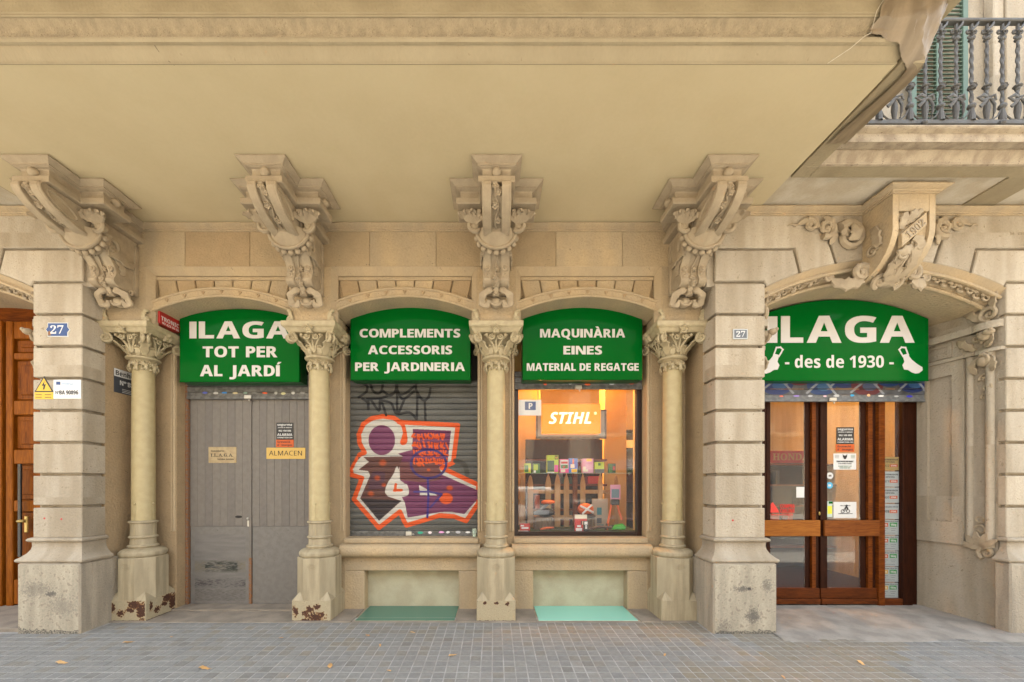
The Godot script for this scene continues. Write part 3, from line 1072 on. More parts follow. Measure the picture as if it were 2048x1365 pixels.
func build_sill(b: int, c: float) -> void:
	var t := thing("window_apron", "stone sill and panelled apron under the %s" % ("graffiti shutter" if b == 1 else "lit shop window"), "sill", Vector3(c, 0, -0.42), "sills between the columns")
	var x0 := c - 0.86
	var x1 := c + 0.86
	var s := MB.new()
	# sill slab, then a fat half round
	var rows := []
	for p in [[0.903, -0.60], [0.899, -0.425], [0.893, -0.405], [0.88, -0.398], [0.842, -0.398], [0.832, -0.404], [0.829, -0.425], [0.829, -0.44]]:
		rows.append(PackedVector3Array([Vector3(x0 + 0.03, p[0], p[1]), Vector3(x1 - 0.03, p[0], p[1])]))
	s.grid(rows)
	part(t, "sill", s, M.stone[0])
	var r := MB.new()
	rows = []
	for p in [[0.829, -0.44], [0.826, -0.37], [0.815, -0.335], [0.79, -0.312], [0.755, -0.305], [0.72, -0.309], [0.69, -0.325], [0.67, -0.35], [0.662, -0.385], [0.655, -0.40], [0.652, -0.44]]:
		rows.append(PackedVector3Array([Vector3(x0, p[0], p[1]), Vector3(x1, p[0], p[1])]))
	r.grid(rows)
	part(t, "roll_moulding", r, M.stone[2])
	for k in 3:
		var m := MB.new()
		if k == 0: m.box(Vector3(x0, 0.4885, -0.62), Vector3(x1, 0.655, -0.425), 0.005)
		elif k == 1: m.box(Vector3(x0, -0.05, -0.62), Vector3(c - 0.588, 0.4855, -0.425), 0.012)
		else: m.box(Vector3(c + 0.588, -0.05, -0.62), Vector3(x1, 0.4855, -0.425), 0.012)
		part(t, "apron_stone", m, M.stone[[0, 2, 4][k]])
	var p := MB.new()
	p.box(Vector3(c - 0.6, -0.02, -0.66), Vector3(c + 0.6, 0.5, -0.577))
	part(t, "panel", p, M.apron)
	# walk-on pane that lights the cellar
	var g := thing("pavement_light", "%s green glass pane in the ground under the %s" % (["dark", "graffiti shutter"] if b == 1 else ["bright pale", "lit shop window"]), "glass pane", Vector3(c, 0, -0.29), "walk-on glass panes")
	var q := MB.new()
	q.box(Vector3(c - 0.565, -0.06, -0.572), Vector3(c + 0.575, 0.004, -0.03), 0.003)
	part(g, "pane", q, M.floor_glass[b - 1])
	var fr := MB.new()
	fr.box(Vector3(c - 0.585, -0.06, -0.03), Vector3(c + 0.595, 0.002, -0.012), 0.002)
	fr.box(Vector3(c - 0.585, -0.06, -0.575), Vector3(c - 0.566, 0.002, -0.031), 0.002)
	fr.box(Vector3(c + 0.576, -0.06, -0.575), Vector3(c + 0.595, 0.002, -0.031), 0.002)
	part(g, "edge", fr, M.weathered)

# ---------------------------------------------------------------- arched walls of the entrances, left and right of the columns
func door_arch_poly(i: int) -> Array:
	# stones of the left half of the right-hand entrance
	var at := func(x: float) -> Vector2: return Vector2(x, 1.077 + sqrt(2.9 * 2.9 - (x - DOOR_C) * (x - DOOR_C)))
	var p := []
	if i == 0:
		p = [Vector2(2.373, 4.072), Vector2(2.373, 3.7425), Vector2(2.90, 3.7425)]
		for k in 5: p.append(at.call(lerpf(2.93, 3.27, k / 4.0)))
		p.append(Vector2(3.209, 4.072))
	elif i == 1:
		p = [Vector2(2.373, 4.45), Vector2(2.373, 4.10), Vector2(3.232, 4.10)]
		for k in 5: p.append(at.call(lerpf(3.298, 3.66, k / 4.0)))
		p.append(Vector2(3.592, 4.145))
		p.append(Vector2(3.592, 4.45))
	else:
		p = [Vector2(3.62, 4.45), Vector2(3.62, 4.145)]
		for k in 5: p.append(at.call(lerpf(3.688, DOOR_C, k / 4.0)))
		p.append(Vector2(DOOR_C, 4.45))
	return p

func build_arch_walls() -> void:
	for e in 2:
		var cx := DOOR_C if e == 0 else -6.238
		var t := thing("entrance_arch", "carved stone arch over the shop door, dated 1902" if e == 0 else "carved stone arch at the left edge over the wooden house door", "arch", Vector3(cx, 3.39, PIER_Z), "entrance arches")
		for side in ([1, -1] if e == 0 else [-1]):
			for i in 3:
				var m := MB.new()
				m.prism(door_arch_poly(i), Vector3(0, 0, 0.0), Vector3.RIGHT, Vector3.UP, Vector3(0, 0, PIER_Z), 0.009)
				var o := MB.new()
				if side > 0: o = m
				else: o.add(m, Transform3D(Basis.from_scale(Vector3(-1, 1, 1)), Vector3(8.4 if e == 0 else -2.038, 0, 0)))
				part(t, "voussoir", o, M.pier[(i + 1) % 4] if side > 0 else M.pier[(i + 2) % 4])
		var b := MB.new()
		var pol := [Vector2(cx - 1.9, 4.5), Vector2(cx - 1.9, 3.7), Vector2(cx - 1.29, 3.69)]
		for k in 13:
			var x := -1.27 + 2.54 * k / 12.0
			pol.append(Vector2(cx + x, 1.085 + sqrt(2.9 * 2.9 - x * x)))
		pol.append_array([Vector2(cx + 1.29, 3.69), Vector2(cx + 1.9, 3.7), Vector2(cx + 1.9, 4.5)])
		b.prism(pol, Vector3(0, 0, -0.7), Vector3.RIGHT, Vector3.UP, Vector3(0, 0, 0.7 + PIER_Z - 0.04))
		part(t, "backing", b, M.pier[3])
		var a := 0.475
		var m2 := MB.new()
		m2.arc(Vector2(cx, 1.077), [[2.9, 0.235], [2.897, 0.2575], [2.85, 0.205], [2.838, 0.205], [2.834, 0.222], [2.82, 0.232], [2.806, 0.226], [2.80, 0.21], [2.812, 0.17], [2.81, 0.13], [2.79, 0.10], [2.772, 0.092], [2.766, 0.104], [2.75, 0.112], [2.735, 0.106], [2.728, 0.09], [2.732, 0.072], [2.742, 0.066], [2.742, -0.75]], -a, a, 40)
		part(t, "arch_moulding", m2, M.stone[0])
		# reveals with panels, imposts and colonnettes
		for side in [1, -1]:
			if e == 1 and side > 0: continue
			reveal(t, cx, side)
		var co := MB.new()
		var prof := [[0.0, 4.435], [0.014, 4.437], [0.016, 4.447], [0.03, 4.449], [0.036, 4.458], [0.062, 4.466], [0.08, 4.476], [0.086, 4.48], [0.086, 4.488], [0.05, 4.489], [0.05, 4.53]]
		var path := [Vector2(2.373, 0.0), Vector2(2.373, PIER_Z), Vector2(3.95, PIER_Z), Vector2(3.95, 0.578), Vector2(4.38, 0.578), Vector2(4.38, PIER_Z), Vector2(8.0, PIER_Z)]
		if e == 1: path = [Vector2(-9.0, PIER_Z), Vector2(-4.417, PIER_Z), Vector2(-4.417, 0.0)]
		co.mould(path, prof)
		part(t, "cornice", co, M.stone[0])

func reveal(t: Node3D, cx: float, side: int) -> void:
	# side -1: on the right hand of the opening
	var sx := -side
	var x0 := cx + sx * 1.294
	var mk := func(pts: Array) -> void: pass
	var w := MB.new()
	# splayed inner face from the pier back to the door
	var p := [Vector2(x0, 0.19), Vector2(x0 - sx * 0.0, 0.14), Vector2(x0 - sx * 0.11, -0.75), Vector2(x0 + sx * 0.3, -0.75), Vector2(x0 + sx * 0.3, 0.19)]
	w.prism(p, Vector3(0, -0.05, 0), Vector3.RIGHT, Vector3.BACK, Vector3(0, 3.75, 0))
	part(t, "reveal", w, M.plinth if false else M.pier[1])
	var face := func(z: float) -> float: return x0 - sx * 0.11 * (0.14 - minf(z, 0.14)) / 0.89
	# sunk panel made by a raised frame
	var add_rail := func(z0: float, z1: float, y0: float, y1: float, out: float, called: String) -> void:
		var m := MB.new()
		var xa: float = face.call(z0)
		var xb: float = face.call(z1)
		m.prism([Vector2(xa, z0), Vector2(xb, z1), Vector2(xb - sx * out, z1), Vector2(xa - sx * out, z0)], Vector3(0, y0, 0), Vector3.RIGHT, Vector3.BACK, Vector3(0, y1 - y0, 0), 0.003)
		part(t, called, m, M.pier[1])
	add_rail.call(-0.53, -0.42, 0.86, 3.02, 0.03, "panel_rail")
	add_rail.call(-0.185, -0.085, 0.86, 3.02, 0.03, "panel_rail")
	add_rail.call(-0.42, -0.185, 0.86, 1.12, 0.03, "panel_rail")
	add_rail.call(-0.42, -0.185, 2.86, 3.02, 0.03, "panel_rail")
	add_rail.call(-0.52, 0.02, 3.02, 3.06, 0.05, "string_course")
	add_rail.call(-0.52, 0.02, 3.27, 3.35, 0.07, "impost_moulding")
	add_rail.call(-0.48, -0.2, 3.08, 3.10, 0.014, "panel_rail")
	add_rail.call(-0.48, -0.2, 3.22, 3.25, 0.014, "panel_rail")
	add_rail.call(-0.24, -0.2, 3.10, 3.22, 0.014, "panel_rail")
	# two colonnettes
	for z in [-0.05, 0.13]:
		var c := MB.new()
		c.lathe(Vector3(x0 - sx * 0.012, 0, z), [[0.0, 0.86], [0.036, 0.86], [0.036, 3.02], [0.0, 3.02]], 14)
		part(t, "colonnette", c, M.pier[0])
	# impost slab over the colonnettes, rounded in plan
	for q in [[3.27, 3.35, 0.10], [3.02, 3.06, 0.06]]:
		var m := MB.new()
		var poly := []
		for k in 9:
			var a := PI * k / 8.0
			poly.append(Vector2(x0 - sx * q[2] * sin(a), 0.10 - 0.14 * cos(a)))
		poly.append(Vector2(x0 + sx * 0.02, 0.24))
		poly.append(Vector2(x0 + sx * 0.02, -0.04))
		m.prism(poly, Vector3(0, q[0], 0), Vector3.RIGHT, Vector3.BACK, Vector3(0, q[1] - q[0], 0), 0.008)
		part(t, "impost_slab", m, M.pier[0])
	# foliage: on the impost, under it and at the foot
	var f := MB.new()
	var U := Vector3(0, 0, -sx)
	var n := Vector3(-sx, 0, 0)
	var up := Vector3.UP
	var C := func(z: float, y: float, o := 0.0) -> Vector3: return Vector3(x0 - sx * o, y, z)
	f.volute(C.call(0.14, 3.44, 0.05), U, up, 0.085, 1.6, 0.026, 0.014, -PI / 2, 0.03)
	f.leaf([C.call(0.10, 3.37, 0.02), C.call(0.02, 3.45, 0.06), C.call(-0.05, 3.52, 0.05), C.call(-0.12, 3.54, 0.03)], n, 0.055, 0.022, 4)
	f.leaf([C.call(0.17, 3.50, 0.04), C.call(0.19, 3.58, 0.06), C.call(0.21, 3.66, 0.05)], n, 0.045, 0.022, 3)
	f.volute(C.call(0.05, 3.55, 0.03), U, up, 0.05, 1.3, 0.018, 0.01, 0.6, 0.02)
	# mask under the slab
	f.ball(C.call(0.14, 3.20, 0.08), Vector3(0.07, 0.055, 0.06), 12, 8)
	f.ball(C.call(0.20, 3.22, 0.12), Vector3(0.045, 0.035, 0.05), 10, 6)
	f.ball(C.call(0.235, 3.235, 0.14), Vector3(0.02, 0.02, 0.02), 8, 5)
	f.volute(C.call(0.13, 3.12, 0.06), U, up, 0.05, 1.5, 0.018, 0.01, 0.3, 0.03)
	f.volute(C.call(0.03, 3.21, 0.05), U, up, 0.05, 1.3, 0.02, 0.012, 2.0, 0.02)
	f.volute(C.call(-0.06, 3.13, 0.03), U, up, 0.045, 1.4, 0.018, 0.01, 1.0, 0.02)
	f.leaf([C.call(0.0, 3.08, 0.02), C.call(-0.06, 3.15, 0.05), C.call(-0.13, 3.21, 0.05), C.call(-0.18, 3.20, 0.02)], n, 0.05, 0.02, 4)
	f.leaf([C.call(0.10, 3.10, 0.03), C.call(0.17, 3.13, 0.07), C.call(0.21, 3.19, 0.09)], n, 0.04, 0.02, 3)
	part(t, "impost_foliage", f, M.carve, 38.0)
	var h := MB.new()
	h.ball(C.call(0.10, 2.93, 0.05), Vector3(0.05, 0.06, 0.06), 12, 8)
	h.volute(C.call(0.10, 2.94, 0.07), U, up, 0.065, 1.4, 0.02, 0.01, 1.4, 0.02)
	h.leaf([C.call(0.05, 2.98, 0.03), C.call(0.0, 2.9, 0.06), C.call(0.03, 2.8, 0.04)], n, 0.045, 0.02, 4)
	h.leaf([C.call(0.15, 2.98, 0.03), C.call(0.19, 2.88, 0.06), C.call(0.17, 2.8, 0.04)], n, 0.04, 0.02, 4)
	h.volute(C.call(0.09, 2.75, 0.03), U, up, 0.05, 1.5, 0.016, 0.008, -0.5, 0.02)
	h.volute(C.call(0.11, 2.64, 0.03), U, up, 0.045, 1.5, 0.015, 0.008, 2.4, 0.02)
	h.volute(C.call(0.09, 2.54, 0.025), U, up, 0.035, 1.4, 0.012, 0.007, -0.5, 0.015)
	part(t, "colonnette_foliage", h, M.carve)
	var g := MB.new()
	g.volute(C.call(0.10, 0.80, 0.03), U, up, 0.075, 1.5, 0.024, 0.012, -1.2, 0.03)
	for a in 5:
		var an := -0.9 + a * 0.55
		var d := Vector3(0, cos(an), -sin(an))
		var o: Vector3 = C.call(0.06, 0.84, 0.02)
		g.leaf([o, o + d * 0.09 + n * 0.03, o + d * 0.19 + n * 0.022], n, 0.045, 0.024, 3)
	g.volute(C.call(0.05, 1.05, 0.02), U, up, 0.055, 1.4, 0.014, 0.007, 0.4, 0.02)
	g.volute(C.call(0.04, 1.17, 0.02), U, up, 0.05, 1.4, 0.013, 0.007, 2.8, 0.015)
	part(t, "foot_foliage", g, M.carve)
	# running scroll in the hollow of the arch
	var r := MB.new()
	for k in 7:
		var an := (0.44 - 0.034 * k) * sx
		var o := Vector3(cx + 2.79 * sin(an), 1.077 + 2.79 * cos(an), 0.155)
		var u := Vector3(cos(an) * sx, -sin(an) * sx, 0)
		var vv := Vector3(sin(an), cos(an), 0.0)
		var rad := 0.044 - 0.003 * k
		r.volute(o, u, vv if k % 2 == 0 else -vv, rad, 1.4, 0.015, 0.007, 0.8, 0.03)
		r.leaf([o + vv * rad, o + vv * rad * 0.4 - u * 0.04 + Vector3(0, 0, 0.03), o - u * 0.075 + Vector3(0, 0, 0.02)], Vector3.BACK, 0.026, 0.014, 3)
	part(t, "arch_foliage", r, M.carve)

# stained stone: pale streaks, soot smudges and a dirty foot, as on the two plinths
func scuffed_stone(which: int) -> ImageTexture:
	var w := 256
	var h := 290
	var c := Canvas.new(w, h, Color(0.7, 0.66, 0.58))
	var a := noise_bytes(901 + which * 7, 0.02, 4, 512)
	var b := noise_bytes(902 + which * 7, 0.12, 4, 512)
	var d := noise_bytes(903 + which * 7, 0.04, 4, 512)
	var smudge: Array = [[0.55, 0.42, 0.10, 0.05, 0.55], [0.30, 0.35, 0.3, 0.12, 0.25], [0.72, 0.6, 0.25, 0.15, 0.2]] if which == 0 else [[0.575, 0.345, 0.045, 0.03, 0.9], [0.45, 0.35, 0.16, 0.05, 0.5], [0.85, 0.30, 0.10, 0.10, 0.35], [0.62, 0.74, 0.14, 0.12, 0.5], [0.15, 0.9, 0.12, 0.12, 0.3]]
	for y in h:
		for x in w:
			var s := a[((y / 7) % 512) * 512 + x] / 255.0
			var g := b[y * 512 + x] / 255.0
			var q := d[y * 512 + x] / 255.0
			var v := 0.71 + 0.14 * (s - 0.5) + 0.06 * (g - 0.5) + 0.10 * (q - 0.5)
			var col := Color(v, v * 0.945, v * 0.835)
			if q > 0.62: col = col.lerp(Color(0.56, 0.51, 0.45), clampf((q - 0.62) * 4.0, 0, 0.7))
			var u := float(x) / w
			var t := float(y) / h
			for m in smudge:
				var e := Vector2((u - m[0]) / m[2], (t - m[1]) / m[3]).length() + (g - 0.5) * 0.9 + (q - 0.5) * 0.8
				if e < 1.0: col = col.lerp(Color(0.27, 0.255, 0.25), m[4] * clampf((1.0 - e) * 1.6, 0, 1))
			var foot := 0.045 + 0.05 * (s - 0.4) + 0.06 * (q - 0.5)
			if which == 0: foot += 0.03 * clampf(1.0 - u * 1.6, 0, 1)
			if 1.0 - t < foot: col = col.lerp(Color(0.24, 0.23, 0.22), 0.75 * clampf((g - 0.25) * 2.5, 0, 1))
			if g > 0.80: col = col.lerp(Color(0.82, 0.79, 0.72), 0.4)
			c.px(x, y, col)
	return c.texture()

func rust_face(which: int) -> ImageTexture:
	var w := 180
	var h := 110
	var c := Canvas.new(w, h, Color(0.73, 0.675, 0.55))
	var b := noise_bytes(941 + which * 5, 0.06, 4, 256)
	var d := noise_bytes(942 + which * 5, 0.2, 3, 256)
	var spots: Array = [[[0.15, 0.35, 0.05, 0.2], [0.35, 0.6, 0.08, 0.15], [0.75, 0.2, 0.2, 0.2], [0.9, 0.5, 0.12, 0.4], [0.6, 0.45, 0.1, 0.12]], [[0.08, 0.5, 0.07, 0.2], [0.35, 0.6, 0.09, 0.14], [0.46, 0.42, 0.10, 0.14], [0.65, 0.3, 0.08, 0.12], [0.6, 0.78, 0.2, 0.2], [0.8, 0.66, 0.08, 0.1], [0.35, 0.95, 0.15, 0.08]], [[0.2, 0.1, 0.05, 0.06], [0.5, 0.12, 0.05, 0.06], [0.8, 0.15, 0.05, 0.08]]][which]
	for y in h:
		for x in w:
			var q := b[y * 256 + x] / 255.0
			var g := d[y * 256 + x] / 255.0
			var v := 0.72 + 0.07 * (q - 0.5) + 0.06 * (g - 0.5)
			var col := Color(v, v * 0.925, v * 0.755)
			var u := float(x) / w
			var t := float(y) / h
			for m in spots:
				var e := Vector2((u - m[0]) / m[2], (t - m[1]) / m[3]).length() * 0.75 + (q - 0.5) * 1.1
				if e < 0.85: col = col.lerp(Color(0.58, 0.38, 0.2), 0.6)
				if e < 0.7: col = Color(0.36, 0.19, 0.09).lerp(Color(0.2, 0.14, 0.13), clampf((g - 0.35) * 2.4, 0, 1))
			if g > 0.80 and q > 0.45: col = Color(0.34, 0.22, 0.14)
			if t > 0.965 - 0.05 * q: col = col.lerp(Color(0.25, 0.15, 0.1), 0.8)
			c.px(x, y, col)
	return c.texture()

# ---------------------------------------------------------------- gallery overhead
func build_gallery() -> void:
	var t := thing("gallery", "plain painted gallery soffit overhead with moulded front edge", "gallery", Vector3(-1.0, CEIL, 0.85))
	var s := MB.new()
	s.box(Vector3(-4.86, CEIL, -0.1), Vector3(2.82, CEIL + 0.2, 1.713))
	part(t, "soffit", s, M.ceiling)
	var run := [Vector2(-4.86, 0.1), Vector2(-4.86, 1.713), Vector2(2.81, 1.713), Vector2(2.81, 1.62)]
	var bands := [
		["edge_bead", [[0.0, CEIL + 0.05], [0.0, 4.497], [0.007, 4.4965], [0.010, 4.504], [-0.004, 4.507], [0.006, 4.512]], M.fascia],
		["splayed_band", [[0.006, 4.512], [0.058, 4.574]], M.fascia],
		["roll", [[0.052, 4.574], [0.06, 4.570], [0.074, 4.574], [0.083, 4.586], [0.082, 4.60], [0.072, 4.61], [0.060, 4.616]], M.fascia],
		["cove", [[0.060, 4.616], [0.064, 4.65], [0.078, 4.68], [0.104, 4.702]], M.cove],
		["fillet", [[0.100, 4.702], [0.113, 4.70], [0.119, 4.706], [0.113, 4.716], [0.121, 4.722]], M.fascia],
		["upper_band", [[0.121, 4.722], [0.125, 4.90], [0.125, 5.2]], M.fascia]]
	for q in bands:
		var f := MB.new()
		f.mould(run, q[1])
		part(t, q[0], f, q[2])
	var b := MB.new()
	b.box(Vector3(-4.8, CEIL + 0.2, -0.1), Vector3(2.80, 5.2, 1.74))
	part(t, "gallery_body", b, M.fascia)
	var up := MB.new()
	up.box(Vector3(-5.3, 4.84, -0.1), Vector3(3.2, 4.98, 2.25), 0.03)  # added slab above the view; keeps sky light off the front edge
	part(t, "added_sky_shade", up, M.fascia)
	# side band with a shadow gap
	var d := MB.new()
	d.box(Vector3(2.845, 4.499, 0.703), Vector3(3.01, 4.70, 1.73), 0.006)
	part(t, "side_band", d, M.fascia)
	var g := MB.new()
	g.box(Vector3(2.822, 4.53, 0.705), Vector3(2.844, 4.62, 1.70))
	part(t, "gap", g, M.weathered)
	# fine cracks in the paint: real grooves are too thin to cut, so thin dark fillets
	var c := MB.new()
	var pts := [Vector3(-2.3319, 4.577, 1.772), Vector3(-2.3294, 4.567, 1.767), Vector3(-2.3156, 4.545, 1.7445), Vector3(-2.2811, 4.519, 1.7225), Vector3(-2.2445, 4.4965, 1.71)]
	c.tube(pts, 0.0016, 5)
	part(t, "crack", c, M.void)
	# sheet of protective film wrapped round the corner
	var n := thing("protective_film", "brown protective film wrapped round the gallery corner", "film", Vector3(2.9, 4.5, 1.3))
	var m := MB.new()
	var rows := []
	var secs := [
		[Vector3(2.56, 4.615, 1.81), Vector3(2.70, 4.57, 1.79), Vector3(2.84, 4.49, 1.735), Vector3(2.93, 4.482, 1.66), Vector3(2.90, 4.478, 1.40), Vector3(2.86, 4.485, 1.08)],
		[Vector3(2.555, 4.65, 1.80), Vector3(2.72, 4.62, 1.815), Vector3(2.92, 4.55, 1.79), Vector3(3.03, 4.50, 1.66), Vector3(3.03, 4.487, 1.40), Vector3(3.025, 4.49, 1.08)],
		[Vector3(2.58, 4.68, 1.85), Vector3(2.70, 4.67, 1.85), Vector3(2.93, 4.66, 1.84), Vector3(3.06, 4.65, 1.75), Vector3(3.07, 4.63, 1.4), Vector3(3.05, 4.60, 1.08)],
		[Vector3(2.60, 4.80, 1.865), Vector3(2.74, 4.80, 1.87), Vector3(2.98, 4.80, 1.86), Vector3(3.09, 4.80, 1.76), Vector3(3.08, 4.80, 1.4), Vector3(3.06, 4.78, 1.08)],
		[Vector3(2.63, 5.2, 1.88), Vector3(2.76, 5.2, 1.88), Vector3(2.99, 5.2, 1.87), Vector3(3.10, 5.2, 1.77), Vector3(3.09, 5.2, 1.4), Vector3(3.06, 5.2, 1.08)]]
	var wob := FastNoiseLite.new()
	wob.seed = 8
	wob.frequency = 2.2
	var full := []
	for r in secs:
		var row := PackedVector3Array()
		for k in r.size() - 1:
			for q in 10:
				var p: Vector3 = (r[k] as Vector3).cubic_interpolate(r[k + 1], r[maxi(k - 1, 0)], r[mini(k + 2, r.size() - 1)], q / 10.0)
				row.append(p)
		row.append(r[-1])
		full.append(row)
	for k in full.size() - 1:
		for q in 8:
			var row := PackedVector3Array()
			for i in full[0].size():
				var p: Vector3 = full[k][i].lerp(full[k + 1][i], q / 8.0)
				var w := wob.get_noise_3d(p.x * 3.0, p.y * 1.2, p.z * 1.4)
				row.append(p + Vector3(w * 0.03, w * 0.012, w * 0.03))
			rows.append(row)
	m.grid(rows)
	part(n, "film", m, M.net)
	var e := MB.new()
	e.tube([Vector3(2.3307, 4.497, 1.722), Vector3(2.44, 4.54, 1.78), Vector3(2.50, 4.58, 1.815), Vector3(2.55, 4.61, 1.81), Vector3(2.56, 4.65, 1.81), Vector3(2.55, 4.71, 1.85), Vector3(2.60, 4.80, 1.865), Vector3(2.63, 5.1, 1.87)], 0.002, 6)
	part(n, "film_edge", e, M.plaster)

# ---------------------------------------------------------------- balcony on the right and soffits beside the gallery
func build_balcony() -> void:
	var t := thing("stone_balcony", "weathered stone balcony slab with plaster underside at upper right", "balcony", Vector3(5.5, CEIL, 0.5))
	var s := MB.new()
	s.box(Vector3(2.60, 4.522, -0.05), Vector3(9.0, 4.62, 0.72))
	part(t, "plaster_soffit", s, M.plaster)
	var f := MB.new()
	f.box(Vector3(2.845, 4.4975, 0.703), Vector3(9.0, 4.60, 0.84), 0.004)
	f.box(Vector3(4.95, 4.505, 0.26), Vector3(5.28, 4.60, 0.702), 0.004)
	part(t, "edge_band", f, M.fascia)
	var m := MB.new()
	m.mould([Vector2(3.005, 0.72), Vector2(3.005, 0.845), Vector2(9.0, 0.845)], [[-0.01, 4.55], [-0.006, 4.4975], [0.0, 4.4975], [0.012, 4.501], [0.018, 4.508], [0.016, 4.516], [0.02, 4.524], [0.034, 4.55], [0.056, 4.58], [0.062, 4.586], [0.062, 4.59], [0.055, 4.596], [0.06, 4.62], [0.072, 4.650], [0.08, 4.655], [0.092, 4.66], [0.13, 4.672], [0.15, 4.682], [0.168, 4.69], [0.176, 4.702], [0.174, 4.715], [0.16, 4.723], [0.1, 4.73]])
	part(t, "moulding", m, M.weathered)
	var fl := MB.new()
	fl.box(Vector3(3.02, 4.6, 0.05), Vector3(9.0, 4.729, 0.98))
	part(t, "slab", fl, M.weathered)
	var l := thing("left_soffit", "patch of pale plaster soffit beyond the gallery at left edge", "soffit", Vector3(-6.5, CEIL, 0.4))
	var ls := MB.new()
	ls.box(Vector3(-9.0, 4.51, -0.05), Vector3(-4.87, 4.62, 1.2))
	part(l, "plaster", ls, M.plaster)
	# railing
	var r := thing("balcony_railing", "wrought iron balcony railing with twisted bars and bows", "railing", Vector3(5.5, 4.73, 0.963))
	var zr := 0.963
	var top := MB.new()
	top.box(Vector3(3.05, 5.672, zr - 0.025), Vector3(9.0, 5.70, zr + 0.025), 0.006)
	part(r, "top_rail", top, M.iron)
	var bot := MB.new()
	bot.box(Vector3(3.05, 4.768, zr - 0.012), Vector3(9.0, 4.806, zr + 0.012), 0.003)
	part(r, "bottom_rail", bot, M.iron)
	var foot := MB.new()
	foot.ball(Vector3(0, 4.765, 0), Vector3(0.028, 0.028, 0.028), 10, 7)
	var fm := foot.mesh(Vector3(0, 4.73, 0))
	for k in 6: share(r, "foot_ball", fm, M.iron, Vector3(3.8198 + k * 0.69 - 0.69, 4.73, zr + 0.02))
	var meshes := []
	for kind in 2:
		var b := MB.new()
		var rows := []
		for i in 57:
			var y := 4.80 + 0.86 * i / 56.0
			var row := PackedVector3Array()
			var tw := i * 0.55
			var rad := 0.0125 if kind == 0 else 0.012
			for j in 8:
				var a := TAU * j / 8
				var rr := rad * (1.0 + 0.28 * cos(2.0 * (a - tw)) if i > 10 and i < 46 else 1.0)
				row.append(Vector3(rr * cos(a), y, rr * sin(a)))
			rows.append(row)
		b.grid(rows, true)
		# head: scrolls and a drop
		for s2 in [-1, 1]:
			b.volute(Vector3(s2 * 0.03, 5.60, 0), Vector3(s2, 0, 0), Vector3.UP, 0.026, 1.1, 0.009, 0.005, 2.4)
			b.volute(Vector3(s2 * 0.022, 5.545, 0.0), Vector3(s2, 0, 0), Vector3.DOWN, 0.02, 1.0, 0.008, 0.005, 2.4)
		b.tube([Vector3(0.045, 5.67, 0.01), Vector3(0.03, 5.64, 0.02), Vector3(-0.02, 5.585, 0.02), Vector3(0, 5.555, 0.015)], 0.010, 6)
		b.ball(Vector3(0, 5.53, 0), Vector3(0.024, 0.018, 0.024), 10, 6)
		if kind == 0:
			b.rosette(Vector3(0, 5.10, 0.012), Vector3.RIGHT, Vector3.UP, 0.034, 0.016, 6)
			b.ball(Vector3(0, 5.10, 0), Vector3(0.028, 0.026, 0.028), 10, 6)
			b.ball(Vector3(0, 4.93, 0), Vector3(0.032, 0.026, 0.03), 10, 6)
			b.lathe(Vector3.ZERO, [[0.027, 4.80], [0.024, 4.84], [0.017, 4.91]], 8)
		else:
			b.ball(Vector3(0, 5.11, 0), Vector3(0.036, 0.014, 0.03), 10, 6)
			b.ball(Vector3(0, 5.09, 0), Vector3(0.02, 0.02, 0.02), 10, 6)
			# bow and tassel
			b.ribbon([Vector3(-0.01, 5.0, 0.015), Vector3(-0.06, 5.005, 0.03), Vector3(-0.1, 4.99, 0.02), Vector3(-0.06, 4.965, 0.02), Vector3(0, 4.985, 0.02)], [0.01, 0.017, 0.016, 0.014, 0.01], [0.008, 0.008, 0.008, 0.008, 0.008], Vector3.BACK, 8)
			b.ribbon([Vector3(0.0, 5.0, 0.015), Vector3(0.035, 5.005, 0.03), Vector3(0.055, 4.97, 0.02), Vector3(0.03, 4.97, 0.02), Vector3(0, 4.985, 0.02)], [0.01, 0.013, 0.012, 0.012, 0.01], [0.008, 0.008, 0.008, 0.008, 0.008], Vector3.BACK, 8)
			b.ribbon([Vector3(-0.005, 4.985, 0.015), Vector3(-0.045, 4.945, 0.025), Vector3(-0.075, 4.915, 0.015)], [0.008, 0.013, 0.016], [0.006, 0.006, 0.006], Vector3.BACK, 8)
			b.tube([Vector3(0.02, 4.98, 0.015), Vector3(0.045, 4.93, 0.02), Vector3(0.05, 4.87, 0.015), Vector3(0.04, 4.82, 0.01)], [0.009, 0.011, 0.01, 0.006], 7)
			b.lathe(Vector3.ZERO, [[0.006, 4.98], [0.02, 4.955], [0.024, 4.90], [0.018, 4.85], [0.012, 4.80]], 10)
			for s2 in [-1, 1]:
				b.tube([Vector3(s2 * 0.125, 4.905, 0), Vector3(s2 * 0.1, 4.85, 0), Vector3(s2 * 0.055, 4.815, 0), Vector3(0, 4.81, 0)], 0.007, 6)
		meshes.append(b.mesh(Vector3(0, 4.8, 0)))
	for k in 26:
		share(r, "twisted_baluster" if k % 2 == 1 else "baluster", meshes[k % 2], M.iron, Vector3(3.16 + k * 0.1375, 4.8, zr))
	# window with louvred shutter behind it
	var w := thing("louvred_shutter", "green louvred window shutter behind the balcony railing", "shutter", Vector3(4.85, 4.73, 0.2))
	var fr := MB.new()
	for x in [4.50, 4.77, 5.055]: fr.box(Vector3(x, 4.75, 0.2), Vector3(x + 0.055, 7.0, 0.24), 0.004)
	for y in [4.75, 6.9]: fr.box(Vector3(4.5, y, 0.202), Vector3(5.1, y + 0.09, 0.238), 0.003)
	part(w, "frame", fr, M.shutter_green)
	var sl := MB.new()
	sl.box(Vector3(-0.107, -0.004, -0.02), Vector3(0.107, 0.004, 0.02), 0.001)
	var slm := sl.mesh(Vector3.ZERO, 0.0)
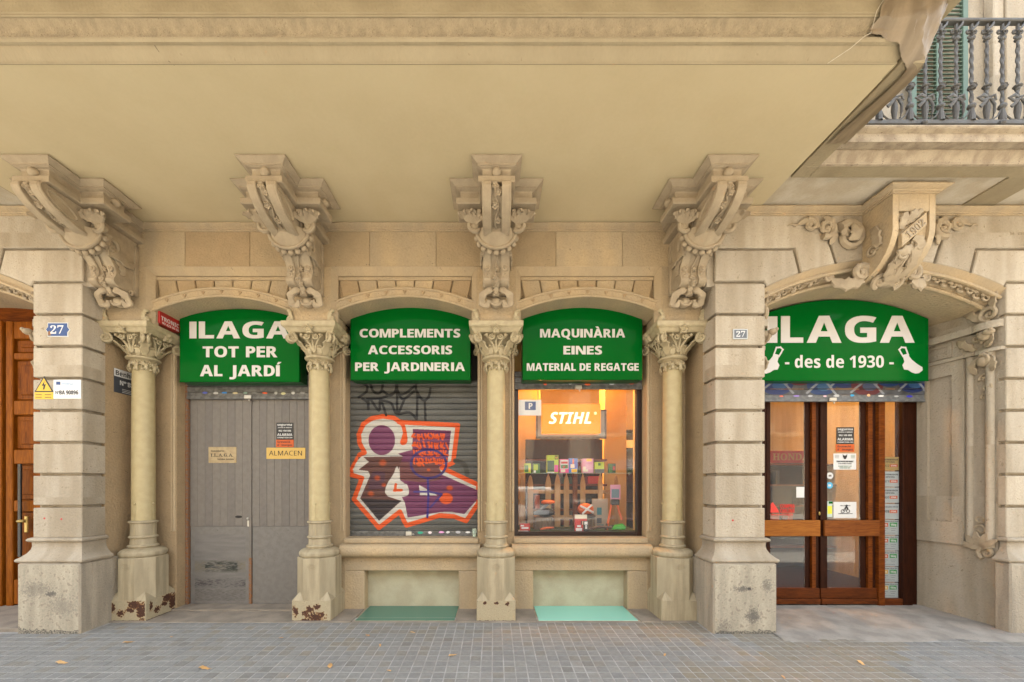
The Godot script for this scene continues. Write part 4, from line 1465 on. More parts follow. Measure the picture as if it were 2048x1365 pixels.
	for k in 46:
		for x in [4.663, 4.94]:
			share(w, "louvre", slm, M.shutter_green, Vector3(x, 4.88 + k * 0.043, 0.22)).rotation.x = 0.6
	var md := thing("window_surround", "moulded cream stone window surround behind the balcony railing", "window surround", Vector3(5.4, 4.73, 0.13))
	for q in [[5.14, 5.17, 0.05], [5.42, 5.53, 0.09], [5.62, 5.65, 0.04], [5.95, 6.1, 0.09]]:
		var mm := MB.new()
		mm.box(Vector3(q[0], 4.74, 0.115), Vector3(q[1], 7.5, 0.12 + q[2]), 0.008)
		part(md, "moulding", mm, M.pier[0])

# ---------------------------------------------------------------- columns
func build_columns() -> void:
	var labels := ["cream iron column beside the red alarm box, chipped foot", "cream iron column with large rust patch on its foot", "cream iron column between graffiti shutter and lit window", "cream iron column between lit window and numbered stone pier"]
	var t := thing("iron_column", labels[0], "column", Vector3(0, 0, COL_Z), "cream iron columns")
	var O := Vector3(0, 0, COL_Z)
	var bl := MB.new()
	bl.box(O + Vector3(-0.2225, -0.05, -0.2), O + Vector3(0.2225, 0.245, 0.2225), 0.008)
	for sx in [-1, 1]:
		for sz in [-1, 1]:
			var a := O + Vector3(sx * 0.218, 0.243, sz * 0.218)
			var b := O + Vector3(sx * 0.095, 0.243, sz * 0.218)
			var c := O + Vector3(sx * 0.218, 0.243, sz * 0.095)
			var p := O + Vector3(sx * 0.158, 0.325, sz * 0.158)
			bl.tri(a, b, p); bl.tri(b, c, p); bl.tri(c, a, p)
	part(t, "base_block", bl, M.drab)
	var pd := MB.new()
	var oc := []
	for k in 8:
		var a := PI / 8 + PI / 4 * k
		oc.append(Vector2(cos(a), sin(a)) * 0.2225 / cos(PI / 8))
	pd.prism(oc, O + Vector3(0, 0.24, 0), Vector3.RIGHT, Vector3.FORWARD, Vector3(0, 0.476, 0), 0.006)
	var ped := part(t, "pedestal", pd, M.drab)
	var st := MB.new()
	for r in [0.034, 0.026]:
		var ring := []
		for k in 21: ring.append(O + Vector3(r * 1.3 * cos(TAU * k / 20), 0.62 + r * sin(TAU * k / 20), 0.2235))
		st.tube(ring, 0.0022, 5, Vector3.BACK)
	for k in 3: st.box(O + Vector3(-0.022, 0.617 - 0.009 * (k - 1), 0.222), O + Vector3(0.022, 0.621 - 0.009 * (k - 1), 0.2255))
	part(ped, "foundry_mark", st, M.drab)
	var bs := MB.new()
	bs.lathe(O, [[0.10, 0.714], [0.19, 0.713], [0.208, 0.717], [0.222, 0.733], [0.227, 0.752], [0.224, 0.772], [0.21, 0.79], [0.185, 0.803], [0.15, 0.811], [0.136, 0.815], [0.134, 0.82], [0.145, 0.826], [0.149, 0.835], [0.146, 0.845], [0.134, 0.851], [0.127, 0.856], [0.123, 0.90], [0.123, 0.925], [0.128, 0.93], [0.138, 0.934], [0.141, 0.942], [0.138, 0.95], [0.127, 0.955], [0.123, 0.96], [0.121, 1.09], [0.124, 1.102], [0.136, 1.108], [0.141, 1.117], [0.138, 1.127], [0.122, 1.133], [0.112, 1.137]], 36)
	part(t, "base_rings", bs, M.drab)
	var sh := MB.new()
	sh.lathe(O, [[0.1115, 1.13], [0.112, 1.8], [0.110, 2.3], [0.106, 2.95], [0.1, 3.0]], 36)
	var shaft := part(t, "shaft", sh, M.cream)
	var bo := MB.new()
	for k in 4:
		var a := TAU * k / 4 + PI
		bo.ball(O + Vector3(0.117 * sin(a), 1.335, 0.117 * cos(a)), Vector3.ONE * 0.0125, 8, 6)
		bo.tube([O + Vector3(0.1125 * sin(a), 1.335, 0.1125 * cos(a)), O + Vector3(0.1225 * sin(a), 0.97, 0.1225 * cos(a))], 0.0025, 5, Vector3.RIGHT)
	part(shaft, "bolt", bo, M.cream)
	# capital
	var ne := MB.new()
	for k in 10:
		var a := TAU * k / 10
		var d := Vector3(sin(a), 0, cos(a))
		var e := Vector3(cos(a), 0, -sin(a))
		ne.rosette(O + d * 0.113 + Vector3(0, 2.98 + 0.0 * k, 0), e, Vector3.UP, 0.04, 0.02, 5, k)
		ne.leaf([O + d * 0.11 + Vector3(0, 2.99, 0) + e * 0.03, O + d * 0.135 + Vector3(0, 2.94, 0) + e * 0.034, O + d * 0.118 + Vector3(0, 2.885 + 0.02 * (k % 2), 0) + e * 0.034], d, 0.024, 0.014, 3)
		ne.ball(O + d * 0.118 + Vector3(0, 2.915, 0), Vector3.ONE * 0.016, 7, 5)
	part(t, "necking_flowers", ne, M.capital, 38.0)
	var be := MB.new()
	be.lathe(O, [[0.108, 3.0], [0.125, 3.02], [0.15, 3.027], [0.162, 3.036], [0.166, 3.046], [0.162, 3.056], [0.15, 3.062], [0.128, 3.067], [0.124, 3.10], [0.13, 3.16], [0.15, 3.22], [0.19, 3.265], [0.215, 3.28], [0.215, 3.30]], 32)
	part(t, "bell", be, M.capital)
	var le := MB.new()
	for k in 8:
		var a := TAU * k / 8 + TAU / 16
		var d := Vector3(sin(a), 0, cos(a))
		le.leaf([O + d * 0.125 + Vector3(0, 3.065, 0), O + d * 0.15 + Vector3(0, 3.11, 0), O + d * 0.165 + Vector3(0, 3.15, 0), O + d * 0.205 + Vector3(0, 3.155, 0)], d, 0.042, 0.018, 4)
	for k in 4:
		var a := TAU * k / 4 + PI / 4
		var d := Vector3(sin(a), 0, cos(a))
		var e := Vector3(cos(a), 0, -sin(a))
		# corner stalk and volute
		le.leaf([O + d * 0.13 + Vector3(0, 3.08, 0), O + d * 0.19 + Vector3(0, 3.15, 0), O + d * 0.27 + Vector3(0, 3.215, 0), O + d * 0.345 + Vector3(0, 3.225, 0)], [d, (d + Vector3.DOWN * 0.4).normalized(), (d + Vector3.DOWN).normalized(), Vector3.DOWN], 0.06, 0.02, 4)
		for s in [-1, 1]:
			le.volute(O + d * 0.325 + e * s * 0.028 + Vector3(0, 3.225, 0), d, Vector3.UP * 1.0, 0.056, 1.6, 0.02, 0.012, PI / 2, s * 0.016)
		le.ball(O + d * 0.33 + Vector3(0, 3.285, 0), Vector3(0.022, 0.02, 0.022), 8, 6)
		# face: pair of small scrolls, spike and flower on the abacus
		a = TAU * k / 4
		d = Vector3(sin(a), 0, cos(a))
		e = Vector3(cos(a), 0, -sin(a))
		for s in [-1, 1]:
			le.volute(O + d * 0.222 + e * s * 0.052 + Vector3(0, 3.245, 0), e * s, Vector3.UP, 0.034, 1.4, 0.011, 0.007, 2.6, 0.012 * s)
			le.ribbon([O + d * 0.15 + e * s * 0.012 + Vector3(0, 3.10, 0), O + d * 0.17 + e * s * 0.03 + Vector3(0, 3.16, 0), O + d * 0.20 + e * s * 0.075 + Vector3(0, 3.23, 0), O + d * 0.225 + e * s * 0.13 + Vector3(0, 3.268, 0)], [0.012, 0.013, 0.014, 0.012], [0.012, 0.013, 0.013, 0.01], d, 7)
			le.ball(O + d * 0.235 + e * s * 0.105 + Vector3(0, 3.26, 0), Vector3.ONE * 0.017, 8, 5)
		le.tube([O + d * 0.145 + Vector3(0, 3.09, 0), O + d * 0.17 + Vector3(0, 3.15, 0), O + d * 0.205 + Vector3(0, 3.235, 0)], [0.018, 0.013, 0.006], 7, d)
		le.rosette(O + d * 0.285 + Vector3(0, 3.305, 0), e, (Vector3.UP * 0.85 + d * 0.5).normalized(), 0.058, 0.025, 5, PI / 2)
	part(t, "foliage", le, M.capital, 38.0)
	var ab := MB.new()
	var h := 0.24
	ab.mould([Vector2(-h, COL_Z + h), Vector2(h, COL_Z + h), Vector2(h, COL_Z - 0.2), Vector2(-h, COL_Z - 0.2)], [[-0.1, 3.284], [0.008, 3.284], [0.018, 3.29], [0.019, 3.298], [0.026, 3.302], [0.034, 3.318], [0.05, 3.333], [0.06, 3.337], [0.06, 3.343], [0.064, 3.347], [0.065, 3.39], [0.062, 3.394], [-0.1, 3.394]], true)
	part(t, "abacus", ab, M.capital)
	for s in [-1, 1]:
		var cr := MB.new()
		var o := O + Vector3(s * 0.235, 3.394, 0.235)
		cr.volute(o + Vector3(0, 0.04, 0), Vector3(-s, 0, 0), Vector3.UP, 0.04, 1.5, 0.016, 0.01, -PI / 2, 0.0)
		cr.ball(o + Vector3(0, 0.035, -0.01), Vector3(0.045, 0.04, 0.04), 10, 6)
		cr.leaf([o + Vector3(-s * 0.02, 0.02, 0.0), o + Vector3(-s * 0.012, 0.09, 0.015), o + Vector3(s * 0.004, 0.14, 0.0)], Vector3.BACK, 0.03, 0.02, 3)
		cr.ball(o + Vector3(s * 0.006, 0.135, 0.0), Vector3(0.027, 0.024, 0.027), 10, 6)
		part(t, "corner_leaf", cr, M.capital, 38.0)
	t.position.x = COLS[0]
	org[t] = t.position
	for ch in t.get_children(): org[ch] = t.position
	for k in 3: 
		var c := copy(t, Vector3(COLS[k + 1], 0, COL_Z), labels[k + 1])
		if k < 2: rust_quad(c, k + 1, 0)
	rust_quad(t, 0, 0)
	rust_quad(t, 0, 1)

# ---------------------------------------------------------------- corbels under the gallery
func vine(m: MB, pts: Array, nrm: Array, half: float, amp: float, r: float, waves: float) -> void:
	# wavy stem with leaves either side, laid along pts on a face with normals nrm (the strip runs across x)
	var cur := []
	var k := pts.size() - 1
	var steps := int(waves * 10)
	for i in steps + 1:
		var f := float(i) / steps * k
		var a := mini(int(f), k - 1)
		var p: Vector3 = (pts[a] as Vector3).lerp(pts[a + 1], f - a)
		var n: Vector3 = (nrm[a] as Vector3).lerp(nrm[a + 1], f - a).normalized()
		var ph := float(i) / steps * waves * TAU
		cur.append(p + Vector3(amp * sin(ph), 0, 0) + n * r * 0.7)
		if i % 5 == 2 and i < steps:
			var s := signf(sin(ph))
			var nx: Vector3 = (pts[mini(a + 1, k)] - pts[a]).normalized()
			var c := p + Vector3(-s * amp * 0.75, 0, 0) + n * r * 0.6
			m.rosette(c, Vector3.RIGHT, nx.cross(Vector3.RIGHT).cross(Vector3.RIGHT).normalized() if false else -nx, half * 0.75, r * 2.2, 5, s)
			m.tube([p + Vector3(amp * s * 0.9, 0, 0) + n * r * 0.6, p + n * r * 1.2 + nx * 0.008, c], r * 0.6, 5, n)
	m.tube(cur, r, 6, Vector3(0.02, 0.3, 0.95))

func build_corbels() -> void:
	var labels := ["carved scroll corbel above the left number 27 pier", "carved scroll corbel between the storage door and graffiti shutter", "carved scroll corbel between the graffiti shutter and lit window", "carved scroll corbel above the right number 27 pier"]
	var t := thing("scroll_corbel", labels[0], "corbel", Vector3(0, 3.5, 0), "carved corbels under the gallery")
	var T := [Vector2(-0.2, 0.0), Vector2(-0.2, 0.368), Vector2(-0.382, 0.368), Vector2(-0.382, 0.643), Vector2(-0.158, 0.643), Vector2(-0.158, 0.914), Vector2(0.158, 0.914), Vector2(0.158, 0.643), Vector2(0.382, 0.643), Vector2(0.382, 0.368), Vector2(0.2, 0.368), Vector2(0.2, 0.0)]
	var cap := MB.new()
	cap.mould(T, [[0.03, CEIL + 0.03], [0.03, 4.488], [0.068, 4.488], [0.068, 4.479], [0.062, 4.477], [0.022, 4.452], [0.016, 4.45], [0.016, 4.44], [0.004, 4.438], [0.0, 4.434]])
	part(t, "cap_moulding", cap, M.carve)
	var fz := MB.new()
	fz.mould(T, [[0.0, 4.436], [-0.024, 4.43], [-0.03, 4.42], [-0.03, 4.362], [-0.02, 4.352], [0.0, 4.35]])
	part(t, "frieze", fz, M.carve)
	var sl := MB.new()
	sl.mould(T, [[-0.012, 4.351], [0.004, 4.35], [0.008, 4.345], [0.008, 4.30], [0.0, 4.292]])
	sl.flat_cap(T, 4.292, 0.0, false)
	part(t, "slab", sl, M.carve)
	for p in [Vector3(0, 4.394, 0.898), Vector3(-0.37, 4.394, 0.505), Vector3(0.37, 4.394, 0.505)]:
		var b := MB.new()
		b.ball(p, Vector3(0.042, 0.042, 0.042) if p.x == 0.0 else Vector3(0.042, 0.042, 0.042), 16, 10)
		part(t, "ball", b, M.carve)
	# big scroll: body, two raised fillets and a vine between them
	var curve := [Vector2(0.90, 4.292), Vector2(0.945, 4.285), Vector2(0.968, 4.262), Vector2(0.972, 4.23), Vector2(0.955, 4.19), Vector2(0.91, 4.148), Vector2(0.84, 4.104), Vector2(0.75, 4.072), Vector2(0.65, 4.05), Vector2(0.55, 4.04)]
	var side := func(off: float) -> Array:
		var q := []
		for i in curve.size():
			var d: Vector2 = ((curve[mini(i + 1, curve.size() - 1)] as Vector2) - curve[maxi(i - 1, 0)]).normalized()
			q.append((curve[i] as Vector2) + Vector2(-d.y, d.x) * off)
		q.append(Vector2(0.50, 4.04))
		q.append(Vector2(0.50, 4.294))
		return q
	var bd := MB.new()
	bd.prism(side.call(-0.045), Vector3(-0.108, 0, 0), Vector3.BACK, Vector3.UP, Vector3(0.216, 0, 0), 0.0)
	part(t, "scroll_body", bd, M.carve)
	for s in [-1, 1]:
		var f := MB.new()
		f.prism(side.call(0.0), Vector3(0.048 if s > 0 else -0.118, 0, 0), Vector3.BACK, Vector3.UP, Vector3(0.07, 0, 0), 0.006)
		part(t, "fillet", f, M.carve)
		var e := MB.new()
		var rim := []
		var rb := []
		var rn := []
		for k in range(1, curve.size()):
			var d: Vector2 = ((curve[mini(k + 1, curve.size() - 1)] as Vector2) - curve[k - 1]).normalized()
			var q := (curve[k] as Vector2) + Vector2(-d.y, d.x) * -0.016
			rim.append(Vector3(s * 0.118, q.y, q.x)); rb.append(0.014); rn.append(0.016)
		e.ribbon(rim, rb, rn, Vector3(s, 0, 0), 8)
		var ring := []
		for k in 25:
			var a := TAU * k / 24
			ring.append(Vector3(s * 0.118, 4.185 + 0.05 * sin(a) + 0.045 * cos(a), 0.765 + 0.13 * cos(a)))
		e.tube(ring, 0.012, 6, Vector3.RIGHT)
		part(t, "side_ring", e, M.carve)
	var vn := MB.new()
	var vp := []
	var nn := []
	for i in range(2, 10):
		var d: Vector2 = ((curve[mini(i + 1, 9)] as Vector2) - curve[i - 1]).normalized()
		var o := (curve[i] as Vector2) + Vector2(-d.y, d.x) * -0.040
		vp.append(Vector3(0, o.y, o.x))
		nn.append(Vector3(0, d.x, -d.y))
	for i in nn.size(): nn[i] = -nn[i] if (nn[i] as Vector3).z < 0.0 and (nn[i] as Vector3).y > 0.0 else nn[i]
	vine(vn, vp, nn, 0.055, 0.018, 0.009, 2.2)
	part(t, "vine", vn, M.carve, 38.0)
	# half-round collar with beads
	var co := MB.new()
	var hp := []
	for k in 25:
		var a := PI + PI * k / 24
		hp.append(Vector2(0.18 * cos(a), 4.115 + 0.155 * sin(a)))
	hp.append(Vector2(0.20, 4.15))
	hp.append(Vector2(-0.20, 4.15))
	var bowl := []
	for q in [[0.02, 0.60], [0.09, 0.60], [0.178, 0.50], [0.192, 0.512], [0.206, 0.512], [0.213, 0.50], [0.212, 0.482], [0.20, 0.466], [0.17, 0.42]]:
		var row := PackedVector3Array()
		for k in 29:
			var a := PI * 0.97 + PI * 1.06 * k / 28
			row.append(Vector3(q[0] * cos(a), 4.118 + q[0] * 0.85 * sin(a), q[1]))
		bowl.append(row)
	co.grid(bowl)
	co.prism(hp, Vector3(0, 0, 0.36), Vector3.RIGHT, Vector3.UP, Vector3(0, 0, 0.13), 0.014)
	part(t, "collar", co, M.carve)
	for k in 9:
		var a := PI + PI * (k + 0.5) / 9.0
		var b := MB.new()
		b.ball(Vector3(0.20 * cos(a), 4.112 + 0.172 * sin(a), 0.44), Vector3(0.032, 0.031, 0.031), 10, 7)
		part(t, "bead", b, M.carve)
	var rear := MB.new()
	rear.prism([Vector2(0.0, 4.295), Vector2(0.5, 4.295), Vector2(0.5, 4.1), Vector2(0.42, 4.0), Vector2(0.2, 3.96), Vector2(0, 3.95)], Vector3(-0.135, 0, 0), Vector3.BACK, Vector3.UP, Vector3(0.27, 0, 0), 0.008)
	part(t, "rear_block", rear, M.carve)
	# leaves that spread under the arms
	for s in [-1, 1]:
		var l := MB.new()
		var o := Vector3(s * 0.225, 4.155, 0.53)
		l.volute(o, Vector3(s, 0, 0.2).normalized(), Vector3.UP, 0.062, 1.5, 0.024, 0.013, PI * 1.2, 0.0)
		l.ball(o + Vector3(0, 0, -0.03), Vector3(0.05, 0.05, 0.05), 10, 7)
		for q in 5:
			var a: float = [-0.95, -0.45, 0.05, 0.5, 0.95][q]
			var d := Vector3(s * sin(a), 0.55 * cos(a) + 0.1, 0.55)
			l.leaf([o + Vector3(-s * 0.02, 0.02, 0.0), o + d * 0.075 + Vector3(0, 0.015, 0), o + d * 0.135, o + d * 0.165 + Vector3(s * 0.012, -0.025, 0.02)], (Vector3(s * 0.3, -0.35, 1)).normalized(), 0.044, 0.026, 3, 0.6)
		# leaf and scroll along the side behind the collar
		l.volute(Vector3(s * 0.145, 4.08, 0.30), Vector3(0, 0, 1), Vector3.UP, 0.085, 1.6, 0.028, 0.014, -0.4, s * 0.02)
		l.leaf([Vector3(s * 0.145, 3.98, 0.36), Vector3(s * 0.16, 3.99, 0.25), Vector3(s * 0.16, 3.97, 0.14), Vector3(s * 0.15, 4.03, 0.05)], Vector3(s, 0, 0), 0.05, 0.025, 4)
		part(t, "arm_leaf", l, M.carve, 38.0)
	# lower scroll
	var low := [Vector2(0.40, 4.03), Vector2(0.365, 3.985), Vector2(0.315, 3.93), Vector2(0.275, 3.88), Vector2(0.262, 3.83), Vector2(0.275, 3.785), Vector2(0.292, 3.755), Vector2(0.292, 3.73), Vector2(0.272, 3.712), Vector2(0.24, 3.70)]
	var lpoly := low.duplicate()
	lpoly.append(Vector2(0.0, 3.70))
	lpoly.append(Vector2(0.0, 4.03))
	var lb := MB.new()
	var lin_ := []
	for q in low: lin_.append((q as Vector2) + Vector2(-0.026, 0.006))
	lin_.append(Vector2(0.0, 3.71))
	lin_.append(Vector2(0.0, 4.03))
	lb.prism(lin_, Vector3(-0.12, 0, 0), Vector3.BACK, Vector3.UP, Vector3(0.24, 0, 0), 0.0)
	part(t, "lower_scroll", lb, M.carve)
	for s in [-1, 1]:
		var lw := MB.new()
		lw.prism(lpoly, Vector3(0.052 if s > 0 else -0.128, 0, 0), Vector3.BACK, Vector3.UP, Vector3(0.076, 0, 0), 0.008)
		part(t, "lower_fillet", lw, M.carve)
	for s in [-1, 1]:
		var lf := MB.new()
		var pts := []
		for q in low: pts.append(Vector3(s * 0.128, (q as Vector2).y, (q as Vector2).x - 0.01))
		lf.tube(pts, 0.011, 6, Vector3.RIGHT)
		# curling leaves at the sides
		lf.leaf([Vector3(s * 0.128, 4.0, 0.30), Vector3(s * 0.14, 3.94, 0.22), Vector3(s * 0.135, 3.87, 0.18), Vector3(s * 0.13, 3.83, 0.22)], Vector3(s, 0, 0.2).normalized(), 0.04, 0.02, 4)
		lf.volute(Vector3(s * 0.098, 3.865, 0.275), Vector3(s, 0, 0), Vector3.UP, 0.03, 1.3, 0.014, 0.008, 1.5, s * 0.01)
		lf.volute(Vector3(s * 0.098, 3.81, 0.27), Vector3(s, 0, 0), Vector3.DOWN, 0.024, 1.2, 0.012, 0.007, 1.5, s * 0.01)
		part(t, "scroll_edge", lf, M.carve, 38.0)
	var lv := MB.new()
	var lp := []
	var ln := []
	for q in low: 
		lp.append(Vector3(0, (q as Vector2).y, (q as Vector2).x - 0.022))
		ln.append(Vector3(0, -0.3, 1).normalized())
	vine(lv, lp, ln, 0.046, 0.014, 0.008, 2.0)
	part(t, "lower_vine", lv, M.carve, 38.0)
	# back plate
	var bp := MB.new()
	bp.box(Vector3(-0.15, 3.69, 0.0), Vector3(0.15, 4.25, 0.05), 0.006)
	part(t, "back_plate", bp, M.carve)
	# pendant foliage
	var pf := MB.new()
	for s in [-1, 1]:
		pf.leaf([Vector3(s * 0.015, 3.69, 0.15), Vector3(s * 0.07, 3.675, 0.19), Vector3(s * 0.145, 3.63, 0.17), Vector3(s * 0.15, 3.565, 0.12), Vector3(s * 0.10, 3.552, 0.11), Vector3(s * 0.082, 3.60, 0.13)], Vector3.BACK, 0.052, 0.034, 5, 0.7)
		pf.volute(Vector3(s * 0.135, 3.70, 0.08), Vector3(s, 0, 0), Vector3.UP, 0.036, 1.3, 0.016, 0.009, 2.4, s * 0.02)
		pf.leaf([Vector3(s * 0.03, 3.715, 0.2), Vector3(s * 0.08, 3.725, 0.2), Vector3(s * 0.12, 3.70, 0.15)], Vector3.BACK, 0.03, 0.02, 3)
	pf.rosette(Vector3(0, 3.655, 0.17), Vector3.RIGHT, Vector3.UP, 0.05, 0.03, 4, PI / 4)
	pf.leaf([Vector3(0, 3.66, 0.18), Vector3(0, 3.705, 0.22), Vector3(0, 3.745, 0.275)], Vector3.BACK, 0.04, 0.02, 4)
	var cup := []
	for k in 9:
		var a := PI + PI * k / 8
		cup.append(Vector3(0.062 * cos(a), 3.60 + 0.05 * sin(a), 0.11))
	pf.tube(cup, 0.016, 7, Vector3.BACK)
	pf.ball(Vector3(0, 3.60, 0.06), Vector3(0.07, 0.062, 0.07), 12, 8)
	part(t, "pendant_foliage", pf, M.carve, 38.0)
	t.position = Vector3(COLS[0], 3.5, 0)
	org[t] = t.position
	for k in 3: copy(t, Vector3(COLS[k + 1], 3.5, 0), labels[k + 1])

# ---------------------------------------------------------------- dated keystone
func build_keystone() -> void:
	var c := 4.165
	var t := thing("keystone_corbel", "carved keystone corbel with slanting ribbon dated 1902", "corbel", Vector3(c, 3.6, PIER_Z))
	var cur := [Vector2(0.578, 4.44), Vector2(0.578, 4.10), Vector2(0.568, 4.03), Vector2(0.545, 3.96), Vector2(0.505, 3.89), Vector2(0.45, 3.825), Vector2(0.385, 3.775), Vector2(0.31, 3.735), Vector2(0.25, 3.715)]
	var poly := cur.duplicate()
	poly.append(Vector2(0.16, 3.72))
	poly.append(Vector2(0.16, 4.47))
	poly.append(Vector2(0.578, 4.47))
	var inn := []
	for q in cur: inn.append((q as Vector2) + Vector2(-0.03, 0.012))
	inn.append(Vector2(0.16, 3.73)); inn.append(Vector2(0.16, 4.47)); inn.append(Vector2(0.54, 4.47))
	var b := MB.new()
	b.prism(inn, Vector3(c - 0.208, 0, 0), Vector3.BACK, Vector3.UP, Vector3(0.416, 0, 0))
	part(t, "body", b, M.stone[0])
	for s in [-1, 1]:
		var f := MB.new()
		f.prism(poly, Vector3(c + (0.15 if s > 0 else -0.215), 0, 0), Vector3.BACK, Vector3.UP, Vector3(0.065, 0, 0), 0.007)
		part(t, "side_fillet", f, M.stone[2])
	var h := MB.new()
	h.box(Vector3(c - 0.152, 4.27, 0.4), Vector3(c + 0.152, 4.46, 0.577), 0.004)
	part(t, "head", h, M.stone[2])
	# slanting ribbon with the date
	var r := MB.new()
	var o := Vector3(c + 0.0, 4.09, 0.575)
	var an := 0.72
	var u := Vector3(cos(an), sin(an), 0.0)
	var w := Vector3(-sin(an), cos(an), 0.0)
	r.prism([Vector2(-0.215, -0.05), Vector2(0.115, -0.05), Vector2(0.20, 0.05), Vector2(-0.13, 0.05)], o - Vector3(0, 0, 0.03), u, w, Vector3(0, 0, 0.04), 0.004)
	part(t, "ribbon", r, M.stone[0])
	words(t, "date", "1902", o + Vector3(0, 0, 0.012), 0.07, 0.22, M.weathered, true, true, 0.012, an)
	# leaves
	var l := MB.new()
	var F := func(x: float, y: float, z: float) -> Vector3: return Vector3(c + x * 0.8, y, z + 0.012)
	l.leaf([F.call(-0.15, 4.10, 0.55), F.call(-0.14, 4.18, 0.575), F.call(-0.10, 4.25, 0.575)], Vector3.BACK, 0.05, 0.022, 4)
	l.leaf([F.call(-0.10, 4.15, 0.55), F.call(-0.03, 4.22, 0.585), F.call(0.04, 4.27, 0.57)], Vector3.BACK, 0.05, 0.022, 4)
	l.leaf([F.call(-0.02, 4.17, 0.55), F.call(0.05, 4.25, 0.58), F.call(0.11, 4.27, 0.565)], Vector3.BACK, 0.03, 0.018, 3)
	for s in [-1, 1]:
		l.leaf([F.call(s * 0.02, 3.97 + s * 0.05, 0.54), F.call(s * 0.09, 3.93 + s * 0.05, 0.55), F.call(s * 0.12, 3.87 + s * 0.03, 0.515), F.call(s * 0.08, 3.80, 0.455)], Vector3(0, -0.3, 1).normalized(), 0.06, 0.025, 4)
		l.leaf([F.call(s * 0.03, 3.92, 0.53), F.call(s * 0.1, 3.84, 0.49), F.call(s * 0.11, 3.76, 0.41), F.call(s * 0.07, 3.71, 0.33)], Vector3(0, -0.6, 1).normalized(), 0.06, 0.025, 4)
		l.volute(F.call(s * 0.10, 3.71, 0.30), Vector3(s, 0, 0), Vector3(0, 0.8, 0.6), 0.075, 1.6, 0.026, 0.013, -1.4, 0.0)
		l.volute(F.call(s * 0.11, 3.90 + s * 0.05, 0.53), Vector3(s, 0, 0), Vector3.UP, 0.05, 1.4, 0.018, 0.01, 0.6, 0.0)
		l.volute(F.call(s * 0.10, 3.83, 0.475), Vector3(s, 0, 0), Vector3(0, 0.8, 0.6), 0.05, 1.4, 0.018, 0.01, 2.6, 0.0)
	l.tube([F.call(0, 3.98, 0.54), F.call(0.02, 3.92, 0.525), F.call(-0.02, 3.83, 0.48), F.call(0, 3.74, 0.37)], [0.012, 0.018, 0.02, 0.02], 7)
	l.leaf([F.call(0, 3.80, 0.42), F.call(0, 3.73, 0.35), F.call(0, 3.68, 0.27), F.call(0, 3.69, 0.2)], Vector3(0, -0.8, 0.5).normalized(), 0.10, 0.035, 5)
	part(t, "front_foliage", l, M.carve, 38.0)
	# scrolls on the wall either side, trailing off
	for s in [-1, 1]:
		var m := MB.new()
		var G := func(x: float, y: float, z := 0.275) -> Vector3: return Vector3(c + s * x, y, z)
		m.volute(G.call(0.37, 4.20, 0.285), Vector3(-s, 0, 0), Vector3.DOWN, 0.15, 1.35, 0.05, 0.026, -2.4, s * -0.02, 0.9)
		m.leaf([G.call(0.30, 4.31, 0.29), G.call(0.35, 4.26, 0.33), G.call(0.35, 4.19, 0.34), G.call(0.41, 4.15, 0.31)], Vector3.BACK, 0.075, 0.03, 4)
		m.leaf([G.call(0.36, 4.20), G.call(0.44, 4.25, 0.31), G.call(0.47, 4.20, 0.30)], Vector3.BACK, 0.045, 0.025, 4)
		m.volute(G.call(0.62, 4.29, 0.285), Vector3(-s, 0, 0), Vector3.UP, 0.095, 1.4, 0.036, 0.018, -2.0, 0.0, 0.9)
		m.volute(G.call(0.79, 4.33, 0.28), Vector3(-s, 0, 0), Vector3.DOWN, 0.07, 1.3, 0.028, 0.014, -2.0, 0.0, 0.9)
		m.leaf([G.call(0.55, 4.28), G.call(0.58, 4.35, 0.30), G.call(0.66, 4.40, 0.29)], Vector3.BACK, 0.045, 0.02, 4)
		m.leaf([G.call(0.70, 4.30), G.call(0.76, 4.38, 0.29), G.call(0.84, 4.37, 0.28), G.call(0.93, 4.33, 0.27)], Vector3.BACK, 0.04, 0.02, 4)
		m.leaf([G.call(0.56, 4.30), G.call(0.55, 4.20, 0.30), G.call(0.58, 4.12, 0.275)], Vector3.BACK, 0.04, 0.02, 4)
		m.tube([G.call(0.93, 4.33, 0.268), G.call(0.98, 4.345, 0.268), G.call(1.02, 4.335, 0.262)], [0.016, 0.012, 0.004], 6)
		# scroll where the corbel meets the arch
		m.volute(G.call(0.27, 3.80, 0.31), Vector3(-s, 0, 0), Vector3.UP, 0.095, 1.5, 0.04, 0.02, -0.6, 0.0)
		m.leaf([G.call(0.26, 3.73, 0.30), G.call(0.34, 3.70, 0.29), G.call(0.43, 3.72, 0.24), G.call(0.50, 3.79, 0.2)], Vector3.BACK, 0.085, 0.035, 4)
		m.volute(G.call(0.53, 3.80, 0.2), Vector3(-s, 0, 0), Vector3.UP, 0.045, 1.4, 0.02, 0.01, 0.0, 0.0)
		m.leaf([G.call(0.225, 4.0, 0.45), G.call(0.24, 4.08, 0.44), G.call(0.238, 4.17, 0.42), G.call(0.225, 4.22, 0.36)], Vector3(s, 0, 0), 0.06, 0.03, 4)
		m.volute(G.call(0.23, 3.98, 0.38), Vector3(0, 0, 1), Vector3.UP, 0.06, 1.5, 0.02, 0.01, 0.0, 0.0)
		part(t, "side_foliage", m, M.carve, 38.0)

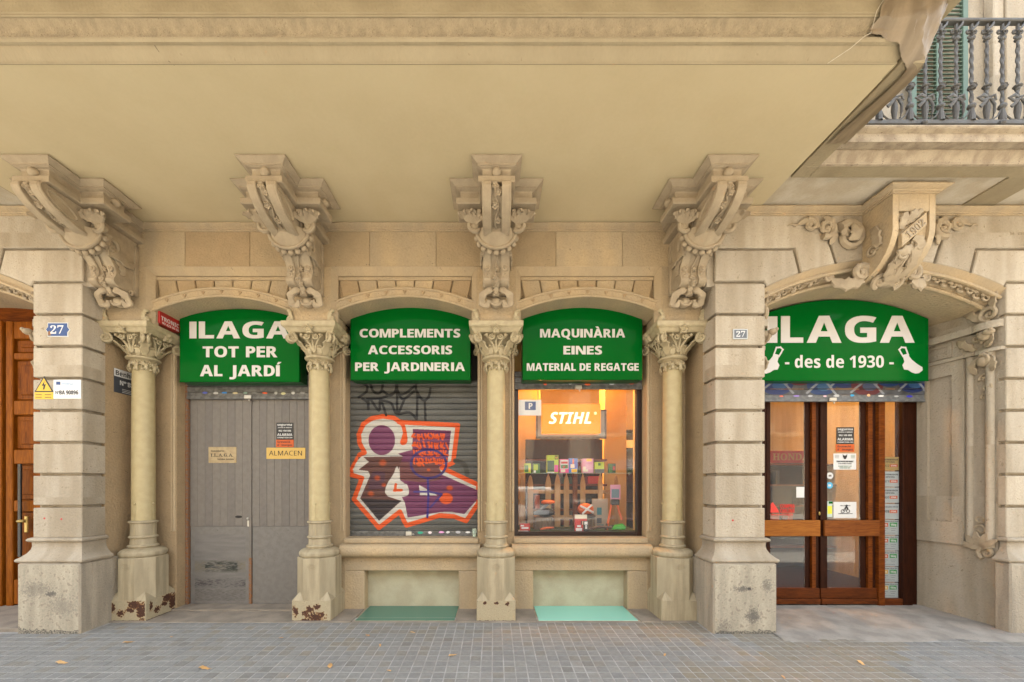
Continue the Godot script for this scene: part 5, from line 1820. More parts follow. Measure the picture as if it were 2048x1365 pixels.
func rust_quad(c: Node3D, which: int, side: int) -> void:
	var o := c.position
	var m := MB.new()
	var e := 0.2229
	if side == 0: m.uquad(o + Vector3(-0.215, 0.0, e), o + Vector3(0.215, 0.0, e), o + Vector3(0.215, 0.237, e), o + Vector3(-0.215, 0.237, e), Rect2(0, 0, 1, 1))
	else: m.uquad(o + Vector3(e, 0.0, 0.215), o + Vector3(e, 0.0, -0.19), o + Vector3(e, 0.237, -0.19), o + Vector3(e, 0.237, 0.215), Rect2(0, 0, 1, 1))
	part(c.get_node("base_block"), "rusty_face", m, printed(rust_face(which), 0.7), 0.0, true)

# ---------------------------------------------------------------- painted pictures (paint on slats, scuffs on a panel)
class Canvas:
	var w: int
	var h: int
	var d: PackedByteArray
	func _init(ww: int, hh: int, c: Color) -> void:
		w = ww; h = hh
		d.resize(w * h * 3)
		for i in w * h:
			d[i * 3] = int(c.r * 255.0); d[i * 3 + 1] = int(c.g * 255.0); d[i * 3 + 2] = int(c.b * 255.0)
	func px(x: int, y: int, c: Color, a := 1.0) -> void:
		if x < 0 or y < 0 or x >= w or y >= h: return
		var i := (y * w + x) * 3
		d[i] = int(lerpf(d[i], c.r * 255.0, a)); d[i + 1] = int(lerpf(d[i + 1], c.g * 255.0, a)); d[i + 2] = int(lerpf(d[i + 2], c.b * 255.0, a))
	func poly(p: Array, c: Color, a := 1.0) -> void:
		var y0 := h
		var y1 := 0
		for q in p:
			y0 = mini(y0, int(q.y)); y1 = maxi(y1, int(q.y) + 1)
		for y in range(maxi(y0, 0), mini(y1, h)):
			var xs := []
			for i in p.size():
				var s: Vector2 = p[i]
				var e: Vector2 = p[(i + 1) % p.size()]
				if (s.y <= y + 0.5) != (e.y <= y + 0.5):
					xs.append(s.x + (y + 0.5 - s.y) / (e.y - s.y) * (e.x - s.x))
			xs.sort()
			for k in range(0, xs.size() - 1, 2):
				for x in range(maxi(int(xs[k]), 0), mini(int(xs[k + 1]) + 1, w)): px(x, y, c, a)
	func disc(o: Vector2, rx: float, ry: float, c: Color, a := 1.0, soft := 0.0) -> void:
		for y in range(int(o.y - ry), int(o.y + ry) + 1):
			for x in range(int(o.x - rx), int(o.x + rx) + 1):
				var q := Vector2((x - o.x) / rx, (y - o.y) / ry).length()
				if q <= 1.0: px(x, y, c, a * (1.0 if soft == 0.0 else clampf((1.0 - q) / soft, 0, 1)))
	func stroke(p: Array, r: float, c: Color, a := 1.0) -> void:
		for i in p.size() - 1:
			var s: Vector2 = p[i]
			var e: Vector2 = p[i + 1]
			var k := int(s.distance_to(e) / maxf(r * 0.4, 0.7)) + 1
			for j in k + 1: disc(s.lerp(e, float(j) / k), r, r, c, a)
	func texture() -> ImageTexture:
		return ImageTexture.create_from_image(Image.create_from_data(w, h, false, Image.FORMAT_RGB8, d))

func curve(p: Array, closed := false) -> Array:
	var out := []
	var k := p.size()
	for i in (k if closed else k - 1):
		var a: Vector2 = p[i]
		var b: Vector2 = p[(i + 1) % k]
		var z: Vector2 = p[(i + k - 1) % k] if closed else p[maxi(i - 1, 0)]
		var e: Vector2 = p[(i + 2) % k] if closed else p[mini(i + 2, k - 1)]
		for j in 6: out.append(a.cubic_interpolate(b, z, e, j / 6.0))
	if not closed: out.append(p[-1])
	return out

func graffiti() -> ImageTexture:
	var c := Canvas.new(530, 640, Color(0.36, 0.35, 0.32))
	var n := noise_bytes(801, 0.015, 4, 512)
	var n2 := noise_bytes(802, 0.09, 3, 512)
	for y in 640:
		for x in 530:
			var g := n[(y % 512) * 512 + ((x / 3) % 512)] / 255.0
			var f := n2[(y % 512) * 512 + x % 512] / 255.0
			var v := 0.29 + 0.10 * g + 0.05 * f
			c.px(x, y, Color(v, v * 0.985, v * 0.93))
	var t := func(l: Array) -> Array:
		var o := []
		for i in range(0, l.size(), 2): o.append(Vector2((l[i] - 40) * 0.5, (l[i + 1] - 25) * 0.5))
		return o
	var white := Color(0.80, 0.78, 0.74)
	var orange := Color(0.87, 0.33, 0.06)
	var purple := Color(0.43, 0.19, 0.33)
	var outer: Array = t.call([480, 372, 932, 396, 893, 705, 800, 748, 1102, 890, 1102, 1040, 1000, 1188, 900, 1150, 780, 1142, 508, 1224, 488, 1190, 452, 1110, 278, 1244, 72, 1008, 138, 832, 48, 806, 48, 770, 118, 640, 160, 622, 118, 545, 112, 470, 150, 385, 220, 338, 310, 322, 400, 335, 455, 370])
	c.poly(outer, white, 0.96)
	var ring := outer.duplicate()
	ring.append(outer[0])
	c.stroke(ring, 9.5, orange, 1.0)
	c.stroke(curve(t.call([440, 370, 478, 400, 500, 520, 470, 540, 492, 470])), 8.0, orange)
	# right field
	c.poly(t.call([562, 428, 876, 442, 848, 700, 772, 745, 800, 805, 1102, 938, 1102, 1000, 985, 1132, 880, 1112, 780, 1115, 640, 1140, 518, 1160, 496, 1040, 470, 990, 520, 960, 520, 900, 456, 850, 450, 740, 478, 655, 440, 632, 556, 600]), purple)
	c.poly(t.call([450, 700, 760, 700, 800, 800, 780, 850, 640, 870, 456, 850]), Color(0.42, 0.25, 0.19), 0.75)
	# head
	c.disc(t.call([302, 519])[0], 55, 62, purple.lightened(0.03))
	c.poly(t.call([108, 660, 440, 655, 478, 655, 440, 760, 370, 880, 335, 960, 350, 985, 465, 1022, 280, 1186, 125, 1002, 208, 812, 190, 775, 108, 765]), Color(0.36, 0.21, 0.18))
	c.poly(t.call([60, 770, 110, 764, 195, 700, 140, 650, 100, 690]), white)
	c.poly(t.call([128, 1000, 460, 1020, 280, 1186]), Color(0.17, 0.13, 0.14), 0.9)
	c.poly(t.call([225, 780, 330, 780, 320, 920, 190, 930]), Color(0.30, 0.17, 0.26), 0.7)
	for q in [[310, 705, 42], [265, 832, 34], [212, 962, 34], [318, 890, 26]]: c.disc(t.call([q[0], q[1]])[0], q[2] * 0.5, q[2] * 0.45, orange, 0.65, 0.6)
	c.poly(curve(t.call([432, 735, 452, 860, 512, 890, 522, 970, 440, 992, 338, 965, 345, 890, 400, 800]), true), white)
	c.stroke(t.call([418, 885, 412, 930, 405, 935, 465, 932]), 5.5, orange)
	for q in [[865, 915, 34], [835, 1002, 60], [612, 722, 26], [690, 765, 20]]: c.disc(t.call([q[0], q[1]])[0], q[2] * 0.5, q[2] * 0.42, orange, 0.95 if q[2] > 50 else 0.75, 0.5 if q[2] < 50 else 0.15)
	var rg := RandomNumberGenerator.new()
	rg.seed = 12
	for row in 4:
		for k in 15:
			var x := 560 + k * 19 + rg.randf_range(-6, 6) + row * 4
			var y := 470 + row * 68 + rg.randf_range(-8, 8)
			c.stroke(t.call([x, y, x + rg.randf_range(-14, 16), y + rg.randf_range(15, 42), x + rg.randf_range(-6, 24), y + rg.randf_range(18, 50)]), 3.4, orange, 0.9)
	c.poly(t.call([612, 890, 700, 940, 765, 978, 620, 975]), white)
	var ell := []
	for k in 41: ell.append(t.call([690 + 146 * cos(TAU * k / 40), 715 + 118 * sin(TAU * k / 40)])[0])
	c.stroke(ell, 5.0, Color(0.24, 0.17, 0.42), 0.8)
	c.stroke(t.call([684, 835, 688, 1000, 680, 1156]), 4.5, Color(0.19, 0.14, 0.48))
	c.stroke(t.call([570, 946, 690, 945, 800, 966, 705, 1075]), 4.0, Color(0.24, 0.17, 0.46), 0.9)
	var ink := Color(0.07, 0.065, 0.065)
	for q in [[128, 42, 178, 70, 172, 120, 110, 165], [205, 40, 228, 110, 270, 135, 300, 110, 310, 50], [310, 110, 370, 150, 415, 110, 425, 40], [428, 90, 450, 140, 500, 130, 570, 75], [428, 45, 430, 300], [585, 35, 590, 110, 645, 190, 690, 160, 705, 92], [658, 190, 664, 350], [598, 130, 592, 340], [140, 175, 185, 210, 190, 262, 200, 175, 278, 275, 290, 180, 338, 312], [300, 190, 380, 215, 425, 300, 530, 290, 590, 345], [440, 130, 480, 180, 570, 115], [490, 180, 440, 300], [180, 175, 300, 170, 420, 120]]:
		c.stroke(curve(t.call(q)), 5.0, ink, 0.88)
	c.stroke(curve(t.call([910, 690, 985, 720, 1010, 800])), 10.0, Color(0.27, 0.25, 0.22), 0.5)
	return c.texture()

# ---------------------------------------------------------------- green signs
func sign_box(called: String, label: String, c: float, half: float, y0: float, ycorner: float, yapex: float, zf: float, depth: float) -> Node3D:
	var t := thing(called, label, "sign", Vector3(c, y0, zf), "green shop signs")
	var rise := yapex - ycorner
	var R := (half * half + rise * rise) / (2.0 * rise)
	var poly := [Vector2(-half, y0), Vector2(half, y0)]
	for k in 21:
		var x := half - 2.0 * half * k / 20.0
		poly.append(Vector2(x, yapex - R + sqrt(R * R - x * x)))
	var f := MB.new()
	f.prism(poly, Vector3(c, 0, zf - 0.03), Vector3.RIGHT, Vector3.UP, Vector3(0, 0, 0.03), 0.004)
	part(t, "face", f, M.green)
	var b := MB.new()
	b.prism(poly, Vector3(c, 0, zf - depth), Vector3.RIGHT, Vector3.UP, Vector3(0, 0, depth - 0.031), 0.0)
	part(t, "casing", b, M.green_side)
	var lip := MB.new()
	lip.box(Vector3(c - half, y0 - 0.008, zf - 0.012), Vector3(c + half, y0, zf + 0.006), 0.002)
	part(t, "bottom_trim", lip, M.green)
	return t

func build_signs() -> void:
	var z := -0.347
	var t := sign_box("shop_sign", "green arched sign reading ILAGA TOT PER AL JARDÍ", -3.122, 0.734, 2.825, 3.608, 3.713, z, 0.2)
	capitals(t, "ILAGA", Vector3(-3.119, 3.455, z), 0.205, 1.23, M.letter)
	capitals(t, "TOT PER", Vector3(-3.114, 3.188, z), 0.134, 0.917, M.letter)
	capitals(t, "AL JARDÍ", Vector3(-3.116, 2.956, z), 0.134, 0.978, M.letter)
	t = sign_box("shop_sign", "green arched sign reading COMPLEMENTS ACCESSORIS PER JARDINERIA", -1.025, 0.735, 2.848, 3.655, 3.753, z, 0.2)
	capitals(t, "COMPLEMENTS", Vector3(-1.031, 3.416, z), 0.104, 1.233, M.letter)
	capitals(t, "ACCESSORIS", Vector3(-1.029, 3.211, z), 0.104, 1.03, M.letter)
	capitals(t, "PER JARDINERIA", Vector3(-1.03, 3.005, z), 0.104, 1.347, M.letter)
	t = sign_box("shop_sign", "green arched sign reading MAQUINÀRIA EINES MATERIAL DE REGATGE", 1.085, 0.735, 2.850, 3.659, 3.756, z, 0.2)
	capitals(t, "MAQUINÀRIA", Vector3(1.086, 3.416, z), 0.104, 1.042, M.letter)
	capitals(t, "EINES", Vector3(1.088, 3.208, z), 0.104, 0.473, M.letter)
	capitals(t, "MATERIAL DE REGATGE", Vector3(1.088, 3.002, z), 0.092, 1.373, M.letter)
	z = -0.287
	t = sign_box("shop_sign", "wide green arched sign reading ILAGA des de 1930 over the shop door", 4.2, 1.064, 2.822, 3.568, 3.80, z, 0.25)
	capitals(t, "ILAGA", Vector3(4.2, 3.437, z), 0.32, 1.786, M.letter)
	words(t, "lettering", "- des de 1930 -", Vector3(4.18, 3.048, z), 0.143, 1.316, M.letter)
	for s in [1, -1]:
		var m := MB.new()
		var q := func(px: float, py: float) -> Vector2: return Vector2(4.2 + s * (px - 537.0) * 0.00204, 2.822 + (1250.0 - py) * 0.00204)
		var body := []
		for p in [[903, 1100], [930, 1092], [958, 1128], [985, 1150], [1003, 1162], [1020, 1172], [1022, 1190], [1000, 1207], [980, 1210], [958, 1203], [935, 1188], [912, 1186], [902, 1160], [914, 1140]]: body.append(q.call(p[0], p[1]))
		m.prism(body, Vector3(0, 0, z + 0.0005), Vector3.RIGHT, Vector3.UP, Vector3(0, 0, 0.002))
		for seg in [[[905, 1108], [882, 1068]], [[882, 1068], [896, 1054]], [[896, 1054], [920, 1056]], [[920, 1056], [936, 1100]]]:
			var a: Vector2 = q.call(seg[0][0], seg[0][1])
			var b: Vector2 = q.call(seg[1][0], seg[1][1])
			var d := (b - a).normalized() * 0.009
			var n := Vector2(-d.y, d.x)
			m.prism([a - d + n, a - d - n, b + d - n, b + d + n], Vector3(0, 0, z + 0.001 + 0.0005 * seg[0][1] / 1000.0), Vector3.RIGHT, Vector3.UP, Vector3(0, 0, 0.002))
		part(t, "mower_emblem", m, M.letter)

func shutter_end(t: Node3D, x0: float, x1: float, y0: float, y1: float, z: float, mat: Material, slat_mat: Material) -> void:
	# lowest slats of a rolled-up shutter
	var k := 0
	var y := y0 + 0.085
	var bar := MB.new()
	bar.box(Vector3(x0, y0, z - 0.015), Vector3(x1, y0 + 0.035, z + 0.018), 0.004)
	bar.box(Vector3(x0, y0 + 0.034, z - 0.012), Vector3(x1, y0 + 0.085, z + 0.006), 0.003)
	part(t, "bottom_bar", bar, mat)
	while y < y1:
		var s := MB.new()
		s.box(Vector3(x0, y + 0.003, z - 0.012), Vector3(x1, y + 0.072, z + 0.006), 0.006)
		part(t, "slat", s, slat_mat)
		y += 0.076
	var l := MB.new()
	var xm := (x0 + x1) * 0.5
	l.box(Vector3(xm - 0.05, y0 - 0.005, z + 0.016), Vector3(xm + 0.04, y0 + 0.05, z + 0.045), 0.012)
	l.tube([Vector3(xm + 0.01, y0, z + 0.03), Vector3(xm + 0.015, y0 - 0.03, z + 0.03)], 0.008, 7)
	part(t, "lock", l, M.lockmetal)

func stickers(t: Node3D, x0: float, x1: float, y: float, z: float, cols: Array) -> void:
	for k in cols.size():
		var x := lerpf(x0, x1, (k + 0.5 + rng.randf_range(-0.25, 0.25)) / cols.size())
		var m := MB.new()
		var w := rng.randf_range(0.025, 0.05)
		var h := rng.randf_range(0.012, 0.022)
		var p := []
		for j in 7: p.append(Vector2(cos(TAU * j / 7) * w * rng.randf_range(0.7, 1.0), sin(TAU * j / 7) * h * rng.randf_range(0.7, 1.0)))
		m.prism(p, Vector3(x, y + rng.randf_range(-0.008, 0.008), z), Vector3.RIGHT, Vector3.UP, Vector3(0, 0, 0.0008))
		part(t, "sticker", m, plain(cols[k], 0.6))

# ---------------------------------------------------------------- storage door
func build_storage_door() -> void:
	var c := -3.133
	var z := -0.607
	var t := thing("storage_door", "grey boarded double door under the TOT PER AL JARDÍ sign", "door", Vector3(c, 0, z))
	var bk := MB.new()
	bk.box(Vector3(c - 0.9, -0.05, z - 0.2), Vector3(c + 0.9, 3.9, z - 0.03))
	part(t, "backing", bk, M.void)
	for s in [-1, 1]:
		var fr := MB.new()
		var x0: float = c + s * 0.823
		fr.box(Vector3(minf(x0, x0 - s * 0.03), 0.0, z - 0.03), Vector3(maxf(x0, x0 - s * 0.03), 2.95, z + 0.05), 0.004)
		part(t, "shutter_rail", fr, M.rust)
	var plank := MB.new()
	plank.box(Vector3(-0.0487, 0, -0.012), Vector3(0.0487, 1.66, 0.012), 0.004)
	var pm := plank.mesh(Vector3.ZERO, 0.0)
	var scuff := scuffed()
	for s in [-1, 1]:
		var leaf := MB.new()
		var a := c + (-0.787 if s < 0 else 0.012)
		var b := a + 0.775
		leaf.box(Vector3(a, 0.022, z - 0.04), Vector3(b, 2.9, z - 0.013), 0.003)
		var lf := part(t, "door_leaf", leaf, M.grey_paint)
		for k in 8:
			share(lf, "board", pm, [M.grey_paint, M.grey_paint2][(k * 5 + (s + 1)) % 3 % 2], Vector3(a + 0.0485 + k * 0.0969, 1.024, z))
		var kp := MB.new()
		kp.box(Vector3(a + 0.004, 0.024, z - 0.012), Vector3(b - 0.004, 1.0225, z + 0.0105), 0.003)
		part(lf, "kick_board", kp, M.grey_bare)
		if s < 0:
			# scraped paint on the lower board: same sheet, printed marks
			var sc := MB.new()
			sc.uquad(Vector3(a + 0.06, 0.06, z + 0.0112), Vector3(b - 0.06, 0.06, z + 0.0112), Vector3(b - 0.06, 0.92, z + 0.0112), Vector3(a + 0.06, 0.92, z + 0.0112), Rect2(0, 0, 1, 1))
			part(lf, "scraped_paint", sc, printed(scuff, 0.65), 0.0, true)
	var st := MB.new()
	st.box(Vector3(c - 0.022, 0.02, z - 0.02), Vector3(c + 0.012, 2.9, z + 0.026), 0.004)
	part(t, "meeting_stile", st, M.grey_paint)
	var ru := MB.new()
	ru.box(Vector3(c - 0.023, 0.02, z - 0.02), Vector3(c + 0.013, 0.62, z + 0.0275), 0.004)
	part(t, "rusted_strip", ru, M.rust)
	var lk := MB.new()
	lk.ball(Vector3(c - 0.03, 1.125, z + 0.03), Vector3(0.016, 0.016, 0.014), 10, 7)
	lk.box(Vector3(c - 0.045, 1.02, z + 0.012), Vector3(c - 0.015, 1.1, z + 0.02), 0.004)
	part(t, "door_knob", lk, M.lockmetal)
	var hl := MB.new()
	hl.ball(Vector3(c - 0.16, 1.145, z + 0.012), Vector3(0.048, 0.016, 0.006), 14, 6)
	part(t, "letter_slot", hl, M.void)
	var sh := thing("rolled_shutter", "dark end of a rolled-up steel shutter above the storage door, dotted with stickers", "shutter", Vector3(c, 2.66, -0.56), "roller shutters")
	shutter_end(sh, c - 0.80, c + 0.80, 2.655, 2.95, -0.565, M.steel, M.steel)
	stickers(sh, c - 0.6, c + 0.75, 2.735, -0.5585, [Color(0.35, 0.4, 0.75), Color(0.7, 0.7, 0.7), Color(0.2, 0.5, 0.8), Color(0.8, 0.75, 0.6), Color(0.5, 0.6, 0.55), Color(0.5, 0.5, 0.5), Color(0.9, 0.35, 0.15), Color(0.7, 0.7, 0.68), Color(0.8, 0.78, 0.6), Color(0.75, 0.75, 0.75), Color(0.6, 0.6, 0.6)])
	# plates
	var p := thing("company_plaque", "small tan plaque reading I.L.A.G.A. on the left door leaf", "plaque", Vector3(-3.4985, 1.88, z + 0.014))
	var pb := MB.new()
	pb.box(Vector3(-3.6787, 1.8399, z + 0.0125), Vector3(-3.3182, 2.0459, z + 0.018), 0.002)
	part(p, "plate", pb, M.brass_old)
	words(p, "lettering", "Suministros", Vector3(-3.5596, 1.9944, z + 0.019), 0.022, 0.17, M.ink, true, true, 0.001)
	words(p, "lettering", "I.L.A.G.A.", Vector3(-3.5017, 1.9397, z + 0.019), 0.04, 0.29, M.ink, true, true, 0.001)
	words(p, "lettering", "Sociedad Anónima", Vector3(-3.4566, 1.8882, z + 0.019), 0.02, 0.21, M.ink, true, true, 0.001)
	for q in [[419, 897], [470, 897], [419, 924], [470, 924]]:
		var sc := MB.new()
		sc.ball(Vector3(X_of(q[0]), Y_of(q[1]), z + 0.018), Vector3(0.006, 0.006, 0.003), 8, 5)
		part(p, "screw", sc, M.brass)
	p = thing("almacen_plate", "brass plate reading ALMACEN on the right door leaf", "plaque", Vector3(-2.6778, 1.95, z + 0.014))
	pb = MB.new()
	pb.box(Vector3(-2.932, 1.8914, z + 0.0125), Vector3(-2.4299, 2.0362, z + 0.018), 0.002)
	part(p, "plate", pb, M.brass)
	words(p, "lettering", "ALMACEN", Vector3(-2.681, 1.9654, z + 0.019), 0.061, 0.425, M.ink, false, false, 0.001)
	alarm_notice(Vector3(-2.6951, 0, z + 0.0125), 2.0426, 2.3581, 0.228, "black and orange alarm notice on the storage door")

func X_of(px: float) -> float: return (px - 988.0) * 0.006437
func Y_of(py: float) -> float: return 1.547 + (972.0 - py) * 0.006437

func alarm_notice(at: Vector3, y0: float, y1: float, w: float, label: String) -> void:
	var t := thing("alarm_notice", label, "notice", Vector3(at.x, y0, at.z), "alarm notices")
	var h := y1 - y0
	var m := MB.new()
	m.box(Vector3(at.x - w * 0.48, y0 + h * 0.31, at.z), Vector3(at.x + w * 0.48, y1, at.z + 0.004), 0.002)
	part(t, "black_panel", m, M.black)
	m = MB.new()
	m.box(Vector3(at.x - w * 0.5, y0, at.z), Vector3(at.x + w * 0.5, y0 + h * 0.305, at.z + 0.004), 0.002)
	part(t, "orange_panel", m, M.orange)
	var z := at.z + 0.005
	words(t, "lettering", "segurma", Vector3(at.x, y0 + h * 0.92, z), h * 0.085, w * 0.82, M.white, true, false, 0.001)
	words(t, "lettering", "SEVEN O NIGHT", Vector3(at.x, y0 + h * 0.80, z), h * 0.04, w * 0.8, M.white, true, false, 0.001)
	words(t, "lettering", "902 108 088", Vector3(at.x, y0 + h * 0.67, z), h * 0.065, w * 0.7, M.white, true, false, 0.001)
	words(t, "lettering", "ALARMA", Vector3(at.x, y0 + h * 0.51, z), h * 0.10, w * 0.85, M.white, true, false, 0.001)
	words(t, "lettering", "CONNECTADA CRA", Vector3(at.x, y0 + h * 0.39, z), h * 0.045, w * 0.86, M.white, true, false, 0.001)
	words(t, "lettering", "Gravació", Vector3(at.x - w * 0.06, y0 + h * 0.215, z), h * 0.075, w * 0.72, M.ink, true, false, 0.001)
	words(t, "lettering", "d´ imatges", Vector3(at.x, y0 + h * 0.09, z), h * 0.075, w * 0.84, M.ink, true, false, 0.001)

func scuffed() -> ImageTexture:
	var c := Canvas.new(330, 430, Color(0.5, 0.48, 0.45))
	var a := noise_bytes(871, 0.03, 4, 512)
	var b := noise_bytes(872, 0.12, 3, 512)
	for y in 430:
		for x in 330:
			var s := a[y * 512 + x / 6] / 255.0
			var g := b[y * 512 + x] / 255.0
			var f := b[(y * 3 % 512) * 512 + x / 5] / 255.0
			var v := 0.49 + 0.07 * (s - 0.5) + 0.05 * (g - 0.5)
			var col := Color(v, v * 0.965, v * 0.93)
			# band of dark green scrapes with ochre primer
			var yy := y / 430.0
			var xx := x / 330.0
			if yy > 0.38 and yy < 0.58:
				var e := minf(yy - 0.38, 0.58 - yy) * 14.0
				var kk := clampf((f - 0.42) * 4.0, 0, 1) * clampf(e, 0, 1)
				col = col.lerp(Color(0.55, 0.48, 0.33), kk * 0.7)
				var inn := 1.0 if xx > 0.2 and xx < 0.84 else clampf(1.0 - absf(xx - 0.52) * 2.0, 0, 1)
				var dk := clampf((f * 0.6 + s * 0.5 - 0.50) * 9.0, 0, 1) * inn * clampf(e * 1.2, 0, 1)
				col = col.lerp(Color(0.16, 0.18, 0.15), dk)
			if yy > 0.64 and yy < 0.82:
				var e2 := minf(yy - 0.64, 0.82 - yy) * 14.0
				var dk2 := clampf((f * 0.7 + s * 0.4 - 0.56) * 8.0, 0, 1) * clampf(e2, 0, 1)
				col = col.lerp(Color(0.2, 0.19, 0.2), dk2)
			if yy > 0.82: col = col.lerp(Color(0.34, 0.31, 0.28), clampf((f - 0.5) * 3.0, 0, 0.8))
			c.px(x, y, col)
	return c.texture()

# ---------------------------------------------------------------- graffiti shutter
func build_shutter() -> void:
	var c := -1.028
	var z := -0.585
	var t := thing("graffiti_shutter", "closed steel roller shutter sprayed with purple, white and orange graffiti", "shutter", Vector3(c, 0.9, z), "roller shutters")
	var bk := MB.new()
	bk.box(Vector3(c - 0.9, 0.6, z - 0.2), Vector3(c + 0.9, 3.9, z - 0.05))
	part(t, "backing", bk, M.void)
	var paint := printed(graffiti(), 0.55)
	paint.metallic = 0.1
	var x0 := c - 0.822
	var x1 := c + 0.822
	var y0 := 0.972
	var n := 26
	var pitch := 0.0742
	var top := y0 + n * pitch
	for k in n:
		var s := MB.new()
		var yb := y0 + k * pitch
		var prof := [[0.0, -0.012], [0.001, 0.0], [0.005, 0.0075], [0.012, 0.0085], [0.016, 0.005], [0.02, 0.0085], [0.04, 0.0115], [0.06, 0.0085], [0.066, 0.004], [0.0725, 0.0], [0.0742, -0.012]]
		for i in prof.size() - 1:
			var ya: float = yb + prof[i][0]
			var yc: float = yb + prof[i + 1][0]
			s.uquad(Vector3(x0, ya, z + prof[i][1]), Vector3(x1, ya, z + prof[i][1]), Vector3(x1, yc, z + prof[i + 1][1]), Vector3(x0, yc, z + prof[i + 1][1]), Rect2(0, 1.0 - (yc - y0 + 0.06) / (top - y0 + 0.06), 1, (yc - ya) / (top - y0 + 0.06)))
		part(t, "slat", s, paint, 50.0, true)
	var gz := MB.new()
	gz.box(Vector3(x0, 0.915, z - 0.012), Vector3(x1, 0.970, z + 0.006), 0.004)
	part(t, "galvanised_slat", gz, M.steel)
	var bb := MB.new()
	bb.box(Vector3(x0, 0.898, z - 0.02), Vector3(x1, 0.922, z + 0.022), 0.004)
	part(t, "bottom_bar", bb, M.steel)
	stickers(t, c - 0.1, c + 0.75, 0.943, z + 0.0075, [Color(0.8, 0.8, 0.8), Color(0.2, 0.6, 0.5), Color(0.85, 0.8, 0.82), Color(0.85, 0.6, 0.8), Color(0.8, 0.8, 0.8), Color(0.7, 0.7, 0.72), Color(0.85, 0.85, 0.85)])
	var l := MB.new()
	l.box(Vector3(c - 0.10, 0.905, z + 0.02), Vector3(c - 0.02, 0.965, z + 0.045), 0.006)
	l.ball(Vector3(c - 0.005, 0.925, z + 0.03), Vector3(0.016, 0.012, 0.012), 8, 6)
	part(t, "lock", l, M.lockmetal)
	# plastic cup on the sill
	var k := thing("plastic_cup", "clear plastic cup standing on the sill by the graffiti shutter", "cup", Vector3(-0.2466, 0.903, -0.5))
	var m := MB.new()
	m.lathe(Vector3(-0.2466, 0.903, -0.5), [[0.0, 0.0], [0.024, 0.0], [0.031, 0.10], [0.033, 0.102], [0.029, 0.10], [0.022, 0.004], [0.0, 0.004]], 18)
	var cup := plain(Color(0.8, 0.88, 0.8, 0.25), 0.1)
	cup.transparency = BaseMaterial3D.TRANSPARENCY_ALPHA
	part(k, "cup", m, cup)

# ---------------------------------------------------------------- lit window and the shop behind it
func goods(called: String, label: String, lo: Vector3, hi: Vector3, mat: Material, extra: Array = [], group := "packets on the glass shelf", cat := "packet") -> Node3D:
	# a carton with printed fields [x0, y0, x1, y1 in fractions, material]
	var t := thing(called, label, cat, Vector3((lo.x + hi.x) * 0.5, lo.y, (lo.z + hi.z) * 0.5), group)
	var m := MB.new()
	m.box(lo, hi, 0.002)
	part(t, "carton", m, mat)
	for e in extra:
		var f := MB.new()
		f.box(Vector3(lerpf(lo.x, hi.x, e[0]), lerpf(lo.y, hi.y, e[1]), hi.z - 0.001), Vector3(lerpf(lo.x, hi.x, e[2]), lerpf(lo.y, hi.y, e[3]), hi.z + 0.0012 + 0.0004 * extra.find(e)))
		part(t, "printed_field", f, e[4])
	return t

func lamp(called: String, label: String, at: Vector3, energy: float) -> void:
	var t := thing(called, label, "lamp", at, "shop lamps")
	var s := MB.new()
	s.lathe(at, [[0.02, 0.1], [0.05, 0.08], [0.085, 0.0], [0.08, -0.005]], 20)
	var glow := plain(Color(1.0, 0.85, 0.55), 0.6)
	glow.emission_enabled = true
	glow.emission = Color(1.0, 0.78, 0.45)
	glow.emission_energy_multiplier = 0.6
	part(t, "lamp_shade", s, glow)
	var b := MB.new()
	b.ball(at + Vector3(0, 0.02, 0), Vector3(0.03, 0.035, 0.03), 10, 7)
	part(t, "bulb", b, glow)
	var c := MB.new()
	c.tube([at + Vector3(0, 0.1, 0), at + Vector3(0, 4.15 - at.y, 0)], 0.006, 6, Vector3.RIGHT)
	part(t, "cord", c, M.black)
	var l := OmniLight3D.new()
	l.name = "light"
	l.light_color = Color(1.0, 0.72, 0.36)
	l.light_energy = energy
	l.light_size = 0.08
	l.omni_range = 12.0
	l.omni_attenuation = 2.0
	l.shadow_enabled = true
	t.add_child(l)
	l.position = Vector3(0, -0.07, 0)

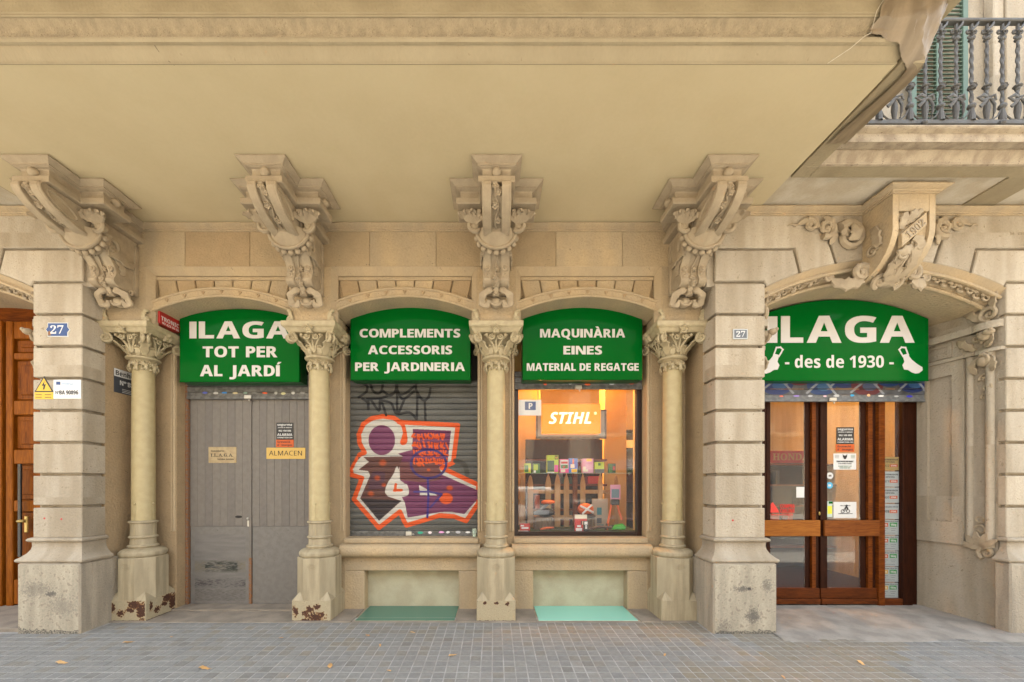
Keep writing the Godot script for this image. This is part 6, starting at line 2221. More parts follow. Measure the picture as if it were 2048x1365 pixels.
func build_window() -> void:
	var c := 1.077
	var zg := -0.605
	# room
	var r := MB.new()
	r.box(Vector3(0.02, -0.2, -5.2), Vector3(7.6, -0.04, -0.75))
	setting("shop_floor", r, M.wood[0])
	r = MB.new()
	r.box(Vector3(0.02, 4.15, -5.2), Vector3(7.6, 4.4, -0.66))
	setting("shop_ceiling", r, M.room)
	r = MB.new()
	r.box(Vector3(-0.2, -0.2, -5.4), Vector3(7.6, 4.4, -5.2))
	setting("shop_back_wall", r, M.room)
	r = MB.new()
	r.box(Vector3(-0.2, -0.2, -5.2), Vector3(0.02, 4.4, -0.66))
	setting("shop_side_wall", r, M.room)
	r = MB.new()
	r.box(Vector3(7.6, -0.2, -5.4), Vector3(7.8, 4.4, -0.3))
	setting("shop_side_wall", r, M.room)
	r = MB.new()
	r.box(Vector3(1.9, -0.2, -0.9), Vector3(2.9, 4.4, -0.66))
	setting("shop_front_wall", r, M.room)
	r = MB.new()
	r.box(Vector3(5.6, -0.2, -0.95), Vector3(7.8, 4.6, -0.72))
	setting("shop_front_wall", r, M.room)
	r = MB.new()
	r.box(Vector3(-0.2, 2.9, -0.95), Vector3(7.8, 4.6, -0.74))
	setting("shop_front_wall", r, M.room)
	lamp("pendant_lamp", "small glowing pendant lamp seen through the lit window", Vector3(0.765, 2.1852, -2.4), 0.45)
	lamp("pendant_lamp", "glowing pendant lamp hanging high behind the window display", Vector3(1.3, 3.4, -1.7), 0.6)
	lamp("pendant_lamp", "glowing pendant lamp hanging high behind the shop door", Vector3(4.6, 3.3, -2.6), 0.55)
	# frame and pane
	var w := thing("shop_window", "large shop window in a dark frame with garden goods behind", "window", Vector3(c, 0.9, zg))
	var fr := MB.new()
	fr.box(Vector3(c - 0.823, 0.9, zg - 0.05), Vector3(c - 0.765, 2.86, zg + 0.03), 0.006)
	fr.box(Vector3(c + 0.757, 0.9, zg - 0.05), Vector3(c + 0.823, 2.86, zg + 0.03), 0.006)
	fr.box(Vector3(c - 0.764, 0.9, zg - 0.05), Vector3(c + 0.756, 0.952, zg + 0.03), 0.006)
	fr.box(Vector3(c - 0.764, 2.80, zg - 0.05), Vector3(c + 0.756, 2.86, zg + 0.028), 0.004)
	part(w, "frame", fr, M.dark_frame)
	var g := MB.new()
	g.quad(Vector3(c - 0.766, 0.95, zg), Vector3(c + 0.758, 0.95, zg), Vector3(c + 0.758, 2.81, zg), Vector3(c - 0.766, 2.81, zg))
	part(w, "pane", g, M.glass)
	var sh := thing("rolled_shutter", "dark end of a rolled-up steel shutter above the lit window", "shutter", Vector3(c, 2.77, -0.56), "roller shutters")
	shutter_end(sh, c - 0.815, c + 0.815, 2.775, 2.95, -0.555, M.steel, M.steel)
	stickers(sh, c - 0.5, c + 0.8, 2.845, -0.5485, [Color(0.9, 0.35, 0.2), Color(0.7, 0.7, 0.7), Color(0.85, 0.35, 0.15), Color(0.75, 0.75, 0.78), Color(0.85, 0.3, 0.2)])
	# card with a parking mark, on the glass
	var p := goods("parking_card", "white card with blue P taped inside the shop window", Vector3(0.3173, 2.4568, -0.625), Vector3(0.6119, 2.6607, -0.62), M.white, [[0.28, 0.34, 0.76, 0.88, M.blue]], "", "card")
	words(p, "lettering", "P", Vector3(0.4714, 2.5798, -0.617), 0.075, 0.0, M.white, true, false, 0.001)
	# glowing brand sign
	var s := thing("illuminated_sign", "glowing orange STIHL sign hanging in the lit window", "sign", Vector3(1.0392, 2.24, -0.8))
	var bp := MB.new()
	bp.box(Vector3(0.5739, 2.1892, -0.94), Vector3(1.5372, 2.5854, -0.9), 0.006)
	part(s, "back_panel", bp, plain(lin(0.28, 0.304, 0.288), 0.4))
	var rim := MB.new()
	var X0 := 0.5739
	var X1 := 1.5372
	var Y0 := 2.1892
	var Y1 := 2.5854
	for q in [[X0, Y0, X1, Y0 + 0.03], [X0, Y1 - 0.02, X1, Y1], [X0, Y0, X0 + 0.025, Y1], [X1 - 0.025, Y0, X1, Y1]]: rim.box(Vector3(q[0], q[1], -0.901), Vector3(q[2], q[3], -0.89), 0.003)
	part(s, "rim", rim, M.steel)
	var face := MB.new()
	face.box(Vector3(0.6432, 2.2483, -0.90), Vector3(1.4273, 2.6424, -0.78), 0.006)
	var om := plain(lin(0.28, 0.072, 0.0024), 0.35)
	om.emission_enabled = true
	om.emission = Color(1.0, 0.5, 0.0)
	om.emission_energy_multiplier = 0.15
	part(s, "lit_face", face, om)
	var lm := plain(lin(0.64, 0.56, 0.4), 0.35)
	lm.emission_enabled = true
	lm.emission = Color(1.0, 0.93, 0.70)
	lm.emission_energy_multiplier = 0.24
	var wd := words(s, "sign_lettering", "STIHL", Vector3(1.028, 2.4515, -0.7785), 0.15, 0.56, lm, true, false, 0.003)
	wd.transform.basis = wd.transform.basis * Basis(Vector3(1, 0, 0), Vector3(0.26, 1, 0), Vector3(0, 0, 1))
	words(s, "sign_lettering", "®", Vector3(1.3551, 2.5149, -0.7785), 0.035, 0.0, lm, false, false, 0.002)
	var ar := AreaLight3D.new()
	ar.name = "sign_light"
	ar.light_color = Color(1.0, 0.5, 0.1)
	ar.light_energy = 0.05
	ar.area_size = Vector2(0.74, 0.36)
	ar.shadow_enabled = true
	s.add_child(ar)
	ar.position = Vector3(0, 2.4453 - 2.24, 0.035)
	ar.rotation.y = PI
	var ch := MB.new()
	ch.tube([Vector3(1.5167, 2.5854, -0.9), Vector3(1.5303, 2.9, -0.9)], 0.005, 5, Vector3.RIGHT)
	ch.tube([Vector3(0.6012, 2.5854, -0.9), Vector3(0.6012, 2.9, -0.9)], 0.005, 5, Vector3.RIGHT)
	part(s, "chain", ch, M.lockmetal)
	# display: turf, glass shelf, fence
	var pf := MB.new()
	pf.box(Vector3(0.22, 0.60, -1.55), Vector3(1.95, 0.945, -0.66))
	var dsp := thing("display_platform", "green artificial turf shelf inside the lit window", "platform", Vector3(c, 0.6, -1.1))
	part(dsp, "turf", pf, plain(lin(0.0144, 0.04, 0.0112), 0.95))
	var gs := thing("glass_shelf", "clear glass shelf holding garden packets in the window", "shelf", Vector3(c, 1.71, -0.95))
	var gm := MB.new()
	gm.box(Vector3(0.30, 1.712, -1.08), Vector3(1.87, 1.72, -0.86), 0.001)
	var gsh := plain(Color(0.75, 0.95, 0.88, 0.22), 0.05)
	gsh.transparency = BaseMaterial3D.TRANSPARENCY_ALPHA
	part(gs, "shelf", gm, gsh)
	var br := MB.new()
	br.box(Vector3(0.28, 1.69, -1.0), Vector3(0.30, 1.73, -0.98))
	br.box(Vector3(1.87, 1.69, -1.0), Vector3(1.89, 1.73, -0.98))
	part(gs, "bracket", br, M.steel)
	var lime := plain(lin(0.336, 0.44, 0.024), 0.5)
	var leafg := plain(lin(0.032, 0.128, 0.024), 0.5)
	var darkg := plain(lin(0.016, 0.048, 0.016), 0.5)
	var pink := plain(lin(0.56, 0.04, 0.224), 0.5)
	var rose := plain(lin(0.52, 0.24, 0.336), 0.5)
	var sky := plain(lin(0.04, 0.12, 0.4), 0.4)
	var cream := plain(lin(0.6, 0.56, 0.44), 0.5)
	var yS := 1.7205
	goods("seed_box", "leftmost small green seed box on the glass shelf", Vector3(0.4172, yS, -1.0), Vector3(0.5103, yS + 0.134, -0.95), lime, [[0.08, 0.1, 0.6, 0.8, leafg], [0.65, 0.1, 0.9, 0.55, M.yellow]])
	goods("seed_box", "second small green seed box from the left on the glass shelf", Vector3(0.5379, yS, -1.0), Vector3(0.6344, yS + 0.132, -0.95), leafg, [[0.08, 0.3, 0.7, 0.9, lime], [0.1, 0.05, 0.4, 0.28, M.white]])
	var bx := goods("fertiliser_box", "tall lime green plant food box on the glass shelf", Vector3(0.7309, yS, -1.06), Vector3(0.8895, yS + 0.247, -0.95), lime, [[0.04, 0.08, 0.62, 0.70, darkg], [0.64, 0.05, 0.98, 0.45, pink], [0.68, 0.76, 0.97, 0.98, darkg], [0.0, 0.0, 0.62, 0.06, M.white]])
	words(bx, "lettering", "M", Vector3(0.8619, yS + 0.214, -0.947), 0.03, 0.0, M.yellow, true, false, 0.001)
	goods("rose_food_box", "pink and green rose food packet on the glass shelf", Vector3(0.9102, yS, -1.02), Vector3(1.0309, yS + 0.19, -0.95), pink, [[0.05, 0.3, 0.95, 0.95, plain(lin(0.44, 0.496, 0.48), 0.5)], [0.12, 0.68, 0.88, 0.84, M.red], [0.1, 0.34, 0.9, 0.6, leafg], [0.35, 0.38, 0.55, 0.52, M.red], [0.1, 0.06, 0.6, 0.26, cream]])
	goods("seed_bag", "blue bag leaning on the glass shelf", Vector3(1.0343, yS, -1.0), Vector3(1.155, yS + 0.205, -0.96), sky, [[0.2, 0.35, 0.65, 0.6, cream], [0.3, 0.05, 0.95, 0.28, M.yellow], [0.4, 0.62, 0.6, 0.95, M.orange]])
	goods("bulb_box", "rose coloured box printed with magnolias on the glass shelf", Vector3(1.2205, yS, -1.03), Vector3(1.3722, yS + 0.2, -0.95), rose, [[0.35, 0.8, 0.85, 0.98, M.yellow], [0.05, 0.1, 0.5, 0.45, cream], [0.3, 0.25, 0.9, 0.6, plain(lin(0.56, 0.32, 0.4), 0.5)]])
	goods("seed_bag", "yellow green bag of seed on the glass shelf", Vector3(1.3895, yS, -1.0), Vector3(1.5205, yS + 0.152, -0.95), lime, [[0.0, 0.0, 1.0, 0.36, plain(lin(0.096, 0.096, 0.104), 0.6)], [0.36, 0.68, 0.62, 0.92, leafg]])
	goods("seed_box", "dark green box at the right end of the glass shelf", Vector3(1.5825, yS, -1.0), Vector3(1.6791, yS + 0.132, -0.95), darkg, [[0.0, 0.05, 0.5, 0.95, leafg], [0.6, 0.3, 0.9, 0.7, M.red]])
	var fc := thing("picket_fence", "low pine picket fence standing behind the window display", "fence", Vector3(c, 0.945, -1.25))
	for q in [[60, 122, 0.0], [165, 235, 0.0], [395, 470, 0.02], [515, 590, 0.02], [635, 705, 0.02], [850, 916, 0.02], [1080, 1142, 0.02], [1290, 1345, 0.0]]:
		var a: float = (1030.0 + q[0] / 6.5 - 988.0) * 5.71 / 785.0
		var b: float = (1030.0 + q[1] / 6.5 - 988.0) * 5.71 / 785.0
		var m := MB.new()
		m.prism([Vector2(a, 0.945), Vector2(b, 0.945), Vector2(b, 1.58), Vector2(lerpf(a, b, 0.78), 1.67), Vector2(lerpf(a, b, 0.5), 1.70 + q[2]), Vector2(lerpf(a, b, 0.22), 1.67), Vector2(a, 1.58)], Vector3(0, 0, -1.26), Vector3.RIGHT, Vector3.UP, Vector3(0, 0, 0.02), 0.003)
		part(fc, "picket", m, M.pine)
	for y in [1.43, 1.06]:
		var m := MB.new()
		m.box(Vector3(0.5, y, -1.285), Vector3(1.75, y + 0.055, -1.261), 0.003)
		part(fc, "rail", m, M.pine)
	var po := MB.new()
	po.box(Vector3(1.1479, 0.945, -1.30), Vector3(1.2132, 1.78, -1.235), 0.004)
	part(fc, "post", po, M.wood[1])
	# stumps with machines
	for k in 2:
		var st := thing("tree_stump", ["broad log stump under the black chainsaw", "log stump under the orange and white machine"][k], "stump", Vector3([0.69, 1.28][k], 0.945, -1.02), "log stumps in the window")
		var o := Vector3([0.69, 1.28][k], 0.945, -1.02)
		var m := MB.new()
		var rows := []
		for q in [[0.155, 0.0], [0.14, 0.06], [0.135, 0.165], [0.13, 0.17]]:
			var row := PackedVector3Array()
			for j in 28:
				var an := TAU * j / 28
				var rr: float = q[0] * (0.9 if k == 1 else 1.0) * (1.0 + 0.06 * sin(j * 2.4) + 0.04 * sin(j * 5.1))
				row.append(o + Vector3(rr * sin(an), q[1], rr * cos(an)))
			rows.append(row)
		m.grid(rows, true, false, true)
		part(st, "trunk", m, M.bark)
	var cs := thing("chainsaw", "black and orange chainsaw lying on the left log stump", "chainsaw", Vector3(0.70, 1.115, -1.0))
	var m := MB.new()
	m.ball(Vector3(0.72, 1.175, -1.0), Vector3(0.13, 0.06, 0.08), 16, 10)
	m.ribbon([Vector3(0.60, 1.17, -0.95), Vector3(0.68, 1.24, -0.96), Vector3(0.77, 1.31, -0.98), Vector3(0.83, 1.30, -1.0)], [0.016, 0.02, 0.02, 0.02], [0.018, 0.02, 0.02, 0.02], Vector3.BACK, 8)
	part(cs, "engine_housing", m, M.black)
	m = MB.new()
	m.ball(Vector3(0.755, 1.315, -1.01), Vector3(0.10, 0.035, 0.06), 14, 8)
	part(cs, "orange_cover", m, M.orange)
	m = MB.new()
	m.prism([Vector2(0.55, 1.15), Vector2(0.75, 1.15), Vector2(0.76, 1.21), Vector2(0.60, 1.215), Vector2(0.545, 1.18)], Vector3(0, 0, -0.925), Vector3.RIGHT, Vector3.UP, Vector3(0, 0, 0.015), 0.004)
	part(cs, "guide_bar", m, plain(lin(0.096, 0.112, 0.136), 0.3, 0.4))
	var bl := thing("garden_blower", "orange machine with white X mark on the right log stump", "blower", Vector3(1.27, 1.115, -0.98))
	m = MB.new()
	m.ball(Vector3(1.27, 1.22, -0.98), Vector3(0.115, 0.085, 0.09), 16, 10)
	part(bl, "orange_housing", m, M.orange)
	m = MB.new()
	m.tube([Vector3(1.18, 1.27, -0.91), Vector3(1.27, 1.225, -0.885), Vector3(1.36, 1.18, -0.91)], 0.014, 7)
	m.tube([Vector3(1.21, 1.16, -0.91), Vector3(1.27, 1.225, -0.885), Vector3(1.34, 1.28, -0.92)], 0.014, 7)
	part(bl, "white_cross", m, M.white)
	m = MB.new()
	m.ball(Vector3(1.29, 1.125, -0.97), Vector3(0.12, 0.04, 0.08), 14, 8)
	part(bl, "black_base", m, M.black)
	bx = goods("tool_box", "tall beige carton narrowing to the top behind the machine", Vector3(1.40, 0.945, -1.16), Vector3(1.62, 1.36, -1.12), plain(lin(0.336, 0.272, 0.2), 0.6), [[0.3, 0.45, 0.6, 0.7, plain(lin(0.024, 0.16, 0.192), 0.5)], [0.3, 0.03, 0.75, 0.12, plain(lin(0.024, 0.16, 0.192), 0.5)], [0.3, 0.16, 0.6, 0.34, plain(lin(0.048, 0.056, 0.072), 0.5)]], "", "carton")
	bx = goods("secateurs_pack", "red and white blister pack at the window foot", Vector3(1.0663, 0.946, -0.75), Vector3(1.2281, 1.1641, -0.72), M.red, [[0.0, 0.76, 1.0, 1.0, cream], [0.5, 0.38, 0.58, 0.62, M.black], [0.62, 0.4, 0.95, 0.6, cream], [0.1, 0.02, 0.6, 0.18, M.white], [0.2, 0.24, 0.5, 0.36, M.white]], "", "packet")
	goods("battery_pack", "small black and white pack beside the red blister pack", Vector3(1.1773, 0.946, -0.715), Vector3(1.2365, 1.08, -0.70), M.black, [[0.2, 0.66, 0.9, 0.95, M.white], [0.4, 0.25, 0.8, 0.42, M.white], [0.4, 0.46, 0.8, 0.6, M.white]], "", "packet")
	bx = goods("spark_plug_box", "small red card box at the left foot of the window", Vector3(0.342, 0.9551, -0.73), Vector3(0.4735, 1.0471, -0.70), M.red, [[0.08, 0.6, 0.4, 0.8, M.white], [0.15, 0.25, 0.85, 0.5, M.white]], "", "box")
	goods("paper_stack", "white papers under the red card box", Vector3(0.2988, 0.946, -0.80), Vector3(0.4516, 0.9527, -0.70), M.white, [], "", "papers")
	var lo := thing("loppers", "orange handled loppers standing at the right of the window", "loppers", Vector3(1.62, 0.946, -0.95))
	m = MB.new()
	m.tube([Vector3(1.525, 0.95, -0.85), Vector3(1.555, 1.06, -0.87), Vector3(1.61, 1.29, -0.92)], [0.017, 0.017, 0.012], 8)
	m.tube([Vector3(1.75, 1.08, -0.90), Vector3(1.72, 1.18, -0.92), Vector3(1.69, 1.29, -0.92)], [0.015, 0.016, 0.012], 8)
	part(lo, "handle", m, M.orange)
	m = MB.new()
	m.tube([Vector3(1.51, 0.947, -0.845), Vector3(1.535, 1.03, -0.862)], 0.0175, 8)
	m.box(Vector3(1.60, 1.28, -0.94), Vector3(1.72, 1.36, -0.90), 0.01)
	part(lo, "grip", m, M.black)
	m = MB.new()
	m.box(Vector3(1.60, 1.36, -0.94), Vector3(1.74, 1.56, -0.93), 0.004)
	part(lo, "header_card", m, rose)
	m = MB.new()
	m.box(Vector3(1.615, 1.38, -0.929), Vector3(1.72, 1.5, -0.925), 0.002)
	part(lo, "printed_field", m, plain(lin(0.096, 0.16, 0.2), 0.5))
	var hc := thing("hand_shears", "bright green hand tool lying at the right of the window", "shears", Vector3(1.68, 0.946, -0.80))
	m = MB.new()
	m.prism([Vector2(1.58, 0.96), Vector2(1.75, 0.955), Vector2(1.77, 1.0), Vector2(1.72, 1.04), Vector2(1.62, 1.02)], Vector3(0, 0, -0.82), Vector3.RIGHT, Vector3.UP, Vector3(0, 0, 0.05), 0.012)
	part(hc, "body", m, plain(lin(0.04, 0.336, 0.024), 0.4))
	m = MB.new()
	m.tube([Vector3(1.26, 0.965, -0.76), Vector3(1.4, 1.0, -0.80), Vector3(1.58, 0.99, -0.80)], [0.014, 0.017, 0.018], 8)
	part(hc, "handle", m, plain(lin(0.08, 0.04, 0.028), 0.5))
	var pr := thing("pruning_saw", "orange handled pruning saw lying on the turf", "saw", Vector3(0.75, 0.946, -0.78))
	m = MB.new()
	m.tube([Vector3(0.62, 0.962, -0.78), Vector3(0.70, 0.98, -0.79), Vector3(0.80, 0.985, -0.80)], [0.012, 0.016, 0.01], 8)
	part(pr, "handle", m, M.orange)
	m = MB.new()
	m.box(Vector3(0.80, 0.955, -0.8), Vector3(1.12, 0.97, -0.795), 0.001)
	part(pr, "blade", m, M.black)
	# shop fittings further in
	var sv := thing("shop_shelving", "brown shelving deep inside the shop", "shelving", Vector3(2.4, 0, -4.8))
	m = MB.new()
	m.box(Vector3(0.8, 0, -5.18), Vector3(6.8, 2.9, -5.0))
	part(sv, "back_board", m, M.wood[0])
	for k in 7:
		m = MB.new()
		m.box(Vector3(0.8, 0.3 + k * 0.42, -5.0), Vector3(6.8, 0.33 + k * 0.42, -4.7), 0.003)
		part(sv, "shelf_board", m, M.wood[0])
	for k in 16:
		var x := 0.9 + rng.randf() * 5.7
		var y := 0.335 + (rng.randi() % 6) * 0.42
		var hgt := rng.randf_range(0.1, 0.32)
		goods("stock_box", "small carton on the shelving deep inside the shop", Vector3(x, y, -4.95), Vector3(x + rng.randf_range(0.08, 0.25), y + hgt, -4.74), [M.white, M.orange, M.red, lime, cream, sky, M.black, M.yellow][rng.randi() % 8], [], "cartons on the shop shelving", "carton")
	for q in [[0.5, 1.72, -1.75, 2.28, "dark shelving behind the picket fence"], [3.1, 7.5, -3.0, 1.98, "dark shelving behind the shop door"]]:
		var ds := thing("dark_shelving", q[4], "shelving", Vector3(q[0], 0, q[2]))
		m = MB.new()
		m.box(Vector3(q[0], 0, q[2] - 0.05), Vector3(q[1], q[3], q[2]), 0.004)
		part(ds, "back_board", m, M.wood[0])
		for k in 5:
			m = MB.new()
			m.box(Vector3(q[0], 0.4 + k * 0.38, q[2]), Vector3(q[1], 0.43 + k * 0.38, q[2] + 0.25), 0.003)
			part(ds, "shelf_board", m, M.wood[1])
		for k in int((q[1] - q[0]) * 9.0):
			var x: float = q[0] + 0.05 + rng.randf() * (q[1] - q[0] - 0.3)
			var y := 0.435 + (rng.randi() % 4) * 0.38
			m = MB.new()
			m.box(Vector3(x, y, q[2] + 0.03), Vector3(x + rng.randf_range(0.06, 0.2), y + rng.randf_range(0.1, 0.3), q[2] + 0.2), 0.003)
			part(ds, "stock", m, [M.black, M.black, cream, M.orange, darkg, M.grey_paint, M.steel, M.red][rng.randi() % 8])
	for q in [[0.25, 0.75, -1.9], [1.75, 2.1, -1.75]]:
		var cl := MB.new()
		cl.box(Vector3(q[0], -0.04, q[2] - 0.3), Vector3(q[1], 4.15, q[2]), 0.01)
		setting("shop_pillar", cl, M.room)
	for q in [[Vector3(4.35, 1.92, -2.0), 1.05], [Vector3(6.25, 2.0, -2.1), 0.9]]:
		var hs := thing("brand_board", ["red HONDA board inside the shop seen through the left door pane", "red HONDA board inside the shop seen through the sidelight"][0 if q[1] > 1.0 else 1], "sign", q[0])
		m = MB.new()
		m.box(q[0], q[0] + Vector3(q[1], 0.2, 0.02), 0.003)
		part(hs, "board", m, M.red)
		words(hs, "lettering", "HONDA", q[0] + Vector3(q[1] * 0.5, 0.1, 0.021), 0.11, 0.6, M.brass, true, true, 0.004)

# ---------------------------------------------------------------- shop door
func build_shop_door() -> void:
	var z := -0.54
	var t := thing("shop_door", "brown wooden double shop door with glass panes and push bars", "door", Vector3(DOOR_C, 0, z))
	var yT := 2.62
	for q in [[4.8692, 4.9488, 0.045, M.wood[1]], [5.1878, 5.3153, 0.03, M.wood[0]], [5.3185, 5.40, 0.0, M.wood[0]], [3.30, 3.4543, 0.03, M.wood[0]], [3.02, 3.06, 0.0, M.wood[0]]]:
		var m := MB.new()
		m.box(Vector3(q[0], 0.02, z - 0.08), Vector3(q[1], yT + 0.3, z + q[2]), 0.006)
		part(t, "post", m, q[3])
	var bt := MB.new()
	bt.box(Vector3(4.952, 0.02, z - 0.05), Vector3(5.1878, 0.11, z + 0.03), 0.006)
	part(t, "sill_rail", bt, M.wood_flat)
	var sg := MB.new()
	sg.quad(Vector3(4.94, 0.1, z - 0.02), Vector3(5.2, 0.1, z - 0.02), Vector3(5.2, 2.9, z - 0.02), Vector3(4.94, 2.9, z - 0.02))
	part(t, "sidelight_pane", sg, M.glass)
	sg = MB.new()
	sg.quad(Vector3(3.05, 0.1, z - 0.02), Vector3(3.31, 0.1, z - 0.02), Vector3(3.31, 2.9, z - 0.02), Vector3(3.05, 2.9, z - 0.02))
	part(t, "sidelight_pane", sg, M.glass)
	# leaves: [stile left, glass left, glass right, stile right]
	var lv := [[3.4607, 3.5276, 3.9705, 4.1362], [4.149, 4.251, 4.678, 4.8628]]
	for k in 2:
		var a: float = lv[k][0]
		var b: float = lv[k][1]
		var c: float = lv[k][2]
		var d: float = lv[k][3]
		var st := MB.new()
		st.box(Vector3(a, 0.03, z - 0.03), Vector3(b - 0.014, yT + 0.2, z + 0.02), 0.004)
		var leaf := part(t, "door_leaf", st, M.wood[0])
		# stepped stiles
		for q in [[b - 0.014, b, -0.005, M.wood[1]], [c, c + (d - c) * 0.42, -0.01, M.wood[0]], [c + (d - c) * 0.42, c + (d - c) * 0.72, 0.022, M.wood[1]], [c + (d - c) * 0.72, d, 0.005, M.wood[0]]]:
			var m := MB.new()
			m.box(Vector3(q[0], 0.2, z - 0.03), Vector3(q[1], yT + 0.2, z + q[2]), 0.004)
			part(leaf, "stile", m, q[3])
		var r := MB.new()
		r.box(Vector3(a, 0.045, z - 0.03), Vector3(d, 0.115, z + 0.042), 0.006)
		part(leaf, "weather_bar", r, M.wood_flat)
		r = MB.new()
		r.box(Vector3(a, 0.12, z - 0.03), Vector3(d, 0.245, z + 0.026), 0.005)
		part(leaf, "bottom_rail", r, M.wood_flat)
		r = MB.new()
		r.box(Vector3(a - (0.1 if k == 0 else -0.02), 0.9084, z + 0.026), Vector3(d - (0.02 if k == 0 else 0.0), 1.1108, z + 0.062), 0.006)
		part(leaf, "push_bar", r, M.wood_bar if k == 0 else M.wood_bar2)
		r = MB.new()
		r.box(Vector3(b, 0.9033 + 0.02, z - 0.03), Vector3(c, 1.1072 - 0.02, z + 0.01), 0.004)
		part(leaf, "middle_rail", r, M.wood[0])
		var g := MB.new()
		g.quad(Vector3(b - 0.005, 0.24, z - 0.012), Vector3(c + 0.005, 0.24, z - 0.012), Vector3(c + 0.005, 2.85, z - 0.012), Vector3(b - 0.005, 2.85, z - 0.012))
		part(leaf, "pane", g, M.glass)
	var kh := MB.new()
	kh.ball(Vector3(4.1348, 1.193, z + 0.02), Vector3(0.011, 0.024, 0.01), 8, 6)
	part(t, "lock", kh, M.brass)
	var sh := thing("rolled_shutter", "blue and grey sprayed end of a rolled-up shutter above the shop door", "shutter", Vector3(DOOR_C, 2.6, -0.45), "roller shutters")
	var x0 := 3.05
	var x1 := 5.375
	var spray := printed(spray_print(), 0.5)
	shutter_end(sh, x0, x1, 2.595, 2.93, -0.44, M.steel_light, M.steel_light)
	stickers(sh, 3.5, 5.3, 2.668, -0.4332, [Color(0.85, 0.4, 0.3), Color(0.6, 0.5, 0.8), Color(0.7, 0.7, 0.72), Color(0.85, 0.7, 0.75), Color(0.7, 0.7, 0.7), Color(0.2, 0.6, 0.8), Color(0.9, 0.7, 0.5), Color(0.9, 0.9, 0.9), Color(0.7, 0.7, 0.7), Color(0.2, 0.2, 0.7)])
	for k in 4:
		var sp := MB.new()
		var yb := 2.683 + k * 0.076
		sp.uquad(Vector3(x0, yb, -0.4332), Vector3(x1, yb, -0.4332), Vector3(x1, yb + 0.066, -0.4332), Vector3(x0, yb + 0.066, -0.4332), Rect2(0, 0.75 - k * 0.25, 1, 0.24))
		part(sh, "sprayed_paint", sp, spray, 0.0, true)
	# notices on the glass
	alarm_notice(Vector3(4.4836, 0, z - 0.008), 1.9804, 2.2927, 0.235, "black and orange alarm notice on the shop door glass")
	var zn := z - 0.007
	var n := goods("dog_notice", "white notice with a dog's head on the shop door glass", Vector3(4.337, 1.7509, z - 0.011), Vector3(4.627, 1.9581, zn), M.white, [[0.06, 0.72, 0.24, 0.74, M.ink], [0.06, 0.8, 0.24, 0.82, M.ink], [0.06, 0.88, 0.24, 0.9, M.ink], [0.76, 0.72, 0.94, 0.74, M.green], [0.76, 0.8, 0.94, 0.82, M.green], [0.76, 0.88, 0.94, 0.9, M.green], [0.12, 0.53, 0.88, 0.55, M.ink]], "notices on the shop door", "notice")
	words(n, "lettering", "POR FAVOR NO DEJES", Vector3(4.4804, 1.8529, zn + 0.003), 0.015, 0.21, M.ink, true, false, 0.001)
	words(n, "lettering", "A TU PERRO FUERA", Vector3(4.4804, 1.8274, zn + 0.003), 0.013, 0.17, M.ink, true, false, 0.001)
	words(n, "lettering", "PLEASE DON'T LET", Vector3(4.4804, 1.7956, zn + 0.003), 0.012, 0.17, M.green, true, false, 0.001)
	words(n, "lettering", "YOUR DOG OUT", Vector3(4.4804, 1.7733, zn + 0.003), 0.012, 0.14, M.green, true, false, 0.001)
	var dg := MB.new()
	var dc := Vector2(4.4804, 1.9198)
	dg.prism([dc + Vector2(-0.03, 0.03), dc + Vector2(-0.012, 0.012), dc + Vector2(0.012, 0.012), dc + Vector2(0.03, 0.03), dc + Vector2(0.026, -0.005), dc + Vector2(0.01, -0.034), dc + Vector2(-0.01, -0.034), dc + Vector2(-0.026, -0.005)], Vector3(0, 0, zn + 0.0025), Vector3.RIGHT, Vector3.UP, Vector3(0, 0, 0.001))
	part(n, "dog_head", dg, M.ink)
	n = goods("bicycle_notice", "white notice with a cyclist on the shop door glass", Vector3(4.337, 1.1327, z - 0.011), Vector3(4.6302, 1.3399, zn), M.white, [], "notices on the shop door", "notice")
	words(n, "lettering", "VALE LES BICICLETES", Vector3(4.4868, 1.2921, zn + 0.003), 0.012, 0.13, M.ink, true, false, 0.001)
	words(n, "lettering", "PODEN ENTRAR A PEU", Vector3(4.4868, 1.1901, zn + 0.003), 0.012, 0.18, M.ink, true, false, 0.001)
	var by := MB.new()
	var bc := Vector3(4.4868, 1.2379, zn + 0.003)
	for s in [-1, 1]:
		var ring := []
		for k in 17: ring.append(bc + Vector3(s * 0.034 + 0.021 * cos(TAU * k / 16), -0.016 + 0.021 * sin(TAU * k / 16), 0))
		by.tube(ring, 0.0035, 5, Vector3.BACK)
	by.tube([bc + Vector3(-0.03, -0.015, 0), bc + Vector3(-0.008, 0.012, 0), bc + Vector3(0.012, -0.014, 0), bc + Vector3(0.026, 0.012, 0), bc + Vector3(-0.008, 0.012, 0)], 0.0035, 5, Vector3.BACK)
	by.tube([bc + Vector3(-0.008, 0.014, 0), bc + Vector3(0.012, 0.042, 0), bc + Vector3(0.03, 0.016, 0)], 0.009, 6, Vector3.BACK)
	by.ball(bc + Vector3(0.018, 0.055, 0), Vector3(0.012, 0.012, 0.003), 10, 5)
	part(n, "cyclist", by, M.ink)
	n = goods("yellow_notice", "small yellow and green notice at the left of the cyclist notice", Vector3(4.2541, 1.1455, z - 0.011), Vector3(4.3242, 1.3494, zn), plain(lin(0.45, 0.55, 0.50), 0.5), [[0.1, 0.2, 0.9, 0.7, plain(lin(0.65, 0.62, 0.03), 0.5)], [0.3, 0.84, 1.0, 0.98, M.green]], "notices on the shop door", "notice")
	n = goods("code_notice", "small white notice at the right of the left door pane", Vector3(3.8622, 1.394, z - 0.011), Vector3(3.9642, 1.5311, zn), M.white, [], "notices on the shop door", "notice")
